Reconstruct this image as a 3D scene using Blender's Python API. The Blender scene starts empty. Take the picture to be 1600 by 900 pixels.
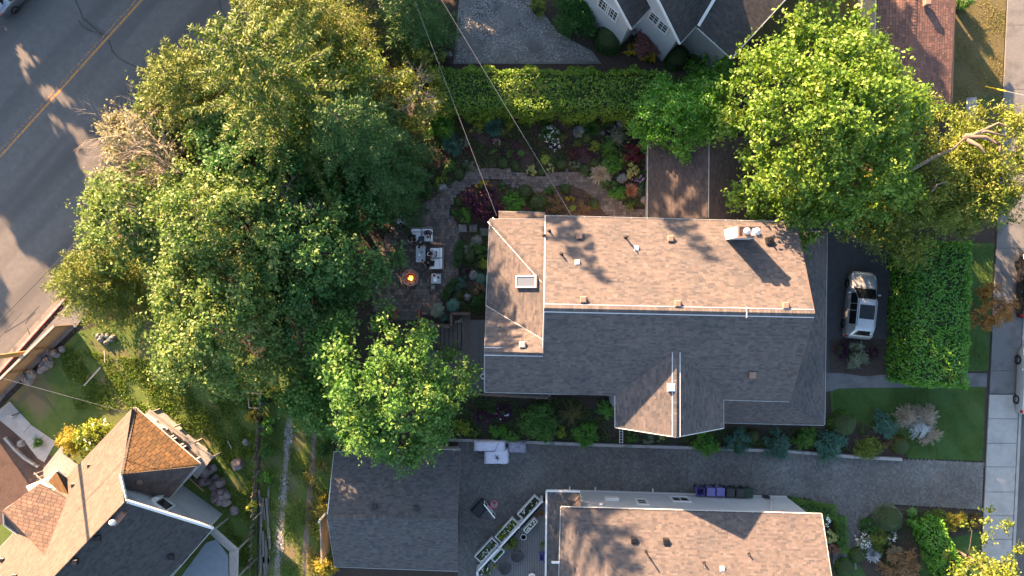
import bpy, bmesh, math, random
import numpy as np
from mathutils import Vector, Matrix
random.seed(7)
RNG = np.random.default_rng(7)
scene = bpy.context.scene
COL = scene.collection

# ------------------------------------------------------------------ camera, sky, sun, exposure
CAM_H, FOC = 47.0, 1067.0            # metres above ground, focal length in photograph pixels
cam_data = bpy.data.cameras.new('camera')
cam_data.sensor_width = 36.0
cam_data.lens = FOC / 1600.0 * 36.0
cam_data.clip_end = 1000
cam = bpy.data.objects.new('camera', cam_data)
cam.location = (0, 0, CAM_H)
COL.objects.link(cam)
scene.camera = cam

SUN_EL = math.radians(16.8)
SUN_H = Vector((0.57, -0.82, 0)).normalized()          # way the light travels over the ground
world = bpy.data.worlds.new('World')
scene.world = world
world.use_nodes = True
wn = world.node_tree
for n in list(wn.nodes): wn.nodes.remove(n)
sky = wn.nodes.new('ShaderNodeTexSky'); sky.sky_type = 'NISHITA'
sky.sun_disc = False
sky.dust_density = 1.5
sky.ozone_density = 0.9
sky.sun_elevation = SUN_EL
sky.sun_rotation = math.atan2(-SUN_H.x, -SUN_H.y)
bg = wn.nodes.new('ShaderNodeBackground'); bg.inputs[1].default_value = 0.068
wo = wn.nodes.new('ShaderNodeOutputWorld')
wn.links.new(sky.outputs[0], bg.inputs[0]); wn.links.new(bg.outputs[0], wo.inputs[0])
sun_data = bpy.data.lights.new('sun', 'SUN')
sun_data.energy = 5.0
sun_data.angle = math.radians(0.5)
sun_data.color = (1.0, 0.64, 0.37)
sun = bpy.data.objects.new('sun', sun_data)
sun.rotation_euler = Vector((SUN_H.x*math.cos(SUN_EL), SUN_H.y*math.cos(SUN_EL), -math.sin(SUN_EL))).to_track_quat('-Z', 'Y').to_euler()
sun.location = (-40, 60, 60)
COL.objects.link(sun)
scene.view_settings.view_transform = 'Standard'
scene.view_settings.look = 'None'
scene.view_settings.exposure = 3.18
scene.view_settings.gamma = 1.0
scene.view_settings.use_curve_mapping = False

# ------------------------------------------------------------------ helpers
def W(x, y, z=0.0):
    """point at height z, from its place on the survey picture (1600 x 900)"""
    k = (CAM_H - z) / FOC
    return Vector(((x-800)*k, (450-y)*k, z))
def S(px, z=0.0): return px*(CAM_H-z)/FOC

ORG = {}
def link(o): COL.objects.link(o); return o
def thing(name, label, cat, loc=(0,0,0), group=None, world_built=True):
    o = bpy.data.objects.new(name, None); link(o)
    o.empty_display_size = 0.2
    o['label'] = label; o['category'] = cat
    if group: o['group'] = group
    o.location = loc
    ORG[o.name] = Vector(loc) if world_built else Vector((0,0,0))
    return o
def tag(o, label, cat, group=None):
    o['label'] = label; o['category'] = cat
    if group: o['group'] = group
    return o
def copy_tree(o, parent=None):
    c = o.copy(); link(c); c.parent = parent
    for ch in list(o.children): copy_tree(ch, c)
    return c

class MB:
    def __init__(s): s.v=[]; s.f=[]; s.smooth=False
    def add(s, vs, fs):
        n=len(s.v); s.v += [tuple(p) for p in vs]; s.f += [tuple(i+n for i in f) for f in fs]; return s
    def box(s, c, d, rz=0.0, rx=0.0, ry=0.0, taper=1.0):
        m = Matrix.Rotation(rz,3,'Z') @ Matrix.Rotation(ry,3,'Y') @ Matrix.Rotation(rx,3,'X')
        vs=[]
        for k in (-1,1):
            t = taper if k>0 else 1.0
            for a,b in ((-1,-1),(1,-1),(1,1),(-1,1)):
                vs.append(Vector(c)+m@Vector((a*d[0]/2*t,b*d[1]/2*t,k*d[2]/2)))
        return s.add(vs,[(3,2,1,0),(4,5,6,7),(0,1,5,4),(1,2,6,5),(2,3,7,6),(3,0,4,7)])
    def bevbox(s, c, d, b=0.03, rz=0.0, rx=0.0, ry=0.0):
        m = Matrix.Rotation(rz,3,'Z') @ Matrix.Rotation(ry,3,'Y') @ Matrix.Rotation(rx,3,'X')
        vs=[]; x,y,z=d[0]/2,d[1]/2,d[2]/2
        for zz,i in ((-z,b),(-z+b,0),(z-b,0),(z,b)):
            for a,q in ((-1,-1),(1,-1),(1,1),(-1,1)):
                vs.append(Vector(c)+m@Vector((a*(x-i),q*(y-i),zz)))
        fs=[(3,2,1,0),(12,13,14,15)]
        for k in range(3):
            for j in range(4):
                fs.append((k*4+j,k*4+(j+1)%4,k*4+4+(j+1)%4,k*4+4+j))
        return s.add(vs,fs)
    def beam(s, a, b, w, h, up=(0,0,1)):
        a=Vector(a); b=Vector(b); d=(b-a)
        if d.length<1e-6: return s
        d.normalize(); up=Vector(up)
        if abs(d.dot(up))>0.97: up=Vector((1,0,0))
        r=d.cross(up).normalized(); u=r.cross(d)
        vs=[]
        for p in (a,b):
            for i,j in ((-1,-1),(1,-1),(1,1),(-1,1)): vs.append(p+r*i*w/2+u*j*h/2)
        return s.add(vs,[(0,1,2,3),(7,6,5,4),(4,5,1,0),(5,6,2,1),(6,7,3,2),(7,4,0,3)])
    def prism(s, pts, z0, z1):
        n=len(pts); vs=[(p[0],p[1],z0) for p in pts]+[(p[0],p[1],z1) for p in pts]
        fs=[tuple(reversed(range(n))),tuple(range(n,2*n))]
        for i in range(n): fs.append((i,(i+1)%n,n+(i+1)%n,n+i))
        return s.add(vs,fs)
    def face(s, pts): return s.add(pts,[tuple(range(len(pts)))])
    def slab(s, pts, t):
        """3D polygon thickened downwards"""
        n=len(pts); vs=[tuple(p) for p in pts]+[(p[0],p[1],p[2]-t) for p in pts]
        fs=[tuple(range(n)),tuple(reversed(range(n,2*n)))]
        for i in range(n): fs.append(((i+1)%n,i,n+i,n+(i+1)%n))
        return s.add(vs,fs)
    def tube(s, pts, rad, n=6, cap=True):
        pts=[Vector(p) for p in pts]
        if not isinstance(rad,(list,tuple)): rad=[rad]*len(pts)
        vs=[]; fs=[]; prev=None
        for i,p in enumerate(pts):
            d=(pts[min(i+1,len(pts)-1)]-pts[max(i-1,0)])
            if d.length<1e-9: d=Vector((0,0,1))
            d.normalize()
            up=Vector((0,0,1)) if abs(d.z)<0.95 else Vector((1,0,0))
            r=d.cross(up).normalized() if prev is None else (prev-d*prev.dot(d)).normalized()
            prev=r; u=r.cross(d)
            for k in range(n):
                a=2*math.pi*k/n; vs.append(p+(r*math.cos(a)+u*math.sin(a))*rad[i])
        for i in range(len(pts)-1):
            for k in range(n):
                fs.append((i*n+k,i*n+(k+1)%n,(i+1)*n+(k+1)%n,(i+1)*n+k))
        if cap: fs += [tuple(reversed(range(n))),tuple(range((len(pts)-1)*n,len(pts)*n))]
        return s.add(vs,fs)
    def lathe(s, c, prof, n=16):
        c=Vector(c); vs=[]; fs=[]
        for r,z in prof:
            for k in range(n):
                a=2*math.pi*k/n; vs.append(c+Vector((r*math.cos(a),r*math.sin(a),z)))
        for i in range(len(prof)-1):
            for k in range(n): fs.append((i*n+k,i*n+(k+1)%n,(i+1)*n+(k+1)%n,(i+1)*n+k))
        if prof[0][0]>1e-4: fs.append(tuple(reversed(range(n))))
        if prof[-1][0]>1e-4: fs.append(tuple(range((len(prof)-1)*n,len(prof)*n)))
        return s.add(vs,fs)
    def ball(s, c, r, sub=2, noise=0.0, squash=(1,1,1), seed=0):
        bm=bmesh.new(); bmesh.ops.create_icosphere(bm,subdivisions=sub,radius=1)
        rr=random.Random(seed)
        ph=[rr.uniform(0,6.28) for _ in range(9)]
        vs=[]
        for v in bm.verts:
            p=v.co
            q=1+noise*(math.sin(2.7*p.x+ph[0])*math.sin(2.3*p.y+ph[1])+.6*math.sin(4.9*p.z+ph[2]+p.x*3)+.5*math.sin(6.1*p.y+ph[3]+2*p.z)+.4*math.sin(9*p.x+ph[4]))
            vs.append((c[0]+p.x*r*q*squash[0],c[1]+p.y*r*q*squash[1],c[2]+p.z*r*q*squash[2]))
        fs=[tuple(v.index for v in f.verts) for f in bm.faces]; bm.free()
        return s.add(vs,fs)
    def build(s, name, mat, parent=None, origin=None, kind=None, smooth=None):
        me=bpy.data.meshes.new(name)
        if parent is not None:
            q=parent
            while q.parent is not None: q=q.parent
            org=ORG.get(q.name,Vector((0,0,0)))
        else: org=Vector(origin) if origin is not None else Vector((0,0,0))
        me.from_pydata([(a-org.x,b-org.y,c-org.z) for a,b,c in s.v],[],s.f)
        me.validate(); me.update()
        if mat is not None: me.materials.append(mat)
        if (s.smooth if smooth is None else smooth):
            me.polygons.foreach_set('use_smooth',[True]*len(me.polygons))
        o=bpy.data.objects.new(name,me); link(o)
        if parent is not None: o.parent=parent
        else: o.location=org
        if kind: o['kind']=kind
        return o

def np_mesh(name, V, mats, idx=None, nper=4):
    """N polygons of nper own vertices each"""
    V=np.asarray(V,dtype=np.float32).reshape(-1,3); n=len(V)//nper
    me=bpy.data.meshes.new(name)
    me.vertices.add(len(V)); me.vertices.foreach_set('co',V.ravel())
    me.loops.add(len(V)); me.loops.foreach_set('vertex_index',np.arange(len(V),dtype=np.int32))
    me.polygons.add(n)
    me.polygons.foreach_set('loop_start',np.arange(0,len(V),nper,dtype=np.int32))
    try: me.polygons.foreach_set('loop_total',np.full(n,nper,dtype=np.int32))
    except Exception: pass
    for m in mats: me.materials.append(m)
    if idx is not None: me.polygons.foreach_set('material_index',np.asarray(idx,dtype=np.int32))
    me.update(calc_edges=True)
    return me
def mesh_obj(name, me, parent=None, origin=None, kind=None):
    o=bpy.data.objects.new(name,me); link(o)
    if parent is not None: o.parent=parent
    if origin is not None: o.location=origin
    if kind: o['kind']=kind
    return o

# ------------------------------------------------------------------ materials
MATS={}
KLEAF=1.22
KALB=0.72            # the measured colours below are for one exposure step less
def rgb(c): return (c[0],c[1],c[2],1)
def mat(name, c1, c2=None, scale=4.0, rough=0.8, bump=0.0, bscale=60.0, island=0.0, metal=0.0, spec=0.3,
        detail=6.0, c3=None, s3=0.5, f3=(0.5,0.65), emit=None, alpha=None, islmix=None, trans=0.0, stretch=None):
    if name in MATS: return MATS[name]
    f_=lambda c: None if c is None else tuple(q*KALB for q in c)
    c1,c2,c3=f_(c1),f_(c2),f_(c3)
    m=bpy.data.materials.new(name); m.use_nodes=True; nt=m.node_tree; N=nt.nodes; L=nt.links
    b=N['Principled BSDF']; b.inputs['Roughness'].default_value=rough; b.inputs['Metallic'].default_value=metal
    b.inputs['Specular IOR Level'].default_value=spec
    geo=N.new('ShaderNodeNewGeometry')
    col=None
    if c2 is None:
        r=N.new('ShaderNodeRGB'); r.outputs[0].default_value=rgb(c1); col=r.outputs[0]
    else:
        nz=N.new('ShaderNodeTexNoise'); nz.inputs['Scale'].default_value=scale; nz.inputs['Detail'].default_value=detail
        nz.inputs['Roughness'].default_value=0.65
        L.new(geo.outputs['Position'],nz.inputs['Vector'])
        mr=N.new('ShaderNodeMapRange'); mr.inputs[1].default_value=0.32; mr.inputs[2].default_value=0.68
        L.new(nz.outputs[0],mr.inputs[0])
        mx=N.new('ShaderNodeMix'); mx.data_type='RGBA'
        mx.inputs['A'].default_value=rgb(c1); mx.inputs['B'].default_value=rgb(c2)
        L.new(mr.outputs[0],mx.inputs['Factor']); col=mx.outputs['Result']
    if c3 is not None:
        nz=N.new('ShaderNodeTexNoise'); nz.inputs['Scale'].default_value=s3; nz.inputs['Detail'].default_value=5
        if stretch:
            mp=N.new('ShaderNodeMapping'); mp.vector_type='TEXTURE'; mp.inputs['Rotation'].default_value=(0,0,stretch[0]); mp.inputs['Scale'].default_value=(stretch[1],1,1)
            L.new(geo.outputs['Position'],mp.inputs['Vector']); L.new(mp.outputs[0],nz.inputs['Vector'])
        else: L.new(geo.outputs['Position'],nz.inputs['Vector'])
        mr=N.new('ShaderNodeMapRange'); mr.inputs[1].default_value=f3[0]; mr.inputs[2].default_value=f3[1]
        L.new(nz.outputs[0],mr.inputs[0])
        mx=N.new('ShaderNodeMix'); mx.data_type='RGBA'; mx.inputs['B'].default_value=rgb(c3)
        L.new(mr.outputs[0],mx.inputs['Factor']); L.new(col,mx.inputs['A']); col=mx.outputs['Result']
    if islmix is not None:
        cr=N.new('ShaderNodeValToRGB'); cr.color_ramp.interpolation='LINEAR'
        while len(cr.color_ramp.elements)<len(islmix): cr.color_ramp.elements.new(0.5)
        for i,(p,c) in enumerate(islmix):
            cr.color_ramp.elements[i].position=p; cr.color_ramp.elements[i].color=rgb(c)
        L.new(geo.outputs['Random Per Island'],cr.inputs[0])
        mx=N.new('ShaderNodeMix'); mx.data_type='RGBA'; mx.blend_type='MULTIPLY'; mx.inputs['Factor'].default_value=1.0
        L.new(col,mx.inputs['A']); L.new(cr.outputs[0],mx.inputs['B']); col=mx.outputs['Result']
    if island>0:
        mr=N.new('ShaderNodeMapRange'); mr.inputs[3].default_value=1-island; mr.inputs[4].default_value=1+island
        L.new(geo.outputs['Random Per Island'],mr.inputs[0])
        hs=N.new('ShaderNodeHueSaturation'); L.new(mr.outputs[0],hs.inputs['Value']); L.new(col,hs.inputs['Color']); col=hs.outputs[0]
    L.new(col,b.inputs['Base Color'])
    if bump>0:
        nz=N.new('ShaderNodeTexNoise'); nz.inputs['Scale'].default_value=bscale; nz.inputs['Detail'].default_value=4
        L.new(geo.outputs['Position'],nz.inputs['Vector'])
        bp=N.new('ShaderNodeBump'); bp.inputs['Strength'].default_value=bump; bp.inputs['Distance'].default_value=0.03
        L.new(nz.outputs[0],bp.inputs['Height']); L.new(bp.outputs[0],b.inputs['Normal'])
    if emit is not None:
        b.inputs['Emission Color'].default_value=rgb(emit[0]); b.inputs['Emission Strength'].default_value=emit[1]
    if trans>0:
        b.inputs['Transmission Weight'].default_value=trans
    MATS[name]=m
    return m
def leaf(name, cols, transl=0.30, clump=0.55, rough=0.55, spec=0.3):
    """foliage: colour per leaf (random per island) and lit or dark per clump (slow noise)"""
    if name in MATS: return MATS[name]
    m=bpy.data.materials.new(name); m.use_nodes=True; nt=m.node_tree; N=nt.nodes; L=nt.links
    b=N['Principled BSDF']; b.inputs['Roughness'].default_value=rough; b.inputs['Specular IOR Level'].default_value=spec
    geo=N.new('ShaderNodeNewGeometry')
    cr=N.new('ShaderNodeValToRGB')
    while len(cr.color_ramp.elements)<len(cols): cr.color_ramp.elements.new(0.5)
    for i,c in enumerate(cols):
        cr.color_ramp.elements[i].position=i/(len(cols)-1); cr.color_ramp.elements[i].color=rgb([q*(1.0 if name.startswith('petal') else KLEAF) for q in c])
    nz=N.new('ShaderNodeTexNoise'); nz.inputs['Scale'].default_value=1.1; nz.inputs['Detail'].default_value=3
    L.new(geo.outputs['Position'],nz.inputs['Vector'])
    ma=N.new('ShaderNodeMapRange'); ma.inputs[1].default_value=0.3; ma.inputs[2].default_value=0.7
    L.new(nz.outputs[0],ma.inputs[0])
    mx=N.new('ShaderNodeMix'); mx.inputs['Factor'].default_value=clump  # slow noise puts lit and dark clumps into the leaf colour
    L.new(geo.outputs['Random Per Island'],mx.inputs['A']); L.new(ma.outputs[0],mx.inputs['B'])
    L.new(mx.outputs['Result'],cr.inputs[0])
    L.new(cr.outputs[0],b.inputs['Base Color'])
    tr=N.new('ShaderNodeBsdfTranslucent')
    hs=N.new('ShaderNodeHueSaturation'); hs.inputs['Value'].default_value=1.3; hs.inputs['Saturation'].default_value=1.1
    L.new(cr.outputs[0],hs.inputs['Color']); L.new(hs.outputs[0],tr.inputs['Color'])
    ms=N.new('ShaderNodeMixShader'); ms.inputs[0].default_value=transl
    L.new(b.outputs[0],ms.inputs[1]); L.new(tr.outputs[0],ms.inputs[2])
    L.new(ms.outputs[0],N['Material Output'].inputs['Surface'])
    MATS[name]=m
    return m

# ------------------------------------------------------------------ leaf geometry
def unit(a):
    n=np.linalg.norm(a,axis=1,keepdims=True); n[n<1e-9]=1; return a/n
def leaf_quads(P, Nn, size, aspect=0.55, fold=0.25, T=None):
    P=np.asarray(P); n=len(P); Nn=unit(np.asarray(Nn))
    if T is None: T=RNG.normal(size=(n,3))
    T=T-Nn*np.sum(T*Nn,axis=1,keepdims=True); T=unit(T)
    B=np.cross(Nn,T)
    s=np.asarray(size).reshape(-1,1)*np.ones((n,1))
    a=P-T*s*0.5; c=P+T*s*0.5
    l=P+B*s*aspect*0.5+Nn*s*fold*0.5-T*s*.05; r=P-B*s*aspect*0.5+Nn*s*fold*0.5-T*s*.05
    return np.stack([a,r,c,l],axis=1).reshape(-1,3)
def clump_leaves(C, R, n_per_m2, size, up=0.5, rnd=0.6, flat=0.75):
    """leaves set along short shoots that fan out of every clump; C (k,3), R (k,)"""
    cnt=np.maximum(6,(4*np.pi*R*R*n_per_m2)).astype(int)
    per=7
    ns=np.maximum(2,cnt//per)
    si=np.repeat(np.arange(len(C)),ns); k=len(si)
    d=unit(RNG.normal(size=(k,3))*np.array([1,1,.8])+np.array([0,0,.35]))
    L=R[si]*(0.55+0.85*RNG.random(k)**1.5)
    start=C[si]+RNG.normal(size=(k,3))*(R[si]*.22)[:,None]
    bend=RNG.normal(size=(k,3))*.25
    li=np.repeat(np.arange(k),per); n=len(li)
    t=0.3+0.75*RNG.random(n)
    P=start[li]+(d[li]*t[:,None]+bend[li]*(t**2)[:,None])*L[li][:,None]
    P[:,2]=C[si][li][:,2]+(P[:,2]-C[si][li][:,2])*flat
    P+=RNG.normal(size=(n,3))*size*.45
    Nn=d[li]*0.35+np.array([0,0,up])+RNG.normal(size=(n,3))*rnd
    sz=size*(0.6+0.8*RNG.random(n))
    return P,Nn,sz
def dome_clumps(R, zb, zt, k, cr=(0.55,0.95), sx=1.0, sy=1.0, lobes=0.13, pw=0.5, seed=0, inner=0.25):
    g=np.random.default_rng(seed)
    u=np.sqrt(g.random(k)); th=g.random(k)*2*np.pi
    ph=g.random(4)*6.28
    lob=1+lobes*(np.sin(2*th+ph[0])+0.8*np.sin(3*th+ph[1])+0.8*np.sin(5*th+ph[2])+0.5*np.sin(8*th+ph[3]))
    z=zb+(zt-zb)*np.power(np.maximum(0,1-(0.95*u)**2),pw)*(0.70+0.33*g.random(k))
    low=g.random(k)<inner
    z[low]=zb+(z[low]-zb)*g.random(low.sum())
    C=np.stack([R*u*lob*np.cos(th)*sx,R*u*lob*np.sin(th)*sy,z],axis=1)
    return C, cr[0]+(cr[1]-cr[0])*g.random(k)

def limbs(mb, base, top, ends, r0, seed=0, n=6):
    """tapered trunk and limbs bending to the given ends"""
    rr=random.Random(seed)
    base=Vector(base); top=Vector(top)
    mid=(base+top)/2+Vector((rr.uniform(-.2,.2),rr.uniform(-.2,.2),0))
    mb.tube([base-Vector((0,0,.2)),base+(mid-base)*.15,mid,top],[r0*1.35,r0,r0*.8,r0*.45],8)
    for e in ends:
        e=Vector(e); t=rr.uniform(.35,.95); s=base+(top-base)*t
        m1=s+(e-s)*.4+Vector((rr.uniform(-.3,.3),rr.uniform(-.3,.3),rr.uniform(.0,.5)))
        m2=s+(e-s)*.75+Vector((rr.uniform(-.25,.25),rr.uniform(-.25,.25),rr.uniform(0,.3)))
        q=r0*(.5-.25*t)
        mb.tube([s,m1,m2,e],[q,q*.7,q*.45,q*.15],n)
    return mb

def broad_tree(label, px, py, zref, R, zb, zt, leafm, k=110, cr=(.5,.95), dens=26, size=.2, bark=None, sx=1, sy=1,
               seed=1, name='deciduous_tree', cat='tree', group=None, lobes=.13, pw=.5, r0=.22, aspect=.6, up=.5, nl=12, inner=.25, rnd=.6):
    p=W(px,py,zref); root=thing(name,label,cat,(p.x,p.y,0),group,False)
    C,cr_=dome_clumps(R,zb,zt,k,cr,sx,sy,lobes,pw,seed,inner)
    P,Nn,sz=clump_leaves(C,cr_,dens,size,up,rnd)
    crown=mesh_obj('crown',np_mesh('crown',leaf_quads(P,Nn,sz,aspect),[leafm]),root)
    mb=MB(); g=np.random.default_rng(seed+5); sel=g.choice(len(C),min(nl,len(C)),replace=False)
    limbs(mb,(0,0,0),(0,0,zb+(zt-zb)*.45),[tuple(C[i]) for i in sel],r0,seed)
    mb.build('trunk',bark or MATS['bark'],root,smooth=True)
    return root

def conifer_tree(label, px, py, zref, R, h, leafm, zb=1.0, nb=90, seed=1, bark=None, name='conifer_tree', cat='tree', group=None,
                 droop=.25, twig=8, size=.2, aspect=.28, pw=.8, r0=.2, bare=0, per=5, width=.42, tipup=0.0, base_loc=None, minlen=.08, shw=None):
    p=W(px,py,zref) if base_loc is None else Vector(base_loc)
    root=thing(name,label,cat,(p.x,p.y,0),group,False)
    g=np.random.default_rng(seed); mb=MB(); Ps=[];Ns=[];Ts=[];Ss=[]
    mb.tube([(0,0,-.2),(0.05,0,h*.5),(0,0,h*.98)],[r0*1.2,r0*.7,r0*.08],8)
    for i in range(nb):
        t=(i+.5)/nb; t=1-(1-t)**1.0
        z=zb+(h-zb)*t
        ln=R*max(minlen,(1-t)**pw)*(0.72+0.45*g.random())
        a=i*2.39996+g.normal()*.25
        d=np.array([math.cos(a),math.sin(a),0.]); sd=np.array([-d[1],d[0],0.])
        rise=0.25*(t-.3)
        s=np.linspace(0,1,8)
        bend=g.normal()*.12
        line=np.array([d*ln*q+sd*ln*bend*q*q+np.array([0,0,z+ln*(rise*q-droop*q*q+tipup*q**3)]) for q in s])
        mb.tube([Vector(v) for v in line[::2]]+[Vector(line[-1])],[max(.012,r0*.22*(1-t*.6)*(1-q)) for q in (0,.28,.56,.85,1)],4,False)
        if bare and i<bare: continue
        nt=max(3,int(twig*ln/1.2)+2)
        for j in range(nt):
            q=0.12+0.88*(j+g.random())/nt
            c0=np.array([np.interp(q,s,line[:,0]),np.interp(q,s,line[:,1]),np.interp(q,s,line[:,2])])
            for side in (-1,1):
                tw=(width*(1.12-q)*min(ln,2.2)+.12)*(0.6+.6*g.random())
                ang=side*(0.75+.35*g.random())
                td=d*math.cos(ang)+sd*math.sin(ang)+np.array([0,0,-.15+.2*g.normal()*.5])
                m=max(2,int(per*tw/.5)+1)
                for w in range(m):
                    f=(w+.6)/m
                    Ps.append(c0+td*tw*f+g.normal(size=3)*.035); Ts.append(td+g.normal(size=3)*.35)
                    Ns.append(np.array([0,0,1.])+g.normal(size=3)*.45); Ss.append(size*(.7+.6*g.random()))
        Ps.append(line[-1]); Ts.append(d+g.normal(size=3)*.2); Ns.append(np.array([0,0,1.])+g.normal(size=3)*.3); Ss.append(size*1.3)
    mesh_obj('crown',np_mesh('crown',leaf_quads(np.array(Ps),np.array(Ns),np.array(Ss),aspect,.2,np.array(Ts)),[leafm]),root)
    mb.build('trunk',bark or MATS['bark'],root,smooth=True)
    return root

def in_poly(x,y,poly):
    c=False; n=len(poly); j=n-1
    for i in range(n):
        xi,yi=poly[i][0],poly[i][1]; xj,yj=poly[j][0],poly[j][1]
        if (yi>y)!=(yj>y) and x<(xj-xi)*(y-yi)/(yj-yi)+xi: c=not c
        j=i
    return c
def sheet(name, pts, z, m, kind='structure'):
    """flat ground sheet from survey points"""
    vs=[W(x,y) for x,y in pts]
    mb=MB(); mb.face([(v.x,v.y,z) for v in vs])
    o=mb.build(name,m); bm=bmesh.new(); bm.from_mesh(o.data)
    bmesh.ops.triangulate(bm,faces=bm.faces[:],ngon_method='EAR_CLIP')
    for f in bm.faces:
        f.normal_update()
        if f.normal.z<0: f.normal_flip()
    bm.to_mesh(o.data); bm.free()
    o['kind']=kind
    return o

def shingles(polys, width=.28, exposure=.13, thick=.014, lift=.012, jitter=.45, gap=.006):
    """tabs laid in courses on planar roof faces; every tab is its own island"""
    V=[]
    rr=random.Random(3)
    for poly in polys:
        pts=[Vector(p) for p in poly]
        n=Vector((0,0,0))
        for i in range(len(pts)):
            a=pts[i]; b=pts[(i+1)%len(pts)]; n+=Vector(((a.y-b.y)*(a.z+b.z),(a.z-b.z)*(a.x+b.x),(a.x-b.x)*(a.y+b.y)))
        n.normalize()
        if n.z<0: n=-n
        s=Vector((0,0,1)).cross(n)
        if s.length<1e-4: s=Vector((1,0,0))
        s.normalize(); t=n.cross(s); 
        if t.z<0: t=-t; s=-s
        o=pts[0]
        loc=[((p-o).dot(s),(p-o).dot(t)) for p in pts]
        def span(tt):
            xs=[]
            for i in range(len(loc)):
                (x0,y0),(x1,y1)=loc[i],loc[(i+1)%len(loc)]
                if (y0-tt)*(y1-tt)<0: xs.append(x0+(x1-x0)*(tt-y0)/(y1-y0))
            xs.sort(); return (xs[0],xs[-1]) if len(xs)>=2 else None
        tmin=min(p[1] for p in loc); tmax=max(p[1] for p in loc)
        k=0; tt=tmin
        while tt<tmax-.01:
            t1=min(tt+exposure-(gap if gap>.01 else 0),tmax)
            A=span(tt+.002); B=span(t1-.002)
            if A and B:
                lo=min(A[0],B[0]); hi=max(A[1],B[1])
                x=lo-rr.random()*width
                while x<hi:
                    w=width*(1+jitter*(rr.random()*2-1)); x1=x+w-gap
                    a0=max(x,A[0]);a1=min(x1,A[1]);b0=max(x,B[0]);b1=min(x1,B[1])
                    if a1-a0>.02 or b1-b0>.02:
                        if a1<a0: a0=a1=(min(max(x,A[0]),A[1]))
                        if b1<b0: b0=b1=(min(max(x,B[0]),B[1]))
                        h0=lift+thick*(.7+.6*rr.random()); h1=lift+.002
                        p0=o+s*a0+t*tt+n*h0;p1=o+s*a1+t*tt+n*h0;p2=o+s*b1+t*t1+n*h1;p3=o+s*b0+t*t1+n*h1
                        V.append((p0,p1,p2,p3,o+s*a0+t*tt+n*.001,o+s*a1+t*tt+n*.001))
                    x+=w
            tt+=exposure; k+=1
    vs=[];fs=[]
    for i,q in enumerate(V):
        vs+= [tuple(p) for p in q]; b=i*6
        fs+= [(b,b+1,b+2,b+3),(b+4,b+5,b+1,b)]
    mb=MB(); mb.v=vs; mb.f=fs
    return mb
# ------------------------------------------------------------------ shared materials
mat('bark',(.10,.075,.06),(.17,.14,.12),6,.9,.5,30)
mat('pale_bark',(.30,.25,.22),(.42,.36,.32),6,.85,.4,30)
mat('asphalt',(.137,.128,.122),(.172,.161,.153),2.2,.88,.25,180,c3=(.106,.10,.097),s3=.55,f3=(.42,.66),stretch=(.835,16.0))
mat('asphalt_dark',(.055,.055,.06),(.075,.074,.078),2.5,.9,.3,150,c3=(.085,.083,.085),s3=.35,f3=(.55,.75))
mat('asphalt_old',(.15,.148,.15),(.21,.205,.205),9,.9,.6,90,c3=(.12,.12,.12),s3=.8)
mat('concrete',(.37,.352,.335),(.45,.43,.41),3,.85,.2,120,c3=(.32,.305,.29),s3=.9,f3=(.5,.75),island=.05)
mat('concrete_wall',(.30,.29,.285),(.40,.385,.375),5,.85,.3,60,c3=(.2,.19,.185),s3=1.4)
mat('kerb_paint',(.55,.20,.22),(.62,.34,.33),8,.7,.2,60,c3=(.45,.38,.36),s3=3,f3=(.5,.62))
mat('line_paint',(.62,.27,.05),(.55,.25,.07),6,.7,0,c3=(.15,.145,.14),s3=7,f3=(.53,.66))
mat('line_paint_worn',(.55,.25,.06),(.42,.22,.09),6,.7,0,c3=(.13,.125,.125),s3=8,f3=(.40,.52))
mat('crack_seal',(.045,.044,.047),(.06,.06,.062),20,.8)
mat('soil',(.050,.036,.030),(.085,.062,.050),5,.95,.8,40,c3=(.060,.052,.038),s3=1.3)
mat('bark_mulch',(.075,.045,.038),(.12,.078,.062),14,.95,.9,70,c3=(.06,.04,.034),s3=.9)
mat('lawn',(.035,.09,.018),(.065,.13,.026),3.5,.9,.9,90,c3=(.09,.14,.032),s3=.45,f3=(.5,.72))
mat('rough_lawn',(.075,.13,.026),(.12,.16,.035),2.2,.95,.9,60,c3=(.19,.155,.085),s3=.35,f3=(.52,.7))
mat('dry_lawn',(.105,.095,.038),(.15,.12,.055),5,.95,.8,70,c3=(.07,.085,.03),s3=.5)
mat('dirt_track',(.17,.14,.11),(.24,.20,.16),9,.95,.9,50,c3=(.10,.10,.05),s3=1.2,f3=(.55,.68))
mat('gravel',(.17,.165,.16),(.27,.26,.25),26,.95,1.0,38,detail=8,c3=(.13,.125,.12),s3=.7)
mat('paver',(.142,.134,.128),(.175,.165,.157),1.0,.85,.25,80,islmix=[(0,(.72,.72,.74)),(.4,(.95,.94,.93)),(.75,(1.05,1.04,1.03)),(1,(1.28,1.27,1.25))],c3=(.205,.20,.197),s3=.30,f3=(.48,.72))
mat('paver_joint',(.07,.065,.06),(.10,.095,.09),12,.95,.4,60)
mat('patio_stone',(.145,.120,.108),(.185,.155,.138),1.5,.85,.3,70,islmix=[(0,(.6,.6,.62)),(.5,(1,.98,.97)),(1,(1.45,1.4,1.38))])
mat('patio_joint',(.035,.032,.03),(.05,.046,.044),12,.95)
mat('flagstone',(.17,.165,.165),(.23,.22,.215),7,.85,.3,50)
SH=[(0,(.66,.66,.70)),(.2,(.84,.83,.86)),(.45,(.98,.93,.90)),(.65,(1.10,1.0,.95)),(.85,(1.08,1.06,1.06)),(1,(1.30,1.22,1.16))]
mat('shingle',(.111,.099,.098),(.138,.122,.119),3,.88,.35,140,islmix=SH,c3=(.098,.093,.096),s3=.35)
mat('shingle_grey',(.082,.084,.09),(.102,.103,.108),3,.88,.35,140,islmix=SH)
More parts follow.
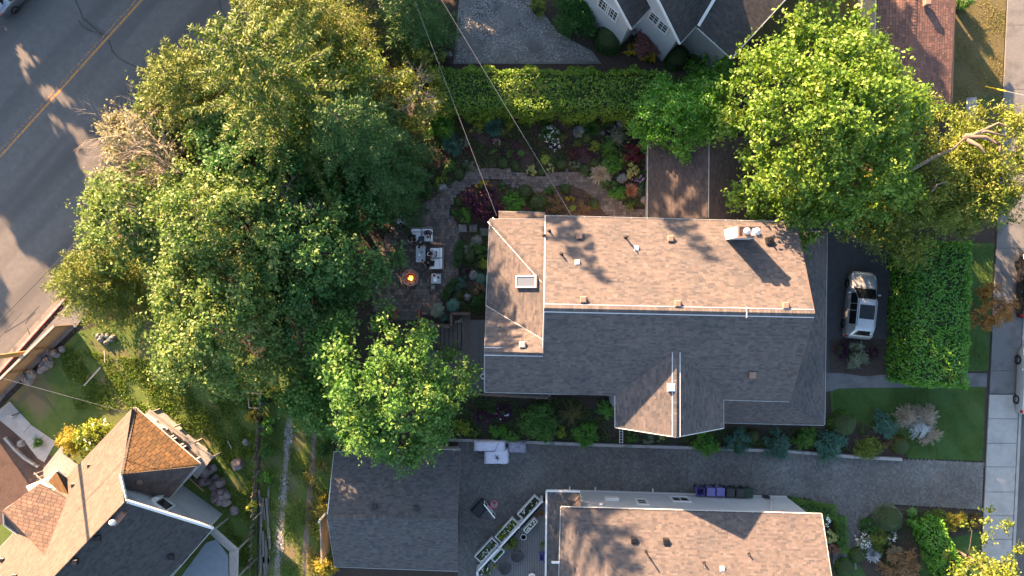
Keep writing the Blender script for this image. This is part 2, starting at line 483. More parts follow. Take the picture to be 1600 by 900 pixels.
mat('shingle_plum',(.072,.060,.060),(.095,.077,.075),3,.88,.35,140,islmix=SH,c3=(.085,.068,.062),s3=.4)
mat('shingle_red',(.15,.09,.08),(.19,.115,.10),4,.88,.35,140,islmix=SH)
mat('shingle_tan',(.120,.096,.083),(.14,.112,.096),2.5,.88,.35,140,islmix=[(0,(.85,.85,.86)),(.5,(1,.99,.97)),(1,(1.15,1.12,1.1))])
mat('shingle_brown',(.16,.108,.085),(.19,.13,.10),2.5,.88,.35,140,islmix=SH)
mat('shingle_orange',(.135,.078,.030),(.17,.098,.040),2.5,.88,.35,140,islmix=SH,c3=(.19,.14,.085),s3=.5,f3=(.55,.75))
mat('shingle_black',(.05,.05,.054),(.066,.065,.068),3,.88,.3,140,islmix=SH)
mat('roof_deck',(.06,.055,.052),(.08,.072,.068),6,.9)
mat('white_paint',(.74,.74,.73),(.80,.80,.79),2,.5,0,c3=(.66,.655,.64),s3=1.1,f3=(.55,.8))
mat('zinc',(.60,.60,.61),(.72,.72,.73),8,.45,0,metal=.3)
mat('siding_white',(.56,.56,.58),(.62,.62,.63),1.5,.6)
mat('siding_grey',(.36,.36,.37),(.42,.42,.43),1.5,.7,.1,40)
mat('stucco_grey',(.50,.505,.515),(.58,.585,.595),2,.85,.3,90,c3=(.42,.42,.43),s3=.6)
mat('brick_red',(.30,.15,.11),(.38,.20,.15),8,.85,.3,60)
mat('chimney_brown',(.24,.16,.125),(.30,.20,.16),8,.8,.2,60)
mat('glass_dark',(.02,.024,.03),None,rough=.06,spec=.8)
mat('deck_wood',(.085,.074,.068),(.12,.105,.096),5,.8,.3,40,islmix=[(0,(.7,.7,.7)),(1,(1.25,1.22,1.2))])
mat('deck_grey',(.15,.15,.158),(.19,.19,.195),5,.75,.2,40,islmix=[(0,(.85,.85,.85)),(1,(1.15,1.15,1.15))])
mat('weathered_wood',(.26,.245,.23),(.36,.34,.32),5,.85,.4,40,islmix=[(0,(.7,.7,.72)),(1,(1.25,1.2,1.15))])
mat('fence_wood',(.24,.17,.10),(.33,.23,.14),5,.85,.4,40,islmix=[(0,(.65,.65,.65)),(1,(1.25,1.2,1.1))])
mat('red_wood',(.20,.055,.04),(.27,.08,.06),6,.7,.2,50)
mat('brown_wood',(.11,.075,.06),(.16,.105,.085),6,.8,.3,50)
mat('pole_wood',(.42,.29,.13),(.52,.36,.17),7,.8,.3,30)
mat('black_metal',(.022,.022,.024),None,rough=.4,metal=.3)
mat('dark_plastic',(.028,.029,.032),None,rough=.5)
mat('grey_metal',(.35,.35,.36),None,rough=.35,metal=.8)
mat('wire',(.30,.30,.31),None,rough=.5)
mat('wire_black',(.03,.03,.032),None,rough=.5)
mat('rock',(.20,.155,.15),(.30,.235,.225),6,.85,.9,30,c3=(.12,.09,.09),s3=2.2)
mat('rock_grey',(.17,.17,.172),(.27,.27,.275),5,.85,1.0,22,c3=(.09,.10,.075),s3=2.5)

# leaf colours
def lf(n,*c,**k): return leaf(n,c,**k)
lf('leaf_maple',(.045,.105,.012),(.085,.155,.018),(.155,.20,.034))
lf('leaf_bright',(.032,.098,.016),(.062,.14,.026),(.13,.18,.042))
lf('leaf_dusty',(.045,.10,.02),(.095,.15,.032),(.19,.205,.075))
lf('leaf_teal',(.026,.088,.022),(.055,.125,.032),(.115,.17,.045))
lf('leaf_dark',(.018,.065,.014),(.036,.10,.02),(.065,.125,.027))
lf('leaf_hemlock',(.042,.085,.012),(.09,.135,.02),(.165,.18,.035),transl=.25)
lf('leaf_cypress',(.06,.10,.012),(.115,.15,.02),(.18,.185,.035),transl=.25)
lf('leaf_darkconifer',(.020,.062,.014),(.042,.098,.02),(.08,.13,.03),transl=.2)
lf('leaf_gold',(.15,.14,.018),(.24,.20,.025),(.32,.25,.04))
lf('leaf_olive',(.055,.095,.012),(.105,.14,.02),(.19,.185,.035),transl=.25)
lf('leaf_laurel',(.035,.13,.010),(.07,.20,.016),(.13,.24,.025),spec=.5,rough=.4)
lf('leaf_thuja',(.045,.105,.010),(.09,.165,.016),(.15,.20,.025),transl=.25)
lf('leaf_box',(.035,.10,.014),(.065,.145,.02),(.105,.17,.03))
lf('leaf_ball_olive',(.075,.07,.02),(.105,.095,.028),(.13,.11,.035))
lf('leaf_moss',(.10,.095,.012),(.14,.125,.018),(.17,.14,.025))
lf('leaf_purple',(.028,.010,.022),(.05,.016,.036),(.075,.024,.045))
lf('leaf_crimson',(.07,.012,.022),(.12,.02,.035),(.17,.03,.05))
lf('leaf_silver',(.22,.25,.27),(.33,.36,.38),(.45,.47,.48))
lf('leaf_sage',(.10,.125,.085),(.16,.18,.12),(.22,.23,.17))
lf('leaf_bluegreen',(.03,.085,.06),(.055,.125,.09),(.09,.16,.12))
lf('leaf_lime',(.12,.17,.02),(.20,.24,.03),(.28,.29,.05))
lf('leaf_yellow',(.28,.21,.015),(.38,.29,.02),(.46,.36,.04))
lf('leaf_variegated',(.22,.26,.08),(.36,.36,.14),(.50,.46,.24))
lf('leaf_brown',(.12,.08,.04),(.19,.12,.06),(.26,.17,.09))
lf('leaf_straw',(.24,.18,.12),(.33,.26,.18),(.42,.34,.25))
lf('leaf_tan',(.10,.11,.045),(.17,.16,.085),(.26,.225,.15))
lf('leaf_pampas',(.20,.16,.11),(.28,.23,.17),(.36,.31,.25))
lf('leaf_rust',(.14,.065,.018),(.20,.10,.025),(.24,.14,.04))
lf('leaf_copper',(.24,.10,.055),(.32,.15,.085),(.38,.20,.12))
lf('leaf_pinkbush',(.08,.06,.035),(.24,.10,.09),(.34,.15,.14))
lf('leaf_cover',(.025,.05,.014),(.05,.08,.02),(.085,.10,.03))
lf('petal_white',(.70,.69,.66),(.80,.79,.76),(.85,.84,.82),transl=.2)
lf('petal_pink',(.55,.16,.26),(.65,.25,.35),(.72,.38,.45),transl=.2)
lf('petal_violet',(.28,.16,.50),(.36,.22,.58),(.42,.30,.62),transl=.2)
lf('petal_lilac',(.50,.42,.62),(.58,.50,.68),(.66,.58,.74),transl=.2)
lf('grass_blade',(.045,.09,.012),(.085,.14,.02),(.16,.18,.035),transl=.3)
lf('grass_dry',(.10,.10,.025),(.17,.15,.04),(.24,.20,.07),transl=.3)

# ------------------------------------------------------------------ ground and roads
gm=MB(); gm.face([(-160,-160,0),(160,-160,0),(160,160,0),(-160,160,0)])
g=gm.build('ground',MATS['soil']); g['kind']='structure'
def lerp_line(a,b,t): return (a[0]+(b[0]-a[0])*t, a[1]+(b[1]-a[1])*t)
# street on the left, running up to the right
street=sheet('street',[(-400,1022),(1200,-774),(590,-774),(-1010,1022)],.010,MATS['asphalt'])
def strip(name, pts, w, z, m, parent=None, kind=None, h=None):
    """flat or raised band along survey points"""
    P=[W(x,y) for x,y in pts]; L=[];R=[]
    for i,p in enumerate(P):
        d=(P[min(i+1,len(P)-1)]-P[max(i-1,0)]).normalized(); n=Vector((-d.y,d.x,0))
        ww=w[i] if isinstance(w,(list,tuple)) else w
        L.append(p+n*ww/2); R.append(p-n*ww/2)
    mb=MB()
    for i in range(len(P)-1):
        q=[R[i],R[i+1],L[i+1],L[i]]
        if h: mb.prism([(v.x,v.y) for v in q],0.0 if z is None else z-h,z)
        else: mb.face([(v.x,v.y,z) for v in q])
    o=mb.build(name,m,parent)
    if kind: o['kind']=kind
    return o
def offs(dx): return [(600+dx,-424),(217+dx,0),(-166+dx,424)]
strip('centre_line',offs(-4),.12,.0145,MATS['line_paint_worn'],street)
strip('centre_line',offs(4.5),.13,.0145,MATS['line_paint'],street)
rr=random.Random(5)
for pts in ([(118,0),(127,20),(129,28),(140,37),(150,46),(160,55)],[(122,31),(130,42),(145,50)],[(170,62),(176,80),(185,90),(200,99),(222,108)],
            [(343,0),(345,14),(352,24),(358,29)],[(40,506),(45,498),(55,488)],[(43,512),(48,527),(58,540)],[(8,520),(40,500),(62,478)]):
    strip('crack',pts,[.05+.05*rr.random() for _ in pts],.0140,MATS['crack_seal'],street)
mat('asphalt_patch',(.10,.095,.092),(.128,.121,.116),3,.9,.3,160)
mat('gutter_grit',(.20,.175,.15),(.28,.25,.215),14,.95,.6,60,c3=(.14,.13,.115),s3=1.5)
for pts,w in (([(132,34),(166,58)],.55),([(262,150),(300,108)],1.1)):
    strip('asphalt_patch',pts,w,.0125,MATS['asphalt_patch'],street)
for o_ in (-52,-68): strip('paving_joint',[(73+o_*.74,499+o_*.2),(-30+o_*.74,614+o_*.2)],.035,.0128,MATS['crack_seal'],street)
strip('gutter_dirt',[(512,0),(300,236),(190,358),(67,496),(-64,642)],[.2,.35,.25,.3,.3],.0132,MATS['gutter_grit'],street)
# kerb with faded paint, sidewalk strip
strip('kerb',[(518,3),(73,499),(-60,648)],.16,.13,MATS['kerb_paint'],h=.13,kind='structure')
sheet('sidewalk_strip',[(525,5),(80,505),(-60,660),(-60,700),(15,612),(120,510),(540,30)],.105,MATS['asphalt_old'])
strip('kerb',[(300,-424),(-84,0),(-280,217)],.16,.13,MATS['concrete'],h=.13,kind='structure')
# street on the right with sidewalk and kerb
def rx(y,o=0): return 1573-.0465*y+o
sheet('side_street',[(rx(-500,52),-500),(rx(-500,480),-500),(rx(1400,480),1400),(rx(1400,52),1400)],.010,MATS['asphalt'])
strip('kerb',[(rx(-500,49.5),-500),(rx(1400,49.5),1400)],.18,.12,MATS['concrete'],h=.12,kind='structure')
sw=sheet('sidewalk',[(rx(-500),-500),(rx(-500,47),-500),(rx(1400,47),1400),(rx(1400),1400)],.02,MATS['paver_joint'])
ys=[616,654,692,729,768,805,842,880,918]
for a,b in zip(ys[:-1],ys[1:]):
    q=[W(rx(b-.4,.4),b-.4),W(rx(b-.4,46),b-.4),W(rx(a+.4,46),a+.4),W(rx(a+.4,.4),a+.4)]
    MB().prism([(p.x,p.y) for p in q],.021,.105).build('slab',MATS['concrete'],sw)
ys=[-60,40,140,240,318,388,470,579,615]
for a,b in zip(ys[:-1],ys[1:]):
    q=[W(rx(b-.25,.4),b-.25),W(rx(b-.25,46),b-.25),W(rx(a+.25,46),a+.25),W(rx(a+.25,.4),a+.25)]
    MB().prism([(p.x,p.y) for p in q],.021,.10).build('slab',MATS['asphalt_old'],sw)
# lawns
sheet('lawn',[(1296,612),(1310,607),(1539,604),(1535,720),(1418,716),(1405,690),(1335,668),(1300,655)],.045,MATS['lawn'])
sheet('verge_lawn',[(1515,380),(1553,380),(1543,580),(1490,580)],.045,MATS['lawn'])
sheet('front_lawn',[(1440,838),(1532,800),(1531,900),(1528,960),(1300,960),(1330,880),(1400,850)],.03,MATS['lawn'])
sheet('dry_lawn',[(1484,-60),(1575,-60),(1562,205),(1480,215)],.03,MATS['dry_lawn'])
sheet('rear_lawn',[(1170,-60),(1372,-60),(1372,60),(1170,60)],.03,MATS['dry_lawn'])
sheet('yard_lawn',[(20,618),(120,520),(260,470),(405,560),(400,960),(-100,960),(-80,720)],.03,MATS['rough_lawn'])
sheet('dirt_yard',[(-80,650),(5,640),(60,690),(95,730),(60,790),(0,820),(-80,840)],.036,MATS['bark_mulch'])
sheet('alley',[(412,560),(522,560),(520,960),(402,960)],.028,MATS['rough_lawn'])
mat('track_gravel',(.20,.17,.14),(.30,.265,.225),22,.95,1.0,30,c3=(.12,.12,.06),s3=1.6,f3=(.5,.62))
strip('wheel_track',[(458,600),(452,660),(447,720),(443,780),(438,840),(432,910)],[.34,.40,.36,.30,.42,.45],.034,MATS['track_gravel'],kind='structure')
strip('wheel_track',[(492,660),(489,710),(486,760),(481,810),(478,860),(474,910)],[.30,.42,.46,.36,.44,.4],.034,MATS['dirt_track'],kind='structure')
# hard surfaces
sheet('gravel_court',[(708,100),(712,60),(715,20),(722,-40),(835,-40),(845,15),(870,50),(925,80),(940,100)],.03,MATS['gravel'])
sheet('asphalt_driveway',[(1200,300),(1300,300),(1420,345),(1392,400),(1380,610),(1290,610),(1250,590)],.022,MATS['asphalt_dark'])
sheet('entry_path',[(1290,583),(1542,583),(1541,605),(1340,606),(1290,612)],.034,MATS['asphalt_old'])
sheet('planting_bed',[(1296,530),(1385,530),(1385,585),(1350,588),(1296,580)],.040,MATS['soil'])
sheet('planting_bed',[(690,612),(1292,640),(1345,660),(1420,700),(1408,716),(1340,714),(1230,704),(965,694),(700,686)],.050,MATS['soil'])
sheet('planting_bed',[(1345,815),(1372,792),(1400,790),(1533,798),(1532,830),(1440,850),(1430,960),(1390,960),(1335,870)],.050,MATS['soil'])
sheet('planting_bed',[(1215,778),(1265,780),(1300,800),(1307,850),(1298,960),(1215,960)],.046,MATS['soil'])
sheet('planting_bed',[(676,185),(1012,185),(1012,326),(975,319),(932,282),(886,264),(840,275),(780,260),(733,266),(680,311),(640,320),(640,185)],.040,MATS['bark_mulch'])
sheet('planting_bed',[(712,311),(746,288),(780,282),(833,300),(890,288),(925,305),(947,334),(947,345),(705,345)],.040,MATS['bark_mulch'])
# herringbone driveway: bricks laid at 45 degrees on a joint bed
DRIVE=[(716,690),(966,696),(1230,706),(1330,715),(1460,719),(1536,723),(1533,796),(1400,788),(1372,791),(1347,813),(1338,850),(1328,868),(1312,882),(1299,880),(1306,850),(1301,803),(1266,779),(1215,774),(860,764),(850,775),(742,905),(716,905)]
drv=sheet('driveway',DRIVE,.030,MATS['paver_joint'])
def bricks_into(mb, cx,cy,L,Wd,ang,z,h,gap=.008,bev=.010):
    ca,sa=math.cos(ang),math.sin(ang)
    n=len(mb.v)
    for hz,i in ((z-h,0),(z-.008,0),(z,bev)):
        for a,b in ((-1,-1),(1,-1),(1,1),(-1,1)):
            x=a*((L-gap)/2-i); y=b*((Wd-gap)/2-i); mb.v.append((cx+x*ca-y*sa,cy+x*sa+y*ca,hz))
    for k in range(2):
        for j in range(4): mb.f.append((n+k*4+j,n+k*4+(j+1)%4,n+k*4+4+(j+1)%4,n+k*4+4+j))
    mb.f.append((n+8,n+9,n+10,n+11))
PW=[tuple(W(x,y).xy) for x,y in DRIVE]
mb=MB(); a_=.10; th=math.radians(45-1.0)
x0=min(p[0] for p in PW);x1=max(p[0] for p in PW);y0=min(p[1] for p in PW);y1=max(p[1] for p in PW)
cxm,cym=(x0+x1)/2,(y0+y1)/2; ext=int(max(x1-x0,y1-y0)/a_*.8)+4
ca,sa=math.cos(th),math.sin(th)
rr=random.Random(11)
for i in range(-ext,ext):
    for j in range(-ext,ext):
        d=(i-j)%4
        if d not in (0,3): continue
        u,v=((i+1)*a_,(j+.5)*a_) if d==0 else ((i+.5)*a_,(j+1)*a_)
        X=cxm+u*ca-v*sa; Y=cym+u*sa+v*ca
        if X<x0 or X>x1 or Y<y0 or Y>y1 or not in_poly(X,Y,PW): continue
        bricks_into(mb,X,Y,2*a_ if d==0 else a_,a_ if d==0 else 2*a_,th,.085+rr.uniform(-.003,.003),.05)
mb.build('bricks',MATS['paver'],drv,kind='stuff')
# soldier course along the edges
mb=MB()
for path in ([(1533,793),(1400,785.5),(1371,788.5),(1345,811),(1335.5,849),(1326,866),(1311,879)],[(1301.5,800),(1267,776.5)],[(1460,721.5),(1535,725.5)],[(1533,726),(1530.5,793)]):
    for (A,B) in zip(path[:-1],path[1:]):
        a=W(*A);b=W(*B);n=max(1,int((b-a).length/.115));ang=math.atan2(b.y-a.y,b.x-a.x)
        for k in range(n):
            p=a+(b-a)*((k+.5)/n); bricks_into(mb,p.x,p.y,.112,.23,ang,.092,.05)
mb.build('edge_bricks',MATS['paver'],drv,kind='stuff')
# stone patio and winding garden path
PATIO=[(585,487),(578,440),(585,400),(600,370),(618,345),(640,328),(660,322),(680,312),(698,294),(719,280),(733,267),(751,261),(780,261),(804,267),(840,276),(858,271),(886,265),(911,272),(932,283),(954,303),(975,320),(996,327),(1013,327),(1013,345),(955,345),(947,333),(936,320),(925,304),(911,295),(890,287),(865,290),(840,301),(808,294),(780,281),(762,280),(746,287),(726,296),(712,310),(705,326),(705,337),(715,362),(717,375),(712,407),(715,427),(710,437),(698,453),(690,470),(690,492)]
pat=sheet('patio',PATIO,.032,MATS['patio_joint'])
PP=[tuple(W(x,y).xy) for x,y in PATIO]
mb=MB(); rr=random.Random(4)
y=min(p[1] for p in PP)
while y<max(p[1] for p in PP):
    hgt=rr.choice([.18,.22,.24,.28]); x=min(p[0] for p in PP)-rr.random()*.3
    while x<max(p[0] for p in PP):
        w=rr.choice([.18,.22,.26,.32])
        if in_poly(x+w/2,y+hgt/2,PP):
            if hgt>.27 and rr.random()<.3:
                bricks_into(mb,x+w/2,y+hgt*.25,w,hgt/2,0,.082+rr.uniform(-.003,.003),.045,.014,.012)
                bricks_into(mb,x+w/2,y+hgt*.75,w,hgt/2,0,.082+rr.uniform(-.003,.003),.045,.014,.012)
            else: bricks_into(mb,x+w/2,y+hgt/2,w,hgt,0,.082+rr.uniform(-.003,.003),.045,.014,.012)
        x+=w
    y+=hgt
mb.build('paving_stones',MATS['patio_stone'],pat,kind='stuff')
mb=MB()   # upright edging stones
for path in ([(640,327),(660,321),(680,311),(698,293),(719,279),(733,266),(751,260)],[(705,337),(715.5,362),(717.5,375),(712.5,407),(715.5,427),(710.5,437),(698.5,453)],[(947,333),(936,319.5),(925,303.5),(911,294.5),(890,286.5),(865,289.5),(840,300.5),(808,293.5)]):
    for (A,B) in zip(path[:-1],path[1:]):
        a=W(*A);b=W(*B);n=max(1,int((b-a).length/.12));ang=math.atan2(b.y-a.y,b.x-a.x)
        for k in range(n):
            p=a+(b-a)*((k+.5)/n); bricks_into(mb,p.x,p.y,.11,.2,ang,.098,.06)
mb.build('edging_stones',MATS['patio_stone'],pat,kind='stuff')
# retaining kerb wall along the driveway
wl=thing('retaining_wall','low concrete retaining wall between driveway and planting bed','wall',tuple(W(1000,696)))
pts=[(696,685.5),(830,689.5),(966,694.5),(1100,698.5),(1230,703.5),(1330,712),(1405,716)]
for A,B in zip(pts[:-1],pts[1:]):
    a=W(*A);b=W(*B);n=max(1,round((b-a).length/1.5))
    for k in range(n):
        p=a+(b-a)*(k/n);q=a+(b-a)*((k+1)/n);d=(q-p).normalized()*.006
        MB().beam((p+d)+Vector((0,0,.2)),(q-d)+Vector((0,0,.2)),.20,.42).build('wall_block',MATS['concrete_wall'],wl)
# ------------------------------------------------------------------ building helpers
def plane_of(pts):
    pts=[Vector(p) for p in pts]; n=Vector((0,0,0))
    for i in range(len(pts)):
        a=pts[i]; b=pts[(i+1)%len(pts)]; n+=Vector(((a.y-b.y)*(a.z+b.z),(a.z-b.z)*(a.x+b.x),(a.x-b.x)*(a.y+b.y)))
    n.normalize()
    return pts[0], (n if n.z>0 else -n)
def on(pl, x, y):
    o,n=pl; c=Vector((0,0,CAM_H)); d=W(x,y,0)-c
    return c+d*((o-c).dot(n)/d.dot(n))
def ccw(poly):
    a=sum(poly[i][0]*poly[(i+1)%len(poly)][1]-poly[(i+1)%len(poly)][0]*poly[i][1] for i in range(len(poly)))
    return poly if a>0 else list(reversed(poly))
def roof(root, polys, msh, thick=.2, width=.25, exposure=.12, mdeck=None, jitter=.45, gap=.006):
    mb=MB(); flat=[]
    for p in polys:
        p=ccw([tuple(q) for q in p]); o,n=plane_of(p)
        q=[]
        for v in p:
            v=Vector(v); v.z=o.z-((v.x-o.x)*n.x+(v.y-o.y)*n.y)/n.z; q.append(tuple(v))
        flat.append(q); mb.slab(q,thick)
    r=mb.build('roof',mdeck or MATS['roof_deck'],root)
    shingles(flat,width,exposure,jitter=jitter,gap=gap).build('shingles',msh,r,kind='stuff')
    return r
def trim(root, name, pts, w=.11, h=.11, m=None, dz=0.0):
    mb=MB()
    for a,b in zip(pts[:-1],pts[1:]): mb.beam(Vector(a)+Vector((0,0,dz)),Vector(b)+Vector((0,0,dz)),w,h)
    return mb.build(name,m or MATS['white_paint'],root)
def gutter(root, a, b, dz=-.06):
    a=Vector(a);b=Vector(b); d=(b-a).normalized(); n=Vector((d.y,-d.x,0))
    mb=MB(); L=(b-a).length
    for off,w,h,z in ((-.045,.015,.11,0),(.045,.015,.11,0),(0,.09,.015,-.05)):
        mb.beam(a+n*off+Vector((0,0,dz+z)),b+n*off+Vector((0,0,dz+z)),w,h)
    k=max(1,int(L/.9))
    for i in range(k):
        p=a+(b-a)*((i+.5)/k)+Vector((0,0,dz+.055)); mb.beam(p-n*.06,p+n*.06,.03,.012)
    return mb.build('gutter',MATS['white_paint'],root)
def ridge(root, a, b, sl, sr, m, strips=True, w=.17, step=.2):
    """ridge cap of folded tabs and two zinc strips; sl, sr = drop per metre left and right of a->b"""
    a=Vector(a);b=Vector(b);d=(b-a);L=d.length;d.normalize(); l=Vector((-d.y,d.x,0)).normalized()
    mb=MB(); n=int(L/step)
    for i in range(n):
        p=a+d*(i*L/n); q=a+d*((i+1)*L/n-.008)
        z0=.05;z1=.034
        mb.add([p+l*w+Vector((0,0,z0-w*sl)),p+Vector((0,0,z0)),q+Vector((0,0,z1)),q+l*w+Vector((0,0,z1-w*sl)),
                p-l*w+Vector((0,0,z0-w*sr)),q-l*w+Vector((0,0,z1-w*sr))],[(0,1,2,3),(1,4,5,2)])
    c=mb.build('ridge_cap',m,root,kind='stuff')
    if strips:
        for s,k in ((1,sl),(-1,sr)):
            o=l*s*(w+.05); zz=Vector((0,0,.035-(w+.05)*k))
            MB().beam(a+o+zz,b+o+zz,.055,.02).build('zinc_strip',MATS['zinc'],root)
    return c
def vent(root, p, m=None, s=.34, h=.26, rz=0.0):
    mb=MB(); p=Vector(p)
    mb.box(p+Vector((0,0,h*.35)),(s,s,h*.9),rz,taper=.92); mb.box(p+Vector((0,0,h*.85)),(s*1.12,s*1.12,h*.18),rz,taper=.7)
    return mb.build('roof_vent',m or MATS['black_metal'],root)
def pipe(root, p, r=.045, h=.45, m=None):
    p=Vector(p); mb=MB(); mb.tube([p-Vector((0,0,.05)),p+Vector((0,0,h))],r,8); mb.lathe(p,[(r*2.4,.0),(r*1.2,.1),(r*1.05,.12)],8)
    return mb.build('vent_pipe',m or MATS['black_metal'],root,smooth=True)
def walls(root, pts, z0, z1, m, name='wall'):
    return MB().prism(ccw([tuple(Vector(p).xy) for p in pts]),z0,z1).build(name,m,root)
def inset(pts,d):
    """inset a ccw polygon"""
    P=[Vector(p).xy for p in ccw([tuple(Vector(p).xy) for p in pts])]; out=[]
    n=len(P)
    for i in range(n):
        a,b,c=P[i-1],P[i],P[(i+1)%n]
        d1=(b-a).normalized();d2=(c-b).normalized(); n1=Vector((-d1.y,d1.x));n2=Vector((-d2.y,d2.x))
        k=1+n1.dot(n2); out.append(b+(n1+n2)*(d/max(.2,k)))
    return [(p.x,p.y) for p in out]
def window(root, c, right, up, w, h, cols=2, rows=2, frame=None, out=None):
    """window at c on a wall: frame, panes and glazing bars"""
    c=Vector(c);r=Vector(right).normalized();u=Vector(up).normalized();n=r.cross(u) if out is None else Vector(out).normalized()
    fm=frame or MATS['white_paint']; mb=MB()
    for s in (-1,1):
        mb.beam(c+r*s*(w/2+.05)-u*(h/2+.1)+n*.03,c+r*s*(w/2+.05)+u*(h/2+.1)+n*.03,.1,.09,n)
        mb.beam(c-r*(w/2)+u*s*(h/2+.05)+n*.03,c+r*(w/2)+u*s*(h/2+.05)+n*.03,.1,.09,n)
    win=mb.build('window',fm,root)
    for i in range(cols):
        for j in range(rows):
            pc=c+r*((i+.5)/cols-.5)*w+u*((j+.5)/rows-.5)*h+n*.012; a=w/cols/2-.018;b=h/rows/2-.018
            MB().add([pc-r*a-u*b,pc+r*a-u*b,pc+r*a+u*b,pc-r*a+u*b,pc-r*a-u*b-n*.01,pc+r*a-u*b-n*.01,pc+r*a+u*b-n*.01,pc-r*a+u*b-n*.01],[(0,1,2,3),(7,6,5,4),(4,5,1,0),(5,6,2,1),(6,7,3,2),(7,4,0,3)]).build('pane',MATS['glass_dark'],win)
    mb=MB()
    for i in range(1,cols): q=c+r*(i/cols-.5)*w+n*.02; mb.beam(q-u*h/2,q+u*h/2,.035,.03,n)
    for j in range(1,rows): q=c+u*(j/rows-.5)*h+n*.02; mb.beam(q-r*w/2,q+r*w/2,.035,.03,n)
    if mb.v: mb.build('glazing_bars',fm,win)
    return win

# ------------------------------------------------------------------ the main house
ZE,ZR=6.3,9.2
hL=W(850,481,ZR); hR=W(1273,490,ZR)
nL=W(852,337.5,ZE); nR=W(1244,347.5,ZE); sL=W(757,612,ZE); sR=W(1234,627,ZE)
house=thing('main_house','large house with long shingled gable roof in the middle of the photo','house',tuple(W(1000,480)))
PN=plane_of([nL,nR,hR,hL]); PS=plane_of([hL,hR,sR])
wr0=on(PS,757,549); wr1=on(PS,848,551); sLp=on(PS,757,612)
gs=on(PS,1057,547); ge=W(1057,683,gs.z)
gl0=on(PS,962,617); gr0=on(PS,1130,624); gl1=W(962,668,gl0.z); gr1=W(1130,669,gr0.z)
A0=W(766,343,5.9); A1=W(850,437,7.6); An=W(851,343,5.9); B0=W(760,478,5.9); B1=W(848,531,7.65)
m_polys=[[nL,nR,hR,hL],[hL,hR,on(PS,1234,627),gl0-Vector((0,0,0)),sLp,wr0,wr1],
         [gs,gl0,gl1,ge],[gs,ge,gr1,gr0],[A0,An,A1],[A0,A1,B1,B0],[B0,B1,wr1,wr0]]
m_polys[1]=[hL,hR,on(PS,1234,627),sLp,wr0,wr1]
m_polys[5]=None
polys=[p for p in m_polys if p]+[[A0,A1,B0],[A1,B1,B0]]
roof(house,polys,MATS['shingle'])
E0=W(1292,362,3.2);E1=W(1288,664,3.2);I0=W(1226,402,4.6);I1=W(1219,622,4.6);En=W(1226,362,3.2);Es=W(1131,660,3.2);Is=W(1131,618,4.6)
pr=roof(house,[[E0,I0,En],[E0,E1,I1,I0],[E1,Es,Is,I1]],MATS['shingle'],.16); pr.name='porch_roof'
br=roof(house,[[W(779,331,5.1),W(852,333,5.1),W(852,352,5.7),W(779,350,5.7)]],MATS['shingle_plum'],.14); br.name='bay_roof'
ridge(house,hL,hR,.52,.52,MATS['shingle'])
ridge(house,wr0,wr1,.3,.52,MATS['shingle'])
ridge(house,gs,ge,.45,.45,MATS['shingle'])
ridge(house,A0,A1,.5,.5,MATS['shingle'],w=.14)
trim(house,'valley_flashing',[B0+Vector((0,0,.02)),B1+Vector((0,0,.02))],.10,.02,MATS['zinc'])
MB().beam(hL.lerp(hR,.748)+Vector((-.0,.30,.02)),hL.lerp(hR,.748)+Vector((0,-.30,.02)),.05,.06).build('zinc_strip',MATS['zinc'],house)
gutter(house,nL,nR); gutter(house,gl0,sLp); gutter(house,on(PS,1234,627),gr0); gutter(house,gl1,gl0); gutter(house,gr0,gr1)
gutter(house,A0,B0); gutter(house,An,A0); gutter(house,E0,E1); gutter(house,E1,Es); gutter(house,En,E0); gutter(house,W(852,333,5.1),W(779,331,5.1))
trim(house,'rake_board',[nL,hL,wr1],.05,.2,dz=-.07); trim(house,'rake_board',[nR,hR,on(PS,1234,627)],.05,.2,MATS['brown_wood'],dz=-.09)
trim(house,'rake_board',[gl1,ge,gr1],.05,.2,dz=-.09); trim(house,'rake_board',[B0,wr0,sLp],.05,.2,MATS['siding_grey'],dz=-.09)
main_fp=inset([nL,nR,on(PS,1234,627),Vector((nL.x-.35,sLp.y-.1,0))],.55)
walls(house,main_fp,0,5.9,MATS['siding_grey'])
walls(house,inset([A0,An,Vector((nL.x+.6,sLp.y,0)),sLp],.5),0,5.4,MATS['siding_grey'])
walls(house,inset([gl0+Vector((0,3,0)),gl1,gr1,gr0+Vector((0,3,0))],.5),0,5.8,MATS['siding_grey'])
mb=MB()
for a,b,c in ((nL,hL,Vector((nL.x-.25,sL.y+.2,ZE))),(nR,hR,sR)):
    s=1 if a is nL else -1; o=Vector((s*.5,0,-.25)); mb.face([a+o,b+o,c+o] if s>0 else [c+o,b+o,a+o])
mb.face([gl1+Vector((.3,.45,-.2)),gr1+Vector((-.3,.45,-.2)),ge+Vector((0,.55,-.3))])
mb.build('gable_wall',MATS['siding_grey'],house)
for x in (1275,1282):
    for y in (372,470,570,655):
        if x==1275: MB().box(W(x-14,y,1.5),(.16,.16,3.0)).build('porch_post',MATS['white_paint'],house)
walls(house,inset([W(782,334,4),W(850,335,4),W(850,352,4),W(782,352,4)],.1),0,4.1,MATS['siding_grey'],'bay_wall')
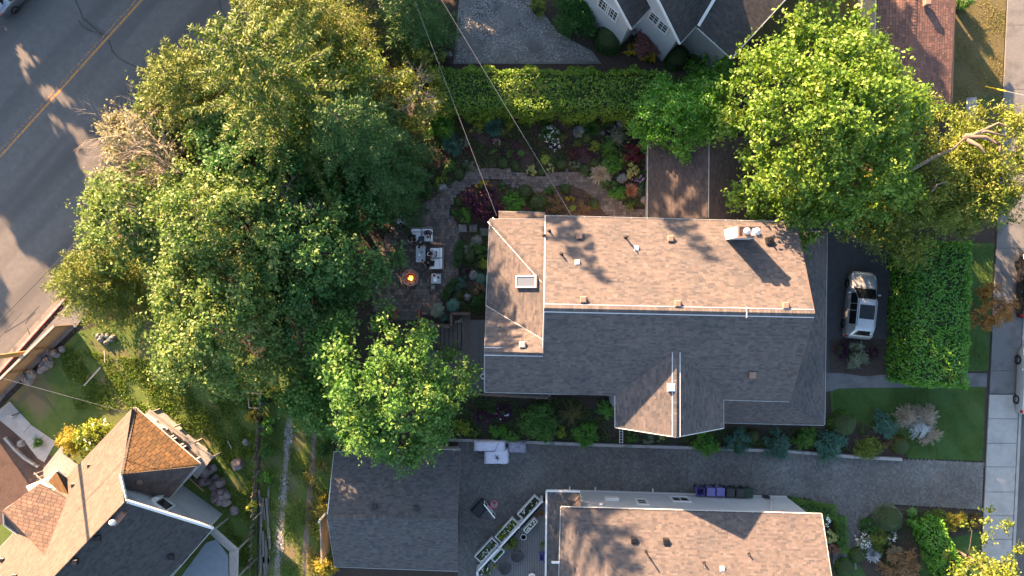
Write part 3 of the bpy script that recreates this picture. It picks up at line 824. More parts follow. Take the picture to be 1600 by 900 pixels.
# chimney with two capped flues
c0=W(1131,366,5.7); zt=9.12; cy=on(PN,1131,366).y
cx0=12.53; cw=1.28; cyc=3.13; cd=.62
MB().box((cx0+cw/2,cyc,(zt+5.5)/2),(cw,cd,zt-5.5)).build('chimney',MATS['white_paint'],house)
ch=[o for o in house.children if o.name.startswith('chimney')][0]
mb=MB()
for s in (-1,1):
    mb.box((cx0+cw/2,cyc+s*(cd/2+.0),zt+.06),(cw+.1,.09,.12)); mb.box((cx0+cw/2+s*(cw/2),cyc,zt+.062),(.09,cd-.09,.124))
mb.build('chimney_rim',MATS['chimney_brown'],ch)
MB().box((cx0+cw/2,cyc,zt+.006),(cw-.1,cd-.1,.012)).build('chimney_top',MATS['chimney_brown'],ch)
for k,x in enumerate((cx0+.42,cx0+.98)):
    if k: MB().box((x,cyc,zt+.035),(.42,.42,.06)).build('flue_base',MATS['white_paint'],ch)
    mb=MB(); mb.lathe((x,cyc,zt),[(.13,0),(.13,.22),(.2,.24),(.2,.30),(.17,.34),(.06,.40),(0.0,.41)],14); mb.build('flue_cap',MATS['zinc'],ch,smooth=True)
    mb=MB()
    for q in range(7):
        a=q*.9; mb.tube([Vector((x,cyc,zt+.41)),Vector((x+.19*math.cos(a),cyc+.19*math.sin(a),zt+.33))],.012,4)
    mb.build('flue_cap_ribs',MATS['grey_metal'],ch)
for x,y in ((905,369),(1047,373),(911,468),(1058,474),(1226,477)): vent(house,on(PN,x,y),MATS['chimney_brown'])
vent(house,on(PS,1175,586),MATS['chimney_brown']); vent(house,on(plane_of([B0,B1,wr0]),816,538),MATS['concrete'])
for x,y in ((902,410),(994,388)): vent(house,on(PN,x,y),MATS['white_paint'],.26,.14)
for x,y,hh in ((977,371,.9),(877,397,.4),(858,361,.3),(850,368,.25),(1200,376,.5)): pipe(house,on(PN,x,y),.05,hh)
vent(house,on(PN,1201,377),None,.42,.3)
pipe(house,on(plane_of([B0,B1,wr0]),781,511),.05,.2)
vent(house,on(plane_of([gs,gl0,ge]),1048,605),MATS['white_paint'],.4,.22)
pw=plane_of([A0,A1,B0]); sk=on(pw,824,440); nn=pw[1]; r_=Vector((1,0,-nn.x/nn.z)).normalized(); u_=nn.cross(r_)
def skylight(root,c,r,u,n,w,h):
    mb=MB()
    for s in (-1,1):
        mb.beam(c+r*s*w/2-u*h/2+n*.1,c+r*s*w/2+u*h/2+n*.1,.08,.22,n); mb.beam(c-r*(w/2-.04)+u*s*(h/2-.04)+n*.1,c+r*(w/2-.04)+u*s*(h/2-.04)+n*.1,.08,.215,n)
    o=mb.build('skylight',MATS['siding_white'],root)
    MB().beam(c-r*(w/2-.05)+n*.15,c+r*(w/2-.05)+n*.15,h-.12,.02,n).build('pane',mat('glass_sky',(.12,.14,.17),None,rough=.1,spec=.8),o)
skylight(house,sk,r_,u_,nn,1.25,.72)

# ------------------------------------------------------------------ neighbour house below, with white siding
h2=thing('white_house','white sided house with hip roof below the herringbone driveway','house',tuple(W(1080,850)))
q0=W(877,793,4.8); q1=W(1284,804,4.8)
r0=Vector((q0.x+5.4,q0.y-5.55,7.3)); r1=Vector((q1.x-.15,q1.y-5.45,7.3))
q2=Vector((q1.x-.3,q1.y-10.9,4.8)); q3=Vector((q0.x-.3,q0.y-10.9,4.8))
roof(h2,[[q0,q1,r1,r0],[q0,r0,q3],[q3,r0,r1,q2]],MATS['shingle'])
ridge(h2,r0,r1,.45,.45,MATS['shingle'],False); ridge(h2,q0,r0,.45,.45,MATS['shingle'],False,w=.13)
gutter(h2,q0,q1); gutter(h2,q3,q0); trim(h2,'rake_board',[q1,r1,q2],.05,.2,dz=-.09)
w2=inset([q0,q1,q2,q3],.33)
walls(h2,w2,0,4.62,MATS['siding_white'])
MB().face([q1+Vector((-.4,-.3,-.2)),q2+Vector((-.4,.3,-.2)),r1+Vector((-.4,0,-.25))]).build('gable_wall',MATS['siding_white'],h2)
# clapboards of the visible wall, one proud strip each
wa=Vector((q0.x+.33,q0.y-.33,0)); wb=Vector((q1.x-.33,q1.y-.34,0)); wd=(wb-wa).normalized(); wnr=Vector((-wd.y,wd.x,0))
for i in range(27):
    z=.35+i*.16
    MB().beam(wa+wnr*.012+Vector((0,0,z)),wb+wnr*.012+Vector((0,0,z)),.02,.135).build('clapboard',MATS['siding_white'],h2)
MB().beam(wa+wnr*.03+Vector((0,0,.16)),wb+wnr*.03+Vector((0,0,.16)),.06,.2).build('base_board',MATS['white_paint'],h2)
def wall_at(x,z): 
    X=(x-800)/FOC*(CAM_H-z); t=(X-wa.x)/wd.x; p=wa+wd*t+wnr*.03; return Vector((p.x,p.y,z))
window(h2,wall_at(1003,2.3),wd,(0,0,1),.55,1.0,1,2,out=wnr)
window(h2,wall_at(1063,1.5),wd,(0,0,1),1.05,.95,2,1,out=wnr)
MB().bevbox(wall_at(956,2.1)+wnr*.1,(.9,.2,.5),.03,math.atan2(wd.y,wd.x)).build('meter_box',MATS['white_paint'],h2)
MB().bevbox(wall_at(939,3.3)+wnr*.06,(.25,.16,.2),.03,math.atan2(wd.y,wd.x)).build('wall_lamp',MATS['white_paint'],h2)
for x in (930,890,1020): MB().tube([wall_at(x,.4)+wnr*.07,wall_at(x,.12)+wnr*.25],.05,8).build('downspout_end',MATS['white_paint'],h2)
trim(h2,'downspout',[wall_at(1205,4.6)+wnr*.06,wall_at(1205,.2)+wnr*.06],.08,.08)
# wrap-around lower roof on its left
l0=W(854,767,3.3);l1=W(906,768,3.3);l2=Vector((l1.x,l1.y-1.2,3.65));l3=Vector((l0.x+1.15,l0.y-1.2,3.65));l4=Vector((l0.x+1.05,l0.y-9.5,3.65));l5=Vector((l0.x-.1,l0.y-9.5,3.3))
lr=roof(h2,[[l0,l1,l2,l3],[l0,l3,l4,l5]],MATS['shingle_grey'],.16); lr.name='lower_roof'
gutter(h2,l0,l1); trim(h2,'fascia',[l5,l0],.11,.2,dz=-.02); trim(h2,'fascia',[l0,l1],.11,.2,dz=-.06)
MB().prism(ccw([(l1.x-.55,l1.y-.9),(l1.x-.02,l1.y-.1),(l1.x+.0,l1.y-1.25),(l1.x-.5,l1.y-1.25)]),3.4,4.0).build('parapet',MATS['chimney_brown'],h2)
trim(h2,'gutter_return',[Vector((q0.x-.02,q0.y-3.4,4.76)),Vector((q0.x-.6,q0.y-3.4,4.76))],.12,.11)
walls(h2,[(l0.x+.5,l0.y-1.9),(l0.x+1.0,l0.y-1.9),(l0.x+1.0,l0.y-9.5),(l0.x+.5,l0.y-9.5)],0,3.2,MATS['siding_white'],'lower_wall')
for qx,qy in ((l0.x+.9,l0.y-1.35),(l1.x-.15,l1.y-.9)): MB().box((qx,qy,1.6),(.14,.14,3.2)).build('porch_post',MATS['white_paint'],h2)
P2=plane_of([q0,q1,r1])
for x,y in ((990,843),(1040,845)): vent(h2,on(P2,x,y))
pipe(h2,on(P2,1009,862),.05,.9); pipe(h2,on(P2,1100,880),.05,.3); pipe(h2,on(P2,1170,866),.05,.25)
vent(h2,on(P2,1128,888),MATS['white_paint'],.26,.14)

# ------------------------------------------------------------------ grey garage at the bottom
ga=thing('grey_garage','small garage with charcoal shingle gable roof under the bright green tree','garage',tuple(W(620,800)))
e0=W(522,707,2.7);e1=W(720,703,2.7);e2=W(716,892,2.7);e3=W(523,885,2.7)
k0=Vector((e0.x-.05,(e0.y+e3.y)/2,4.2));k1=Vector(((e1.x+e2.x)/2,(e1.y+e2.y)/2,4.2))
roof(ga,[[e0,k0,k1,e1],[k0,e3,e2,k1]],MATS['shingle_grey'],.16)
ridge(ga,k0,k1,.39,.39,MATS['shingle_grey'],False)
gutter(ga,e3,e2); gutter(ga,e1,e0); trim(ga,'rake_board',[e1,k1,e2],.05,.16,MATS['brown_wood'],dz=-.09); trim(ga,'rake_board',[e0,k0,e3],.05,.16,dz=-.09)
fp=inset([e0,e1,e2,e3],.35); walls(ga,fp,0,2.55,MATS['siding_grey'])
mb=MB(); mb.face([e0+Vector((.4,-.3,-.1)),e3+Vector((.4,.3,-.1)),k0+Vector((.4,0,-.25))]); mb.face([e2+Vector((-.4,.3,-.1)),e1+Vector((-.4,-.3,-.1)),k1+Vector((-.4,0,-.25))]); mb.build('gable_wall',MATS['siding_grey'],ga)
PG=plane_of([e0,k0,k1])
vent(ga,on(PG,585,791),MATS['dark_plastic'],.3,.2); vent(ga,on(PG,650,793),MATS['dark_plastic'],.3,.2)
# side gate leaning out of the garage's left wall
sg=thing('side_gate','brown board gate with white post at the left side of grey garage','gate',tuple(W(514,828)))
gp=W(511,800);gq=W(513,862)
MB().box(gp+Vector((0,0,1.0)),(.12,.12,2.0)).build('post',MATS['white_paint'],sg)
for i in range(14):
    p=gp.lerp(gq,(i+1)/15)+Vector((.12,0,.95)); MB().box(p,(.03,.155,1.8)).build('board',MATS['fence_wood'],sg)
MB().beam(gp+Vector((.08,0,1.95)),gq+Vector((.08,0,1.95)),.07,.09).build('rail',MATS['weathered_wood'],sg)

# ------------------------------------------------------------------ plum garage behind the main house
gb=thing('plum_garage','garage with dark plum shingle roof behind the main house','garage',tuple(W(1100,270)))
f0=Vector((8.84,9.7,2.8));f1=Vector((8.8,4.46,2.8));t0=Vector((12.35,9.7,4.25));t1=Vector((12.3,4.40,4.25));v0=Vector((15.9,9.7,2.8));v1=Vector((15.8,4.35,2.8))
roof(gb,[[f1,t1,t0,f0],[v0,t0,t1,v1]],MATS['shingle_plum'],.16)
ridge(gb,t1,t0,.41,.41,MATS['shingle_plum'],False,w=.15)
MB().beam(t1+Vector((-.02,0,.06)),t0+Vector((-.02,0,.06)),.045,.02).build('ridge_strip',MATS['siding_grey'],gb)
gutter(gb,f0,f1); gutter(gb,v1,v0)
walls(gb,inset([f0,f1,v1,v0],.35),0,2.65,MATS['siding_grey'])
MB().face([f1+Vector((.4,.35,-.1)),v1+Vector((-.4,.35,-.1)),t1+Vector((0,.35,-.25))]).build('gable_wall',MATS['siding_grey'],gb)

# ------------------------------------------------------------------ house at the top with grey roofs and white windows
h4=thing('grey_gabled_house','pale house with twin dark grey gables at the top edge','house',tuple(W(1080,40)))
e=Vector((.67,.742,0)).normalized(); n_=Vector((-e.y,e.x,0)); Z=lambda v,z: Vector((v.x,v.y,z))
A=W(986,45,5.0);A.z=0;B=W(1062,68,5.0);B.z=0;Cc=W(1090,42,5.0);Cc.z=0
def gable(A,half,ln,zr,root):
    a0=Z(A,5.0);a1=Z(A+e*ln,5.0);b0=Z(A+n_*half,zr);b1=Z(A+n_*half+e*ln,zr);c0=Z(A+n_*2*half,5.0);c1=Z(A+n_*2*half+e*ln,5.0)
    trim(root,'rake_board',[a0,b0,c0],.09,.16,dz=-.05); gutter(root,a1,a0)
    w0=A+e*.42+n_*.35; w1=A+e*.42+n_*(2*half-.35)
    mb=MB(); top=A+e*.42+n_*half
    mb.prism(ccw([tuple(w.xy) for w in (w0,w1,w1+e*(ln-.5),w0+e*(ln-.5))]),0,4.85)
    mb.add([Z(w0,4.85),Z(w1,4.85),Z(top,zr-.35),Z(w0+e*.1,4.85),Z(w1+e*.1,4.85),Z(top+e*.1,zr-.35)],[(0,1,2),(5,4,3),(0,2,5,3),(2,1,4,5)])
    mb.build('wall',MATS['siding_white'],root)
    return [[a0,a1,b1,b0],[b0,b1,c1,c0]]
pl=gable(A,2.7,6,7.7,h4)+gable(B,2.9,5,7.8,h4)
m0=Z(Cc+n_*9,5.0);m1=Z(Cc-n_*2.85,5.0);m2=Z(Cc-n_*2.85+e*5.2,8.6);m3=Z(Cc+n_*9+e*5.2,8.6);m4=Z(Cc-n_*2.85+e*10.4,5.0);m5=Z(Cc+n_*9+e*10.4,5.0)
pl+= [[m0,m1,m2,m3],[m3,m2,m4,m5]]
roof(h4,pl,MATS['shingle_black'],.16)
trim(h4,'rake_board',[m1,m2,m4],.06,.18,dz=-.08); gutter(h4,Z(Cc,5.0),m1)
walls(h4,inset([m0,m1,m4,m5],.42),0,4.9,MATS['siding_grey'])
# wide white valley board beside the right gable
trim(h4,'white_trim',[Z(Cc+e*.05,5.08),Z(Cc+n_*.5+e*2.2,6.75)],.18,.1)
def h4win(px,py,base,w,h,cols,rows):
    o=base+e*.42; c=Vector((0,0,CAM_H)); d=W(px,py,0)-c; t=(o-c).dot(e)/d.dot(e); p=c+d*t
    window(h4,p-e*.02,-n_,(0,0,1),w,h,cols,rows,out=-e)
h4win(944,8,A,.75,1.25,3,3); h4win(957,20,A,.75,1.25,3,3)
h4win(1023,28,B,.68,1.05,2,3); h4win(1036,41,B,.68,1.05,2,3)

# ------------------------------------------------------------------ brown outbuilding in the top right corner
h5=thing('brown_outbuilding','outbuilding with reddish brown shingle roof near the top right corner','outbuilding',tuple(W(1430,60)))
a0=W(1372,-90,3.2);a1=W(1367,160,3.2);b0=W(1432,-94,3.75);b1=W(1424,163,3.75);c0=W(1497,-90,3.2);c1=W(1488,162,3.2)
roof(h5,[[a0,a1,b1,b0],[b0,b1,c1,c0]],MATS['shingle_red'],.16,width=.26,exposure=.19,gap=.022)
ridge(h5,b1,b0,.2,.2,MATS['shingle_red'],False)
gutter(h5,a0,a1); trim(h5,'rake_board',[a1,b1,c1],.05,.16,MATS['brown_wood'],dz=-.09)
walls(h5,inset([a0,a1,c1,c0],.35),0,3.1,MATS['siding_grey'])
vent(h5,W(1447,5,3.75),MATS['chimney_brown'],.4,.3)

# ------------------------------------------------------------------ rotated house in the bottom left corner
h3=thing('tan_house','tan roofed house turned at an angle in the bottom left corner','house',tuple(W(180,820)))
pk=W(198,783,6.2); ec=W(333,825,3.0); ap=W(189,741,5.45)
t1_=W(210,637,3.0); t2_=W(312,725,3.0); t3_=W(264,778,3.0); t4=W(197,757,4.3)
rd=W(70,918,6.2); ed=W(245,926,3.0); nw=W(-62,921,3.0)
rdir=(rd-pk).normalized()
nwp=plane_of([t1_,pk,rd])
r3=roof(h3,[[t1_,ap,pk,rd,nw]],MATS['shingle_tan'],.16,width=.3,exposure=.15,jitter=.5)
r3b=roof(h3,[[pk,ec,ed,rd]],MATS['shingle_black'],.16,width=.3,exposure=.15)  # shaded side of the tan roof, its shade put into black shingles
r3c=roof(h3,[[t1_,t2_,ap]],MATS['shingle_orange'],.16,width=.38,exposure=.24,jitter=.12,gap=.035)
r3d=roof(h3,[[t2_,t3_,t4,ap]],MATS['shingle_plum'],.16,width=.3,exposure=.16)  # wing slope turned from the sun, shade painted with plum shingles
ridge(h3,pk,rd,.45,.5,MATS['shingle_black'],False); ridge(h3,t1_,ap,.45,.45,MATS['shingle_tan'],False,w=.13); ridge(h3,t2_,ap,.4,.4,MATS['shingle_orange'],False,w=.12)
trim(h3,'rake_board',[ap,pk],.09,.16,MATS['white_paint'],dz=.02); trim(h3,'rake_board',[pk,ec],.16,.16,MATS['white_paint'],dz=-.02)
gutter(h3,t1_,t2_); gutter(h3,t2_,t3_); gutter(h3,ec,ed); gutter(h3,nw,t1_); trim(h3,'fascia',[t3_,t4],.07,.14,dz=-.06)
# lower left cross gable
x0_=W(5,798,4.6);x1_=W(88,871,4.75);x2_=W(70,752,3.3);x3_=W(116,786,4.1);x4_=W(6,820,3.3);x5_=W(52,854,3.3);x6_=W(84,869,4.4)
r3e=roof(h3,[[x0_,x1_,x3_,x2_]],MATS['shingle_brown'],.16,width=.36,exposure=.21,jitter=.15,gap=.028)
r3f=roof(h3,[[x0_,x4_,x5_,x1_]],MATS['shingle_black'],.16)  # far side of the brown gable, black shingles stand in for shade
ridge(h3,x0_,x1_,.4,.4,MATS['shingle_brown'],False); trim(h3,'rake_board',[x2_,x0_,x4_],.07,.16,dz=-.07); gutter(h3,x4_,x5_)
# walls
gx=(pk-ec); 
def off(p,q,d): return p
di=Vector((rdir.x,rdir.y,0)).normalized()
wp=Z(pk+di*.45,0);we=Z(ec+di*.45-(Z(ec,0)-Z(pk,0)).normalized()*.4,0)
wl_=Z(pk+di*.45-(Z(ec,0)-Z(pk,0))*.62,0)
mb=MB(); dn=di*.15
ww=[(we,2.85),(wp,5.95),(wl_,2.9)]
mb.add([Z(we,0),Z(we,2.85),Z(wp,5.95),Z(wl_,4.0),Z(wl_,0)]+[Z(p+dn,z) for p,z in ((we,0),(we,2.85),(wp,5.95),(wl_,4.0),(wl_,0))],[(4,3,2,1,0),(5,6,7,8,9),(0,1,6,5),(1,2,7,6),(2,3,8,7),(3,4,9,8)])
mb.build('gable_wall',MATS['stucco_grey'],h3)
walls(h3,[wp+di*.3,we+di*.3,we+di*7.2,wp+di*7.2],0,2.8,MATS['stucco_grey'])
walls(h3,[wp+di*.3+(wp-we)*.0,wp+di*7.2,wp+di*7.2-(we-wp)*.9,wp+di*.3-(we-wp)*.9],0,2.8,MATS['siding_white'])
walls(h3,inset([t1_,t2_,t3_,t4,Z(wl_,0)],.35),0,2.85,MATS['stucco_grey'])
gd=(we-wp).normalized(); gn=-di
gc=wp+(we-wp)*.30; window(h3,Z(gc,3.35)+gn*.02,gd,(0,0,1),.95,1.0,1,1,out=gn)
MB().prism(ccw([tuple(p.xy) for p in (gc-gd*.7+gn*.02,gc-gd*.35+gn*.02,gc-gd*.35+gn*.5,gc-gd*.65+gn*.3)]),2.9,3.9).build('window_shutter',MATS['white_paint'],h3)
walls(h3,inset([x0_,x2_,x3_,x1_,x5_,x4_],.35),0,3.2,MATS['siding_white'])
# chimney: low brick stack with a white pot
cp=W(181,810,6.0); MB().box(cp+Vector((.1,.1,-.35)),(.55,.95,1.0),math.radians(-40)).build('chimney',MATS['brick_red'],h3)
chs=[o for o in h3.children if o.name.startswith('chimney')][0]
mb=MB()
for k in range(9):
    for s in (-1,1):
        m=Matrix.Rotation(math.radians(-40),3,'Z'); p=cp+Vector((.1,.1,.16))+m@Vector((s*.21,(-.4+k*.1),0)); mb.box(p,(.13,.088,.07),math.radians(-40))
mb.build('bricks',MATS['brick_red'],chs,kind='stuff')
mb=MB(); mb.lathe(cp+Vector((.0,-.12,.15)),[(.16,0),(.19,.12),(.17,.3),(.1,.38),(0,.4)],12); mb.build('flue_pot',MATS['white_paint'],chs,smooth=True)
for x,y in ((143,727),(118,757),(7,873),(27,898)): vent(h3,on(nwp,x,y),MATS['black_metal'],.26,.3)
PD=plane_of([pk,ec,ed])
for x,y in ((154,841),(119,877),(268,870)): vent(h3,on(PD,x,y),MATS['black_metal'],.32,.22)
vent(h3,on(plane_of([t2_,t3_,ap]),219,752),MATS['shingle_brown'],.28,.22); vent(h3,on(plane_of([x0_,x1_,x2_]),57,825),MATS['black_metal'],.4,.3)
# windows of the upper right wall
tn=Vector((-(t2_-t1_).y,(t2_-t1_).x,0)).normalized(); tn=tn if tn.x>0 else -tn; td=(t2_-t1_).normalized()
for f in (.45,.60,.78):
    p=Z(t1_.lerp(t2_,f),1.9)-tn*.33; window(h3,p,td,(0,0,1),.95 if f<.7 else 1.3,.9,1,1,out=tn)
# small entry gable and its white wall
y0=W(93,748,3.2);y1=W(103,745,3.2)
s0=W(75,752,2.9);s1=W(88,736,3.7);s2=W(104,747,2.9);s3=W(113,783,4.0)
eg=roof(h3,[[s0,s1,s3],[s1,s2,s3]],MATS['shingle_orange'],.12); trim(h3,'rake_board',[s0,s1,s2],.07,.14,dz=-.05)
walls(h3,[W(84,742),W(112,733),W(122,750),W(98,768)],0,2.7,MATS['white_paint'],'entry_wall')

# lean-to deck along the upper right wall of the tan house
ld=thing('lean_to_deck','weathered grey plank lean-to along the tan house wall','deck',tuple(W(290,680)))
d0=W(232,642,1.6);d1=W(332,716,1.6);dd=(d1-d0).normalized();dn_=Vector((-dd.y,dd.x,0));dn_=dn_ if dn_.x>0 else -dn_
L=(d1-d0).length
for i in range(9):
    p=d0-dn_*(i*.19); MB().beam(p+Vector((0,0,.05+i*.012)),p+dd*L+Vector((0,0,.05+i*.012)),.175,.03).build('plank',MATS['weathered_wood'],ld)
for f in (.02,.35,.68,.98): MB().box(d0+dd*L*f-dn_*.1+Vector((0,0,-.8)),(.1,.1,1.6)).build('post',MATS['weathered_wood'],ld)
MB().beam(d0+dn_*.12+Vector((0,0,.05)),d1+dn_*.12+Vector((0,0,.05)),.05,.16).build('fascia',MATS['weathered_wood'],ld)
for f,w,m in ((.12,.5,'white_paint'),(.3,.4,'white_paint'),(.48,.7,'dark_plastic'),(.62,.3,'dark_plastic')):
    MB().box(d0+dd*L*f-dn_*.25+Vector((0,0,.15)),(w,.28,.10),math.atan2(dd.y,dd.x)).build('hatch_lid',MATS[m],ld)
# balcony at the bottom edge
bal=thing('balcony','blue grey balcony with weathered wooden railing at bottom left','balcony',tuple(W(340,880)))
bp=[W(x,y,1.3) for x,y in ((280,905),(322,848),(338,843),(356,868),(357,910),(352,960),(250,960))]
MB().prism(ccw([tuple(p.xy) for p in bp]),1.18,1.3).build('floor',mat('deck_blue',(.17,.19,.22),(.21,.23,.26),3,.7),bal)
rp=[W(336,826,2.1),W(372,858,2.1),W(371,902,2.1),W(370,960,2.1)]
ip=[W(323,838,2.1),W(353,866,2.1),W(354,905,2.1),W(353,960,2.1)]
for a,b,c,d in zip(rp[:-1],rp[1:],ip[:-1],ip[1:]):
    n=5
    for i in range(n):
        p=a.lerp(c,(i+.5)/n)-Vector((0,0,i*.12)); q=b.lerp(d,(i+.5)/n)-Vector((0,0,i*.12)); MB().beam(p,q,.13,.03).build('plank',MATS['weathered_wood'],bal)
    MB().beam(a,b,.09,.09).build('rail',MATS['weathered_wood'],bal)
    MB().box(a-Vector((0,0,1.0)),(.1,.1,2.1)).build('post',MATS['weathered_wood'],bal)
# sunlit front steps and landing
st=thing('front_steps','pale wooden front steps and landing beside the tan house','steps',tuple(W(95,720)))
s_a=W(63,735,.5);s_b=W(92,698,.5);s_d=(s_b-s_a).normalized();s_n=Vector((s_d.y,-s_d.x,0))
for i in range(16):
    p=s_a+s_n*(.07+i*.13); zz=.25+min(i,4)*.14
    MB().beam(Z(p,zz),Z(p+(s_b-s_a),zz),.12,.04).build('plank',MATS['weathered_wood'],st)
for f in (0,):
    p=s_a.lerp(s_b,f); MB().beam(Z(p,1.1),Z(p+s_n*1.9,1.4),.06,.06).build('handrail',MATS['weathered_wood'],st)
    for k in range(6): q=p+s_n*(.1+k*.34); MB().box(Z(q,.75+k*.05),(.04,.04,1.0)).build('baluster',MATS['weathered_wood'],st)
# ------------------------------------------------------------------ trees
M=MATS
# upper left grove
conifer_tree('tall hemlock with pale drooping branches in the upper left grove',405,107,13,7.0,17.5,M['leaf_hemlock'],zb=3.0,nb=120,seed=3,bark=M['pale_bark'],droop=.14,twig=11,size=.27,aspect=.24,pw=.62,per=6,tipup=.1,width=.24)
conifer_tree('yellow green cypress on the road side of the hemlock',288,128,8,4.1,10.5,M['leaf_cypress'],zb=1.5,nb=130,seed=4,droop=.1,twig=12,size=.2,pw=.5,tipup=.2)
conifer_tree('golden green fine-leaved conifer at the top edge above the hemlock',462,18,8,4.4,13,M['leaf_cypress'],zb=1.5,nb=150,seed=5,droop=.12,twig=12,size=.17,pw=.48,tipup=.15)
conifer_tree('dark green conifer at the top edge beside the gravel court',632,2,7,2.9,8.5,M['leaf_darkconifer'],zb=1.2,nb=100,seed=6,droop=.15,twig=11,size=.19,pw=.55)
conifer_tree('dark dense conifer between the hemlock and the garden path',560,215,7,4.2,12.5,M['leaf_darkconifer'],zb=1.2,nb=140,seed=7,droop=.12,twig=12,size=.2,pw=.48)
conifer_tree('small dark conifer overhanging the top of the patio',598,290,5,2.7,7,M['leaf_darkconifer'],zb=.8,nb=100,seed=8,droop=.12,twig=12,size=.19,pw=.5)
conifer_tree('feathery light green conifer at the street corner by the board fence',146,440,5,3.3,7.6,M['leaf_cypress'],zb=.8,nb=150,seed=9,droop=.05,twig=13,size=.18,pw=.42,tipup=.25)
broad_tree('tan green thin-leaved tree among the bare branches beside the street',222,235,7,3.1,3,8.4,M['leaf_tan'],k=90,cr=(.4,.8),dens=31,size=0.172,seed=10,lobes=.18)
broad_tree('dusty green tree growing behind the bare-branched tree',238,335,6,4.1,3,9,M['leaf_dusty'],k=139,cr=(.45,.85),dens=32,size=0.190,seed=11)
broad_tree('blue green tree in the middle of the left grove',392,255,7,3.5,4,9.8,M['leaf_teal'],k=98,cr=(.45,.85),dens=31,size=0.196,seed=12)
broad_tree('olive green tree in the centre of the left grove',365,370,7,4.3,4,12,M['leaf_dusty'],k=148,cr=(.45,.85),dens=32,size=0.190,seed=13)
broad_tree('broad dusty green tree at the lower end of the left grove',345,488,7,4.5,3.5,10.5,M['leaf_dusty'],k=180,cr=(.45,.9),dens=32,size=0.196,seed=14,lobes=.1)
broad_tree('blue green tree overhanging the left side of the patio',498,395,5.5,4.1,2.5,9.5,M['leaf_teal'],k=131,cr=(.45,.85),dens=29,size=0.207,seed=15,inner=.3)
broad_tree('dark green tree in the shade between patio and lower grove',468,480,4.5,3.0,2,7.4,M['leaf_teal'],k=90,cr=(.4,.85),dens=27,size=0.207,seed=16)
broad_tree('dark understorey tree below the yellow cypress at the street',320,195,5,3.6,2,8,M['leaf_hemlock'],k=98,cr=(.45,.85),dens=29,size=0.196,seed=17)
broad_tree('dark leafy tree filling the gap beside the upper right of grove',520,315,4,3.0,2,7,M['leaf_dark'],k=82,cr=(.4,.8),dens=27,size=0.207,seed=18)
broad_tree('mid green tree between the hemlock and the dark conifer',505,160,6,3.6,3,11.5,M['leaf_hemlock'],k=90,cr=(.45,.85),dens=29,size=0.196,seed=28)
broad_tree('low brown green tree at the edge of the top hedge',640,145,4,2.6,1.5,5.6,M['leaf_olive'],k=66,cr=(.35,.65),dens=29,size=0.172,seed=19)
broad_tree('shaded green tree left of the bright maple by the alley',496,628,4,2.2,2,6,M['leaf_bright'],k=66,cr=(.4,.8),dens=27,size=0.207,seed=20)
broad_tree('bright green maple between the deck and the grey garage',606,606,7.5,4.15,3,11.6,M['leaf_bright'],k=139,cr=(.45,.95),dens=31,size=0.213,seed=31,lobes=.12,sy=1.05)
broad_tree('big sunlit maple behind the plum garage',1290,188,7.5,6.0,3.5,12,M['leaf_maple'],k=246,cr=(.45,1.0),dens=29,size=0.218,seed=22,lobes=.1,r0=.34,nl=18)
broad_tree('lower green maple limb crown beside the chimney corner',1240,318,5.5,2.5,3,7,M['leaf_maple'],k=53,cr=(.4,.8),dens=27,size=0.218,seed=23)
broad_tree('olive cedar right of the big maple',1445,278,5,4.6,2,8.2,M['leaf_olive'],k=197,cr=(.4,.8),dens=34,size=0.196,seed=24,aspect=.35,lobes=.12)
broad_tree('small olive cedar over the end of the asphalt driveway',1385,320,4,2.6,1.5,6.2,M['leaf_olive'],k=74,cr=(.4,.8),dens=31,size=0.196,seed=29,aspect=.35)
broad_tree('golden olive cedar at the right edge over the sidewalk',1568,262,6,3.8,2.5,9.2,M['leaf_olive'],k=139,cr=(.4,.8),dens=34,size=0.196,seed=25,aspect=.35,lobes=.14)
broad_tree('rust brown small maple beside the right sidewalk',1545,485,2.5,1.45,1.4,3.6,M['leaf_rust'],k=41,cr=(.22,.42),dens=60,size=0.138,seed=26,lobes=.25,r0=.08)
broad_tree('yellow sunlit tree at the bottom right corner',1552,896,4,2.6,2,5.6,M['leaf_cypress'],k=53,cr=(.3,.6),dens=34,size=0.184,seed=27,lobes=.25,r0=.12)
# trees across the street and beyond the top edge, which shade the road, garden and roofs
ROW=[(-48.8,17.9,3.6,7.04),(-43.4,23.8,4.0,8.45),(-38.7,29.0,4.2,10.12),(-34.7,33.4,4.4,11.0),(-30.0,38.6,4.6,11.88),(-25.3,43.8,4.8,13.2),(-49.0,31.0,4.6,11.44),(-43.0,38.0,4.8,12.76),(-37.0,45.0,5.0,14.08),(-20.5,49.0,4.8,14.08),(-54.5,25.5,4.4,10.12),(-52.5,37,4.6,12.32),(-47.2,25.8,3.8,9.5)]
for i,(x,y,R,hh) in enumerate(ROW):
    conifer_tree(['first','second','third','fourth','fifth','sixth','seventh','eighth','ninth','tenth','eleventh','twelfth','thirteenth'][i]+' bushy conifer across the street, beyond the frame',0,0,0,R*1.25,hh,M['leaf_darkconifer'],zb=.6,nb=75,seed=40+i,twig=6,size=.85,per=2,aspect=.55,pw=.45,base_loc=(x,y,0),group='conifers across the street')
for i,(x,y,R,hh) in enumerate(((-14.5,31.5,3.8,10.0),(-8.5,32.5,4.2,13.0),(-2.8,30.0,5.6,15.8),(11.5,34.5,3.8,12.0))):
    conifer_tree(['first bushy conifer beyond the top edge above the gravel court','second bushy conifer beyond the top edge above the gravel court','third bushy conifer beyond the top edge above the gravel court','bushy conifer beyond the top edge behind the grey gabled house'][i],0,0,0,R,hh,M['leaf_darkconifer'],zb=.6,nb=75,seed=70+i,twig=6,size=.8,per=2,aspect=.55,pw=.45,base_loc=(x,y,0),group='conifers beyond the gravel court')
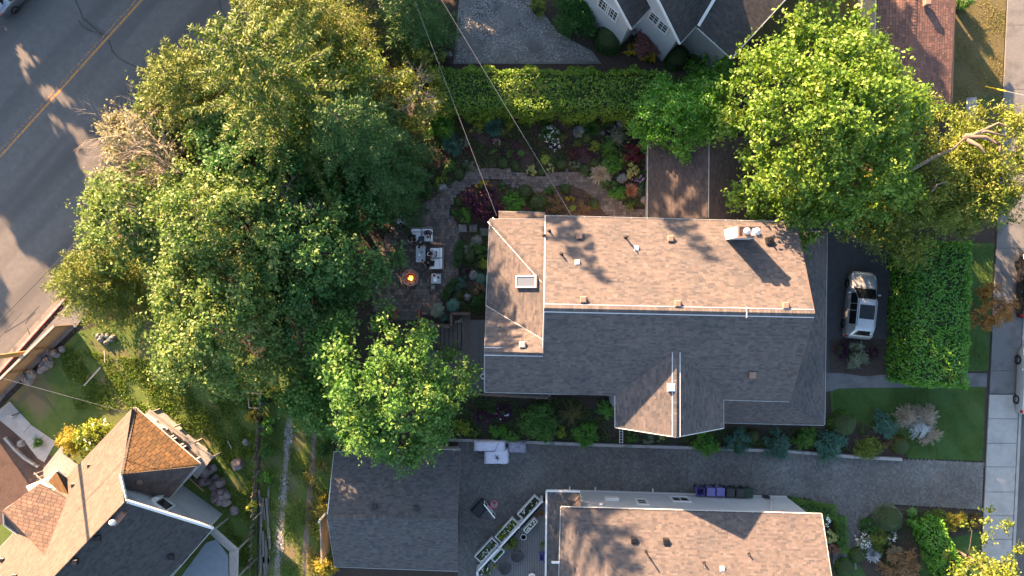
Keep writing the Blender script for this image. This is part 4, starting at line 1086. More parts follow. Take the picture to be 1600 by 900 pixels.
for i,(x,y,R,hh) in enumerate(((-12.4,25.8,3.4,17.9),(-7.6,29.2,3.2,17.9))):
    conifer_tree(['slim spire conifer beyond the top edge, nearer the street','slim spire conifer beyond the top edge, nearer the grey house'][i],0,0,0,R,hh,M['leaf_darkconifer'],zb=1,nb=80,seed=60+i,twig=8,size=.5,per=3,aspect=.6,pw=.65,base_loc=(x,y,0),group='spire conifers beyond the top edge')

# ---- bare, dead-branched trees
def bare_tree(label, px,py,z, R, n, seed, m, zc=6.0, group=None, updir=.25, az=(0,6.283), r0=.09):
    p=W(px,py,z); root=thing('bare_tree',label,'tree',(p.x,p.y,0),group,False); rr=random.Random(seed)
    mb=MB(); mb.tube([(0,0,-.1),(.05,0,zc*.6),(0,0,zc)],[r0*1.6,r0*1.2,r0],7); mb.build('trunk',MATS['bark'],root,smooth=True)
    mb=MB()
    def grow(p,d,L,r,depth):
        pts=[p]; q=p; dd=d
        for k in range(4):
            dd=(dd+Vector((rr.gauss(0,.16),rr.gauss(0,.16),rr.gauss(0,.07)))).normalized(); q=q+dd*L/4; pts.append(q)
            if depth<3 and k>=0:
                for _ in range(2 if depth<2 else 1):
                    if rr.random()<.8:
                        a=rr.choice((-1,1))*rr.uniform(.4,.9); nd=Matrix.Rotation(a,3,'Z')@dd+Vector((0,0,rr.gauss(.0,.18))); grow(q,nd.normalized(),L*rr.uniform(.38,.6),r*.55,depth+1)
        mb.tube(pts[::2],[r*(1-.8*i/2) for i in range(3)],3,False)
    for i in range(n):
        a=az[0]+(az[1]-az[0])*(i+rr.random())/n
        grow(Vector((0,0,zc*rr.uniform(.75,1))),Vector((math.cos(a),math.sin(a),updir*rr.uniform(-.2,1))).normalized(),R*rr.uniform(.6,1.05),r0*.42,0)
    mb.build('branches',m,root)
    return root
tanb=mat('tan_twigs',(.42,.33,.26),(.54,.44,.35),6,.85)
bare_tree('bare tan-branched tree reaching over the street from the grove',272,268,9,3.7,15,5,tanb,zc=8.7,az=(2.0,5.0),r0=.06)
bare_tree('bare twiggy patch in the lower middle of the grove',455,345,8,1.7,8,6,MATS['pale_bark'],zc=8.0,r0=.05)
bare_tree('bare grey twigs above the brown tree beside the top hedge',648,140,6,1.3,9,7,MATS['pale_bark'],zc=5.7,r0=.04)
# exposed cedar limbs at right
mat('bark_limb',(.15,.115,.09),(.21,.165,.135),6,.85,.4,30)
cl=thing('fallen_limbs','bare twisted cedar limbs lying over the cedar crown','branch',tuple(W(1505,225)))
rr=random.Random(3)
for pts,r in (([(1400,275),(1430,262),(1460,245),(1490,232),(1505,218)],.13),([(1505,218),(1530,206),(1560,192),(1575,198)],.10),([(1505,215),(1540,205),(1572,213)],.12),([(1508,212),(1540,215),(1562,226),(1562,236)],.15),([(1510,218),(1530,228),(1540,240)],.13),([(1455,300),(1465,288),(1480,284)],.07)):
    mb=MB(); zz=8.3
    mb.tube([W(x,y,zz+.15*math.sin(i*1.7)+ (0.5 if i==len(pts)-1 else 0)) for i,(x,y) in enumerate(pts)],[r*(1-.6*i/(len(pts)-1)) for i in range(len(pts))],7)
    mb.build('limb',MATS['bark_limb'],cl,smooth=True)

# ------------------------------------------------------------------ hedges
def hedge(label, a, b, width, h, m, size, dens, seed, aspect=.45, core=(.02,.04,.012), tilt=.5, bump=.25, sq=3.0, name='hedge'):
    """clipped hedge from a to b (ground points), leaves over a bumpy rounded box"""
    a=Vector((a[0],a[1],0));b=Vector((b[0],b[1],0)); c=(a+b)/2; L=(b-a).length; d=(b-a).normalized()
    root=thing(name,label,'hedge',tuple(c),None,False); g=np.random.default_rng(seed)
    ang=math.atan2(d.y,d.x); root.rotation_euler=(0,0,ang)
    n=int((L*width+2*(L+width)*h)*dens)
    # sample surface of the box, then round it
    P=[];N_=[]
    at=L*width; as_=L*h*2; ae=width*h*2
    u=g.random(n)*(at+as_+ae)
    X=np.zeros((n,3)); NN=np.zeros((n,3))
    top=u<at; sid=(u>=at)&(u<at+as_); en=u>=at+as_
    rx_=g.random(n)*2-1; ry_=g.random(n)*2-1; rz_=g.random(n); sg=np.where(g.random(n)<.5,-1.,1.)
    X[top]=np.stack([rx_[top],ry_[top],np.ones(top.sum())],1); NN[top]=[0,0,1]
    X[sid]=np.stack([rx_[sid],sg[sid],rz_[sid]],1); NN[sid]=np.stack([np.zeros(sid.sum()),sg[sid],np.zeros(sid.sum())],1)
    X[en]=np.stack([sg[en],ry_[en],rz_[en]],1); NN[en]=np.stack([sg[en],np.zeros(en.sum()),np.zeros(en.sum())],1)
    # round edges
    e=.35
    rad=np.maximum(np.abs(X[:,1])-(1-e),0)/e; zz=np.maximum(X[:,2]-.75,0)/.25
    k=np.sqrt(rad**2+zz**2); k=np.where(k>1,1/np.maximum(k,1e-6),1)
    X[:,1]=np.where(rad>0,np.sign(X[:,1])*((1-e)+rad*k*e),X[:,1]); X[:,2]=np.where(zz>0,.75+zz*k*.25,X[:,2])
    Q=X*np.array([L/2,width/2,h])
    ph=g.random(8)*6.28
    bm_=bump*(np.sin(Q[:,0]*1.9+ph[0])*np.sin(Q[:,1]*2.3+ph[1])+.6*np.sin(Q[:,0]*4.7+ph[2]+Q[:,1]*2)+.5*np.sin(Q[:,1]*5.3+ph[3]+Q[:,2]*3)+.35*np.sin(Q[:,0]*9+ph[4])*np.sin(Q[:,1]*8+ph[5]))
    NN=unit(NN+np.array([0,0,.15])); Q=Q+NN*(bm_*.6-g.random(n)**2*.28)[:,None]
    T=NN*1.0+np.array([0,0,tilt])+g.normal(size=(n,3))*.6
    nrm=NN*.8+g.normal(size=(n,3))*.75+np.array([0,0,.3])
    mesh_obj('foliage',np_mesh('foliage',leaf_quads(Q,nrm,size*(.65+.7*g.random(n)),aspect,.25,T),[m]),root)
    mb=MB(); mb.bevbox((0,0,h*.45),(L-.45,width-.55,h*.82),.3)
    mb.build('inner_branches',mat('hedge_core',core,(core[0]*1.6,core[1]*1.4,core[2]*1.4),8,.95),root)
    return root
hedge('long thuja hedge between the garden and the gravel court',(-5.3,12.9),(10.0,12.7),3.0,3.0,M['leaf_thuja'],.19,130,31,.4,bump=.3)
hedge('tall clipped laurel hedge between car and right sidewalk',(27.6,-6.4),(27.9,3.0),3.9,3.2,M['leaf_laurel'],.23,110,32,.34,tilt=1.0,bump=.14)
hedge('narrow laurel hedge running diagonally at the bottom right',(27.8,-15.6),(30.2,-21.0),1.6,2.0,M['leaf_laurel'],.2,120,33,.4,tilt=.8,bump=.18)
hedge('low box hedge curving round the white house corner',(19.0,-14.75),(22.0,-15.3),.95,.75,M['leaf_box'],.09,380,34,.55,bump=.08)
hedge('low box hedge along the right wall of the white house',(22.3,-15.6),(22.55,-18.0),.8,.75,M['leaf_box'],.09,380,35,.55,bump=.08)
hedge('short dark box edging beside the patio, nearer the deck',(-4.75,-.75),(-3.9,.55),.55,.45,M['leaf_dark'],.07,500,36,.5,bump=.06)
hedge('short dark box edging beside the patio, nearer the stepping stones',(-3.75,1.45),(-3.55,3.2),.55,.45,M['leaf_dark'],.07,500,37,.5,bump=.06)
broad_tree('bright green laurel bush between the thuja hedge and plum garage',1066,186,3.6,2.9,1.0,5.9,M['leaf_laurel'],k=125,cr=(.4,.75),dens=42,size=.18,seed=51,name='laurel_bush',cat='bush',aspect=.4,r0=.1)
broad_tree('small green laurel at the right end of the thuja hedge',1112,118,2.2,1.6,.4,3.2,M['leaf_laurel'],k=40,cr=(.35,.65),dens=42,size=.18,seed=52,name='laurel_bush',cat='bush',aspect=.4,r0=.08)

# ------------------------------------------------------------------ shrubs and bed plants
def shrub(label, px, py, r, h, kind, m, seed, name='shrub', cat='shrub', flower=None, nf=0, sq=1.0, group=None, size=None, ang=0.0):
    p=W(px,py,h*.6); R=S(r,h*.6); root=thing(name,label,cat,(p.x,p.y,.03),group,False)
    g=np.random.default_rng(seed); V=None
    if kind=='ball':
        n=int(2*np.pi*R*max(R,h*.6)*900); d=unit(g.normal(size=(n,3))); d[:,2]=np.abs(d[:,2])*1.0-.12
        k=.95+.05*np.sin(d[:,0]*5+seed)*np.sin(d[:,1]*6)+g.normal(size=n)*.04
        Q=d*k[:,None]*np.array([R,R*sq,h*.96])
        V=leaf_quads(Q,d+g.normal(size=(n,3))*.55,(size or .075)*(.7+.6*g.random(n)),.6)
    elif kind=='loose':
        k=max(7,int(16*R/.6)); C,cr=dome_clumps(R*.86,h*.22,h*.85,k,(R*.2,R*.38),1,sq,.16,.5,seed,.2)
        P,Nn,sz=clump_leaves(C,cr,230 if R<1 else 120,size or (.10 if R<1 else .13),.55,.6)
        V=leaf_quads(P,Nn,sz,.5)
    elif kind=='grass':
        n=int(420*max(R,.35)); a=g.random(n)*2*np.pi; e=.25+1.1*g.random(n); L=R*(.75+.5*g.random(n))
        V=[]
        d=np.stack([np.cos(a)*np.sin(e),np.sin(a)*np.sin(e)*sq,np.cos(e)*h/R],1)
        b=np.stack([-np.sin(a),np.cos(a),np.zeros(n)],1)*.022*(1+g.random(n))[:,None]*(1.6 if R>.7 else 1)
        o=g.normal(size=(n,3))*R*.10; o[:,2]=0
        m1=o+d*(L*.6)[:,None]; t=o+d*L[:,None]; t[:,2]-=h*.25*e; 
        V=np.stack([o-b*.6,o+b*.6,m1+b,m1-b],1).reshape(-1,3); V2=np.stack([m1-b,m1+b,t+b*.15,t-b*.15],1).reshape(-1,3); V=np.concatenate([V,V2])
    elif kind=='frond':      # few long fronds with side leaflets
        nf_=9; Ps=[];Ns=[];Ts=[];Ss=[]
        for i in range(nf_):
            a=i*2*math.pi/nf_+g.normal()*.15; d=np.array([math.cos(a),math.sin(a),0]); s_=np.array([-d[1],d[0],0])
            for q in np.linspace(.1,1,14):
                c=d*R*q+np.array([0,0,h*(.25+.9*q-1.0*q*q)])
                for sd in (-1,1):
                    Ps.append(c+s_*sd*.10*R*(1.15-q)*2); Ts.append(s_*sd+d*.5); Ns.append(np.array([0,0,1.])+g.normal(size=3)*.2); Ss.append(R*.34*(1.2-q))
        V=leaf_quads(np.array(Ps),np.array(Ns),np.array(Ss),.35,.15,np.array(Ts))
    elif kind=='hosta':      # overlapping broad leaves in a rosette
        Ps=[];Ns=[];Ts=[];Ss=[]
        for i in range(34):
            a=i*2.4; q=.15+.85*math.sqrt((i+.5)/34); d=np.array([math.cos(a),math.sin(a),0])
            Ps.append(d*R*q*.85+np.array([0,0,h*(1.05-.7*q*q)])); Ts.append(d+np.array([0,0,-.4*q])); Ns.append(np.array([0,0,1.])+d*.5*q+g.normal(size=3)*.12); Ss.append(R*.55*(.8+.4*g.random()))
        V=leaf_quads(np.array(Ps),np.array(Ns),np.array(Ss),.72,-.18,np.array(Ts))
    elif kind=='spray':      # spreading sprays (juniper, blue spruce)
        Ps=[];Ns=[];Ts=[];Ss=[]
        for i in range(int((70 if m is MATS['leaf_pampas'] else 30)*max(1,R/.6))):
            a=g.random()*6.283; L=R*(.4+.65*g.random()); d=np.array([math.cos(a),math.sin(a)*sq,0]); s_=np.array([-d[1],d[0],0]); z0=h*(.35+.6*g.random())
            for q in np.linspace(.15,1,9):
                c=d*L*q+np.array([0,0,z0*(1-.35*q*q)])
                for sd in (-1,0,1):
                    Ps.append(c+s_*sd*.06*R/.6*(1.2-q)*1.3+g.normal(size=3)*.012); Ts.append(d+s_*sd*.8); Ns.append(np.array([0,0,1.])+g.normal(size=3)*.5); Ss.append((size or .13)*(.8+.5*g.random()))
        V=leaf_quads(np.array(Ps),np.array(Ns),np.array(Ss),.3,.2,np.array(Ts))
    mesh_obj('foliage',np_mesh('foliage',V,[m]),root)
    if kind in ('ball','loose'):
        mb=MB(); f=.86 if kind=='ball' else .62
        mb.ball((0,0,h*.36*(1 if kind=='ball' else .8)),1,2,.04,(R*f,R*f*sq,h*(.55 if kind=='ball' else .42)),seed)
        mb.build('inner_branches',mat('shrub_core',(.03,.05,.016),(.05,.07,.024),8,.95),root)
    else:
        mb=MB(); mb.lathe((0,0,0),[(R*.16,0),(R*.13,h*.2),(0.0,h*.3)],7); mb.build('root_crown',mat('shrub_core',(.03,.05,.016),(.05,.07,.024),8,.95),root)
    if flower is not None and nf:
        d=unit(g.normal(size=(nf,3))); d[:,2]=np.abs(d[:,2])
        Q=d*np.array([R*.95,R*sq*.95,h*1.02]); n5=5
        Qr=np.repeat(Q,n5,axis=0)+g.normal(size=(nf*n5,3))*.045
        mesh_obj('flowers',np_mesh('flowers',leaf_quads(Qr,np.repeat(d,n5,axis=0)+g.normal(size=(nf*n5,3))*.4+np.array([0,0,.6]),.085*np.ones(nf*n5),.9),[flower]),root)['kind']='stuff'
    return root
PL=[
# north garden bed, left to right
('bright green bush below the left end of the thuja hedge',691,200,19,1.3,'loose','leaf_laurel'),
('spreading blue green bush beside the dark conifer in the garden',706,226,17,1.0,'loose','leaf_bluegreen'),
('pale sage flecked plant beside the blue green bush',724,224,9,.6,'loose','leaf_sage'),
('lime bush under the hedge left of the first wire',742,195,13,.9,'loose','leaf_lime'),
('dark blue green grass clump under the thuja hedge',770,197,16,.8,'grass','leaf_bluegreen'),
('small lime mound right of the dark grass clump',785,203,8,.4,'ball','leaf_lime'),
('small lime bush directly under the hedge between the wires',797,195,9,.5,'loose','leaf_lime'),
('dark crimson low plant left in the garden bed',728,236,9,.4,'loose','leaf_crimson'),
('small pink flowering plant in the middle of the garden bed',776,222,6,.35,'loose','leaf_dark','petal_pink',12),
('tiny bright green plant above the path bend',771,236,6,.35,'loose','leaf_bright'),
('small green plant right of the tiny one above the path bend',797,241,7,.35,'loose','leaf_bright'),
('star shaped green perennial above the path',814,239,8,.4,'frond','leaf_bright'),
('rounded green mound touching the top of the path bend',785,254,10,.5,'ball','leaf_dark'),
('second rounded green mound right along the path top edge',806,259,8,.4,'ball','leaf_dark'),
('yellow variegated mound at the path edge under the wire',829,267,9,.5,'loose','leaf_variegated'),
('lime fern with spread fronds above the path',852,249,11,.5,'frond','leaf_lime'),
('dark green mound under the fern at the path edge',846,267,8,.4,'ball','leaf_dark'),
('sage grey plant left of the path top',733,259,10,.5,'loose','leaf_sage'),
('dark clipped mound at the inner left of the path top',717,272,10,.5,'ball','leaf_dark'),
('mid green bush at the left edge of the path',700,261,12,.8,'loose','leaf_bright'),
('small lime plant at left edge of the path near patio',689,283,8,.5,'loose','leaf_lime'),
('dark green bush above the patio corner',668,292,14,1.0,'loose','leaf_dark'),
('white flowering bush under the hedge right of second wire',860,209,15,.8,'loose','leaf_dark','petal_white',34),
('low white flowering perennial below the white flowering bush',868,228,10,.4,'loose','leaf_purple','petal_white',18),
('olive clipped ball right of the white flowering bush',880,212,8,.55,'ball','leaf_moss'),
('green clipped ball right of the pale garden boulder',916,213,9,.6,'ball','leaf_box'),
('lime olive clipped ball below the pale garden boulder',902,222,8,.5,'ball','leaf_moss'),
('dark strappy grass clump under the hedge by the boulder',926,199,14,.7,'grass','leaf_dark'),
('silvery spreading blue spruce under the laurel bush',964,212,18,.9,'spray','leaf_sage'),
('lime yellow bush left of the dark spreading yew',927,228,9,.6,'loose','leaf_lime'),
('dark green spreading yew in the garden middle',950,230,19,.9,'spray','leaf_box'),
('crimson purple lace maple beside the plum garage',991,236,15,.9,'loose','leaf_crimson'),
('mid green rounded bush below the yew',955,256,14,.7,'loose','leaf_laurel'),
('olive yellow small mound above the tan grass',930,254,8,.5,'ball','leaf_moss'),
('wide tan ornamental grass beside the path',940,270,18,.6,'grass','leaf_straw'),
('lime small bush between yew and crimson maple',975,249,8,.5,'loose','leaf_lime'),
('pale yellow variegated bush near the plum garage',987,266,11,.7,'loose','leaf_variegated'),
('green plant with violet flowers against the plum garage gutter',1003,277,10,.6,'loose','leaf_dark','petal_violet',8),
('copper red grass clump near the plum garage',987,297,12,.5,'grass','leaf_copper'),
('dark green rounded bush at the right side of the path',963,300,14,.8,'loose','leaf_laurel'),
('small green bush above the path on the right',945,288,8,.5,'loose','leaf_bright'),
('small teal bush against the plum garage',1001,296,8,.5,'loose','leaf_bluegreen'),
('olive small bush at the path end by the garage',985,321,8,.45,'loose','leaf_olive'),
('dark red low plant in the middle of the bed',893,242,8,.35,'loose','leaf_crimson'),
('dark green mound above the path right of the fern',877,256,10,.5,'ball','leaf_dark'),
('variegated small mound at the path edge right of the fern',861,264,7,.4,'loose','leaf_variegated'),
('sage mound above the path beside the dark green mound',899,258,8,.45,'loose','leaf_sage'),
('low green mound at the path edge left of the tan grass',914,264,9,.45,'ball','leaf_box'),
# island between path and house
('yellow bush at the top of the island bed',756,292,11,.6,'loose','leaf_yellow'),
('small green bush right of the yellow bush',783,290,8,.4,'loose','leaf_bright'),
('dark purple lace maple dome in the island bed',758,318,29,1.3,'loose','leaf_purple'),
('olive clipped ball in the island bed',799,301,9,.6,'ball','leaf_moss'),
('brown olive clipped ball at the path edge in the island bed',821,299,12.5,.8,'ball','leaf_ball_olive'),
('bright small-leaved green bush at the house corner',805,320,19,1.0,'loose','leaf_laurel'),
('deep green rounded bush above the house eave',840,317,14,.9,'ball','leaf_laurel'),
('green clipped ball left of the purple maple',717,315,9,.6,'ball','leaf_box'),
('bright green bush left below the purple maple',727,333,12,.8,'loose','leaf_laurel'),
('dark green edging bush at the patio corner',711,333,9,.5,'loose','leaf_dark'),
('green ball at the lower edge of the path on the right',884,295,9,.5,'ball','leaf_box'),
('small green ball left of it under the wire',859,297,9,.4,'loose','leaf_bright'),
('tiny lime plant in the pinkish ground cover',891,311,6,.3,'loose','leaf_yellow'),
('tiny lime fern above the house gutter',895,325,7,.35,'frond','leaf_lime'),
('olive ball at the right end of the island bed',929,318,9,.5,'ball','leaf_moss'),
('pinkish brown low bush above the house gutter',866,318,13,.35,'loose','leaf_brown'),
('brown low bush at the right of the island bed',911,322,11,.35,'loose','leaf_brown'),
# bed between patio and house
('variegated bush below the stepping stones',735,385,11,.6,'loose','leaf_sage'),
('round olive clipped ball beside the patio',734,401,10,.7,'ball','leaf_ball_olive'),
('green bush against the house below stepping stones',752,393,11,.8,'loose','leaf_bright'),
('bright lime green bush against the house wall',753,414,12,.9,'loose','leaf_lime'),
('blue hosta against the house wall',752,435,10,.45,'hosta','leaf_bluegreen'),
('dark red low plant below the round ball by the patio',727,424,10,.35,'loose','leaf_purple'),
('green leafy bush right of the side table at the patio edge',720,444,11,.5,'loose','leaf_bluegreen'),
('brown clipped ball near the deck planter',717,461,8,.5,'ball','leaf_brown'),
('large rosette hosta above the deck planter',708,477,12,.45,'hosta','leaf_bluegreen'),
('big variegated hosta beside the red step post',683,485,13,.5,'hosta','leaf_sage'),
('green bush above the deck roof corner',745,470,12,.7,'loose','leaf_dark'),
('brown shaded bush by the house wall',748,452,10,.6,'loose','leaf_brown'),
('small variegated plant beside the big hosta',694,499,9,.4,'loose','leaf_bluegreen'),
# bed between house and driveway
('yellow green bush under the right side of bright maple',725,667,13,.8,'loose','leaf_lime'),
('small yellow bush at the retaining wall by the maple',741,676,9,.6,'loose','leaf_olive'),
('dark purple bush in the shaded south bed',753,652,13,.8,'loose','leaf_purple'),
('dark bush with lilac flowers in the south bed',786,646,13,.7,'loose','leaf_purple','petal_lilac',7),
('green bush above the wall over the covered furniture',779,673,14,.7,'loose','leaf_laurel'),
('second green bush above the wall over the crumpled cover',800,679,12,.7,'loose','leaf_laurel'),
('small green ball in the dark south bed',766,645,8,.5,'ball','leaf_box'),
('big round green shrub in the middle of the south bed',843,661,30,1.7,'loose','leaf_bright'),
('dark twiggy olive shrub right of the big green shrub',894,645,22,1.2,'spray','leaf_ball_olive'),
('lime leaved bush between the two big south bed shrubs',877,675,10,.7,'loose','leaf_lime'),
('wide green bush at the wall left of the front gable',915,679,20,.9,'loose','leaf_laurel'),
('bright green yew tucked under the eave by the gable',948,641,17,1.4,'spray','leaf_laurel'),
('small green bush under the front gable, left',986,684,10,.6,'loose','leaf_bright'),
('grey green bush under the front gable, middle',1013,685,10,.5,'loose','leaf_sage'),
('pale green small bush under the front gable, right',1033,687,7,.4,'loose','leaf_variegated'),
('first star leaved rhododendron right of the front gable',1104,693,19,1.0,'loose','leaf_laurel'),
('second star leaved rhododendron along the wall',1151,692,20,1.0,'loose','leaf_bluegreen'),
('dark olive clipped ball against the porch eave',1178,681,11,.7,'ball','leaf_ball_olive'),
('third star leaved rhododendron along the wall',1214,696,21,1.0,'loose','leaf_bluegreen'),
('dark green bush below the porch corner',1258,684,18,1.0,'loose','leaf_box'),
('large blue green rhododendron overhanging the wall',1298,697,25,1.2,'loose','leaf_bluegreen'),
('big clipped green dome at the lawn corner',1320,664,22,1.3,'ball','leaf_box'),
('golden olive bush overhanging the driveway wall',1357,700,20,1.0,'loose','leaf_olive'),
('spotted dark rhododendron beside the lawn',1385,666,21,1.1,'loose','leaf_bluegreen'),
('tiny green ball between dome and rhododendron',1348,674,6,.4,'ball','leaf_box'),
('moss olive clipped ball at the end of the wall',1409,697,15,.9,'ball','leaf_moss'),
('pinkish brown low bush beside the moss ball',1387,694,10,.4,'loose','leaf_brown'),
('tall tan pampas grass clump on the lawn, left',1418,652,21,1.2,'spray','leaf_pampas'),
('tan pampas grass clump on the lawn, upper right',1446,651,22,1.2,'spray','leaf_pampas'),
('tan pampas grass clump on the lawn, lower right',1453,679,20,1.0,'spray','leaf_pampas'),
('silver white grass mound between the pampas clumps',1437,668,22,1.3,'spray','leaf_silver'),
# by the car
('grey sage shrub behind the parked silver car',1340,558,18,1.3,'loose','leaf_sage'),
('low dark purple shrub left of the sage shrub',1316,548,12,.6,'loose','leaf_purple'),
('dark reddish low shrub right of the sage shrub',1364,552,11,.6,'loose','leaf_purple'),
# bottom right beds
('grey green domed bush at the driveway corner',1392,813,24,1.3,'ball','leaf_sage'),
('dark low bush left of the domed bush',1358,823,15,.6,'loose','leaf_dark'),
('olive green bush below the domed bush',1371,840,17,.9,'loose','leaf_olive'),
('white flowering shrub at the bed edge by the side driveway',1350,846,13,.7,'loose','leaf_sage','petal_white',44),
('small white flowering plant below the domed bush',1393,838,8,.5,'loose','leaf_sage','petal_white',18),
('blue grey fescue grass clump in the bottom bed',1366,868,13,.5,'grass','leaf_silver'),
('low clipped box cushion by the stepping slabs',1341,868,14,.6,'ball','leaf_box'),
('second clipped box cushion at the bottom edge',1322,888,17,.6,'ball','leaf_box'),
('big brown sage shrub at the bottom edge of bed',1406,884,27,1.5,'loose','leaf_brown'),
('pale sage shrub above the big brown shrub',1400,862,12,1.0,'loose','leaf_sage'),
('golden green bush by the driveway end',1466,808,16,.8,'loose','leaf_olive'),
('bright yellow bush by the driveway end',1494,814,15,.8,'loose','leaf_gold'),
('rusty small bush beside the sidewalk',1523,815,11,.6,'loose','leaf_rust'),
('olive bush between the golden and yellow bushes',1481,817,13,.7,'loose','leaf_olive'),
('small green hosta in front of the golden bush',1426,801,9,.5,'hosta','leaf_bright'),
('white rose bush at the right corner of the white house',1289,814,11,.9,'loose','leaf_dark','petal_white',22),
('leafy mixed shrub along the white house right wall',1296,838,12,.9,'loose','leaf_variegated'),
('rosy leaved shrub lower on the white house right wall',1303,858,11,.9,'loose','leaf_pinkbush'),
# around the top house
('big dark green bush left of the grey gabled house',903,13,40,2.4,'loose','leaf_dark'),
('sunlit yellow green bush at the edge of the gravel court',842,5,16,2.2,'loose','leaf_cypress'),
('dark grey green bush under the left gable',953,56,25,1.6,'ball','leaf_dark'),
('pink flowering bush between the twin gables',1010,60,31,1.6,'loose','leaf_pinkbush'),
('golden edging shrub left below the pink bush',988,79,11,.7,'loose','leaf_yellow'),
('golden edging shrub right below the pink bush',1012,88,12,.7,'loose','leaf_yellow'),
('golden edging shrub at the gable wall corner',1042,72,11,.7,'loose','leaf_yellow'),
('dark clipped bush below the right gable',1060,86,21,1.3,'ball','leaf_dark'),
('dark clipped bush beside the grey wall corner',1098,87,20,1.3,'ball','leaf_dark'),
('green bush in the corner of brown outbuilding',1508,4,14,1.4,'loose','leaf_dark'),
# left yard and alley
('rhododendron with sun-yellow painted leaves at the front path',110,690,22,1.5,'loose','leaf_gold'),  # gold leaf colour carries the yellow sunlight
('pale flowering rhododendron against the tan house',143,684,26,1.7,'loose','leaf_lime','petal_white',26),
('small weedy bush by the concrete path',58,692,9,.5,'loose','leaf_bright'),
('fence vine at the top of the alley fence',412,628,14,1.2,'loose','leaf_dark'),
('green weeds along the alley fence, upper',418,668,15,.8,'loose','leaf_laurel'),
('green weeds along the alley fence, middle',416,705,14,.8,'loose','leaf_bright'),
('green weeds along the alley fence, lower',414,748,12,.7,'loose','leaf_laurel'),
('sunlit bush at the bottom beside the garage',508,884,19,1.5,'loose','leaf_gold'),
('sunlit weeds at the left wall of the garage',505,790,13,.8,'loose','leaf_gold'),
('sunlit weeds lower beside the wheel track',499,832,13,.7,'loose','leaf_olive'),
('yellow vine on the yard side of the fence, top',394,650,12,1.0,'loose','leaf_gold'),
('yellow vine on the yard side of the fence, lower',392,790,10,.9,'loose','leaf_lime'),
('shaded bush under the bright maple at the alley',505,700,13,1.0,'loose','leaf_dark'),
# deck plants
('spiky silver agave in the deck corner',718,508,10,.6,'grass','leaf_silver'),
('fuchsia plant on the deck beside the maple',714,548,8,.6,'loose','leaf_rust'),
('leafy plant in the deck corner box',716,583,9,.6,'loose','leaf_olive'),
]
for i,t in enumerate(PL):
    lab,px,py,r,h,k,m=t[:7]; fl=MATS[t[7]] if len(t)>7 else None; nf=t[8] if len(t)>8 else 0
    nm={'grass':'ornamental_grass','frond':'fern','hosta':'hosta'}.get(k,'shrub'); ct={'grass':'grass','frond':'fern','hosta':'plant'}.get(k,'shrub')
    shrub(lab,px,py,r,h,k,MATS[m],100+i,nm,ct,fl,nf)

# ------------------------------------------------------------------ uncounted ground cover and grass
def scatter(name,label,poly,n,size,m,hz,seed,aspect=.5,up=1.0,kind='stuff',holes=()):
    P=[W(x,y) for x,y in poly]; q=[(p.x,p.y) for p in P]; g=np.random.default_rng(seed)
    hp=[[tuple(W(x,y).xy) for x,y in h] for h in holes]
    xs=[a for a,_ in q]; ys=[b for _,b in q]; out=[]
    while len(out)<n:
        x=g.uniform(min(xs),max(xs)); y=g.uniform(min(ys),max(ys))
        if in_poly(x,y,q) and not any(in_poly(x,y,h) for h in hp):
            v=math.sin(x*1.3+seed)*math.sin(y*1.7+seed*2)+.6*math.sin(x*3.1+y*2.3)
            if v+g.normal()*.5>-.1: out.append((x,y))
    A=np.array(out); n=len(A); Pz=np.column_stack([A,hz*(.3+.7*g.random(n))+.04])
    nr=g.normal(size=(n,3))*.6+np.array([0,0,up])
    o=mesh_obj(name,np_mesh(name,leaf_quads(Pz,nr,size*(.5+g.random(n)),aspect),[m]))
    o['label']=label; o['category']='ground cover'; o['kind']='stuff'
    return o
scatter('ground_cover','dark green ground cover in the garden bed',[(676,190),(1012,190),(1012,326),(975,319),(932,282),(886,264),(840,275),(780,260),(733,266),(680,311),(640,320),(640,190)],11000,.12,M['leaf_cover'],.2,1)
scatter('ground_cover','reddish purple low leaves in the garden bed',[(720,215),(1000,200),(1005,300),(930,275),(880,255),(790,250),(725,255)],5000,.10,M['leaf_purple'],.15,2)
scatter('ground_cover','brown pinkish ground cover of the island bed',[(745,290),(830,300),(890,290),(925,306),(945,338),(855,338),(700,340)],4500,.08,M['leaf_brown'],.1,3)
scatter('ground_cover','dark leaves over the south bed soil',[(692,614),(960,625),(962,670),(1290,668),(1330,705),(1230,700),(965,690),(700,682)],11000,.12,M['leaf_cover'],.2,4)
scatter('ground_cover','low leaves in the bed between patio and house',[(720,345),(765,345),(757,490),(700,490),(715,440)],4200,.10,M['leaf_cover'],.16,5)
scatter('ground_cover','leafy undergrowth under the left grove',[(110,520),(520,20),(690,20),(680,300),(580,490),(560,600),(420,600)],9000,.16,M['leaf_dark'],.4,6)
scatter('grass','rough grass of the left yard',[(90,540),(400,590),(400,900),(365,900),(350,800),(300,720),(215,640),(120,640)],30000,.17,M['grass_blade'],.13,7,.25,.15)
scatter('grass','grass and weeds between the alley wheel tracks',[(412,600),(520,600),(518,900),(402,900)],11000,.14,M['grass_blade'],.10,8,.25,.4,holes=[[(455,600),(461,600),(435,900),(429,900)],[(489,660),(493,660),(480,900),(474,900)]])
scatter('grass','yellow grass beside the right wheel track',[(478,720),(512,720),(516,900),(480,900)],3000,.15,M['grass_dry'],.12,9,.25,.4)  # yellower blades in the strip along the track
scatter('grass','clipped grass of the front lawn',[(1300,614),(1539,606),(1535,718),(1420,714),(1400,690),(1310,655)],15000,.06,M['grass_blade'],.03,10,.3,.6)
scatter('grass','clipped grass of the sidewalk verge',[(1518,385),(1551,385),(1543,578),(1500,578)],5000,.06,M['grass_blade'],.03,11,.3,.6)
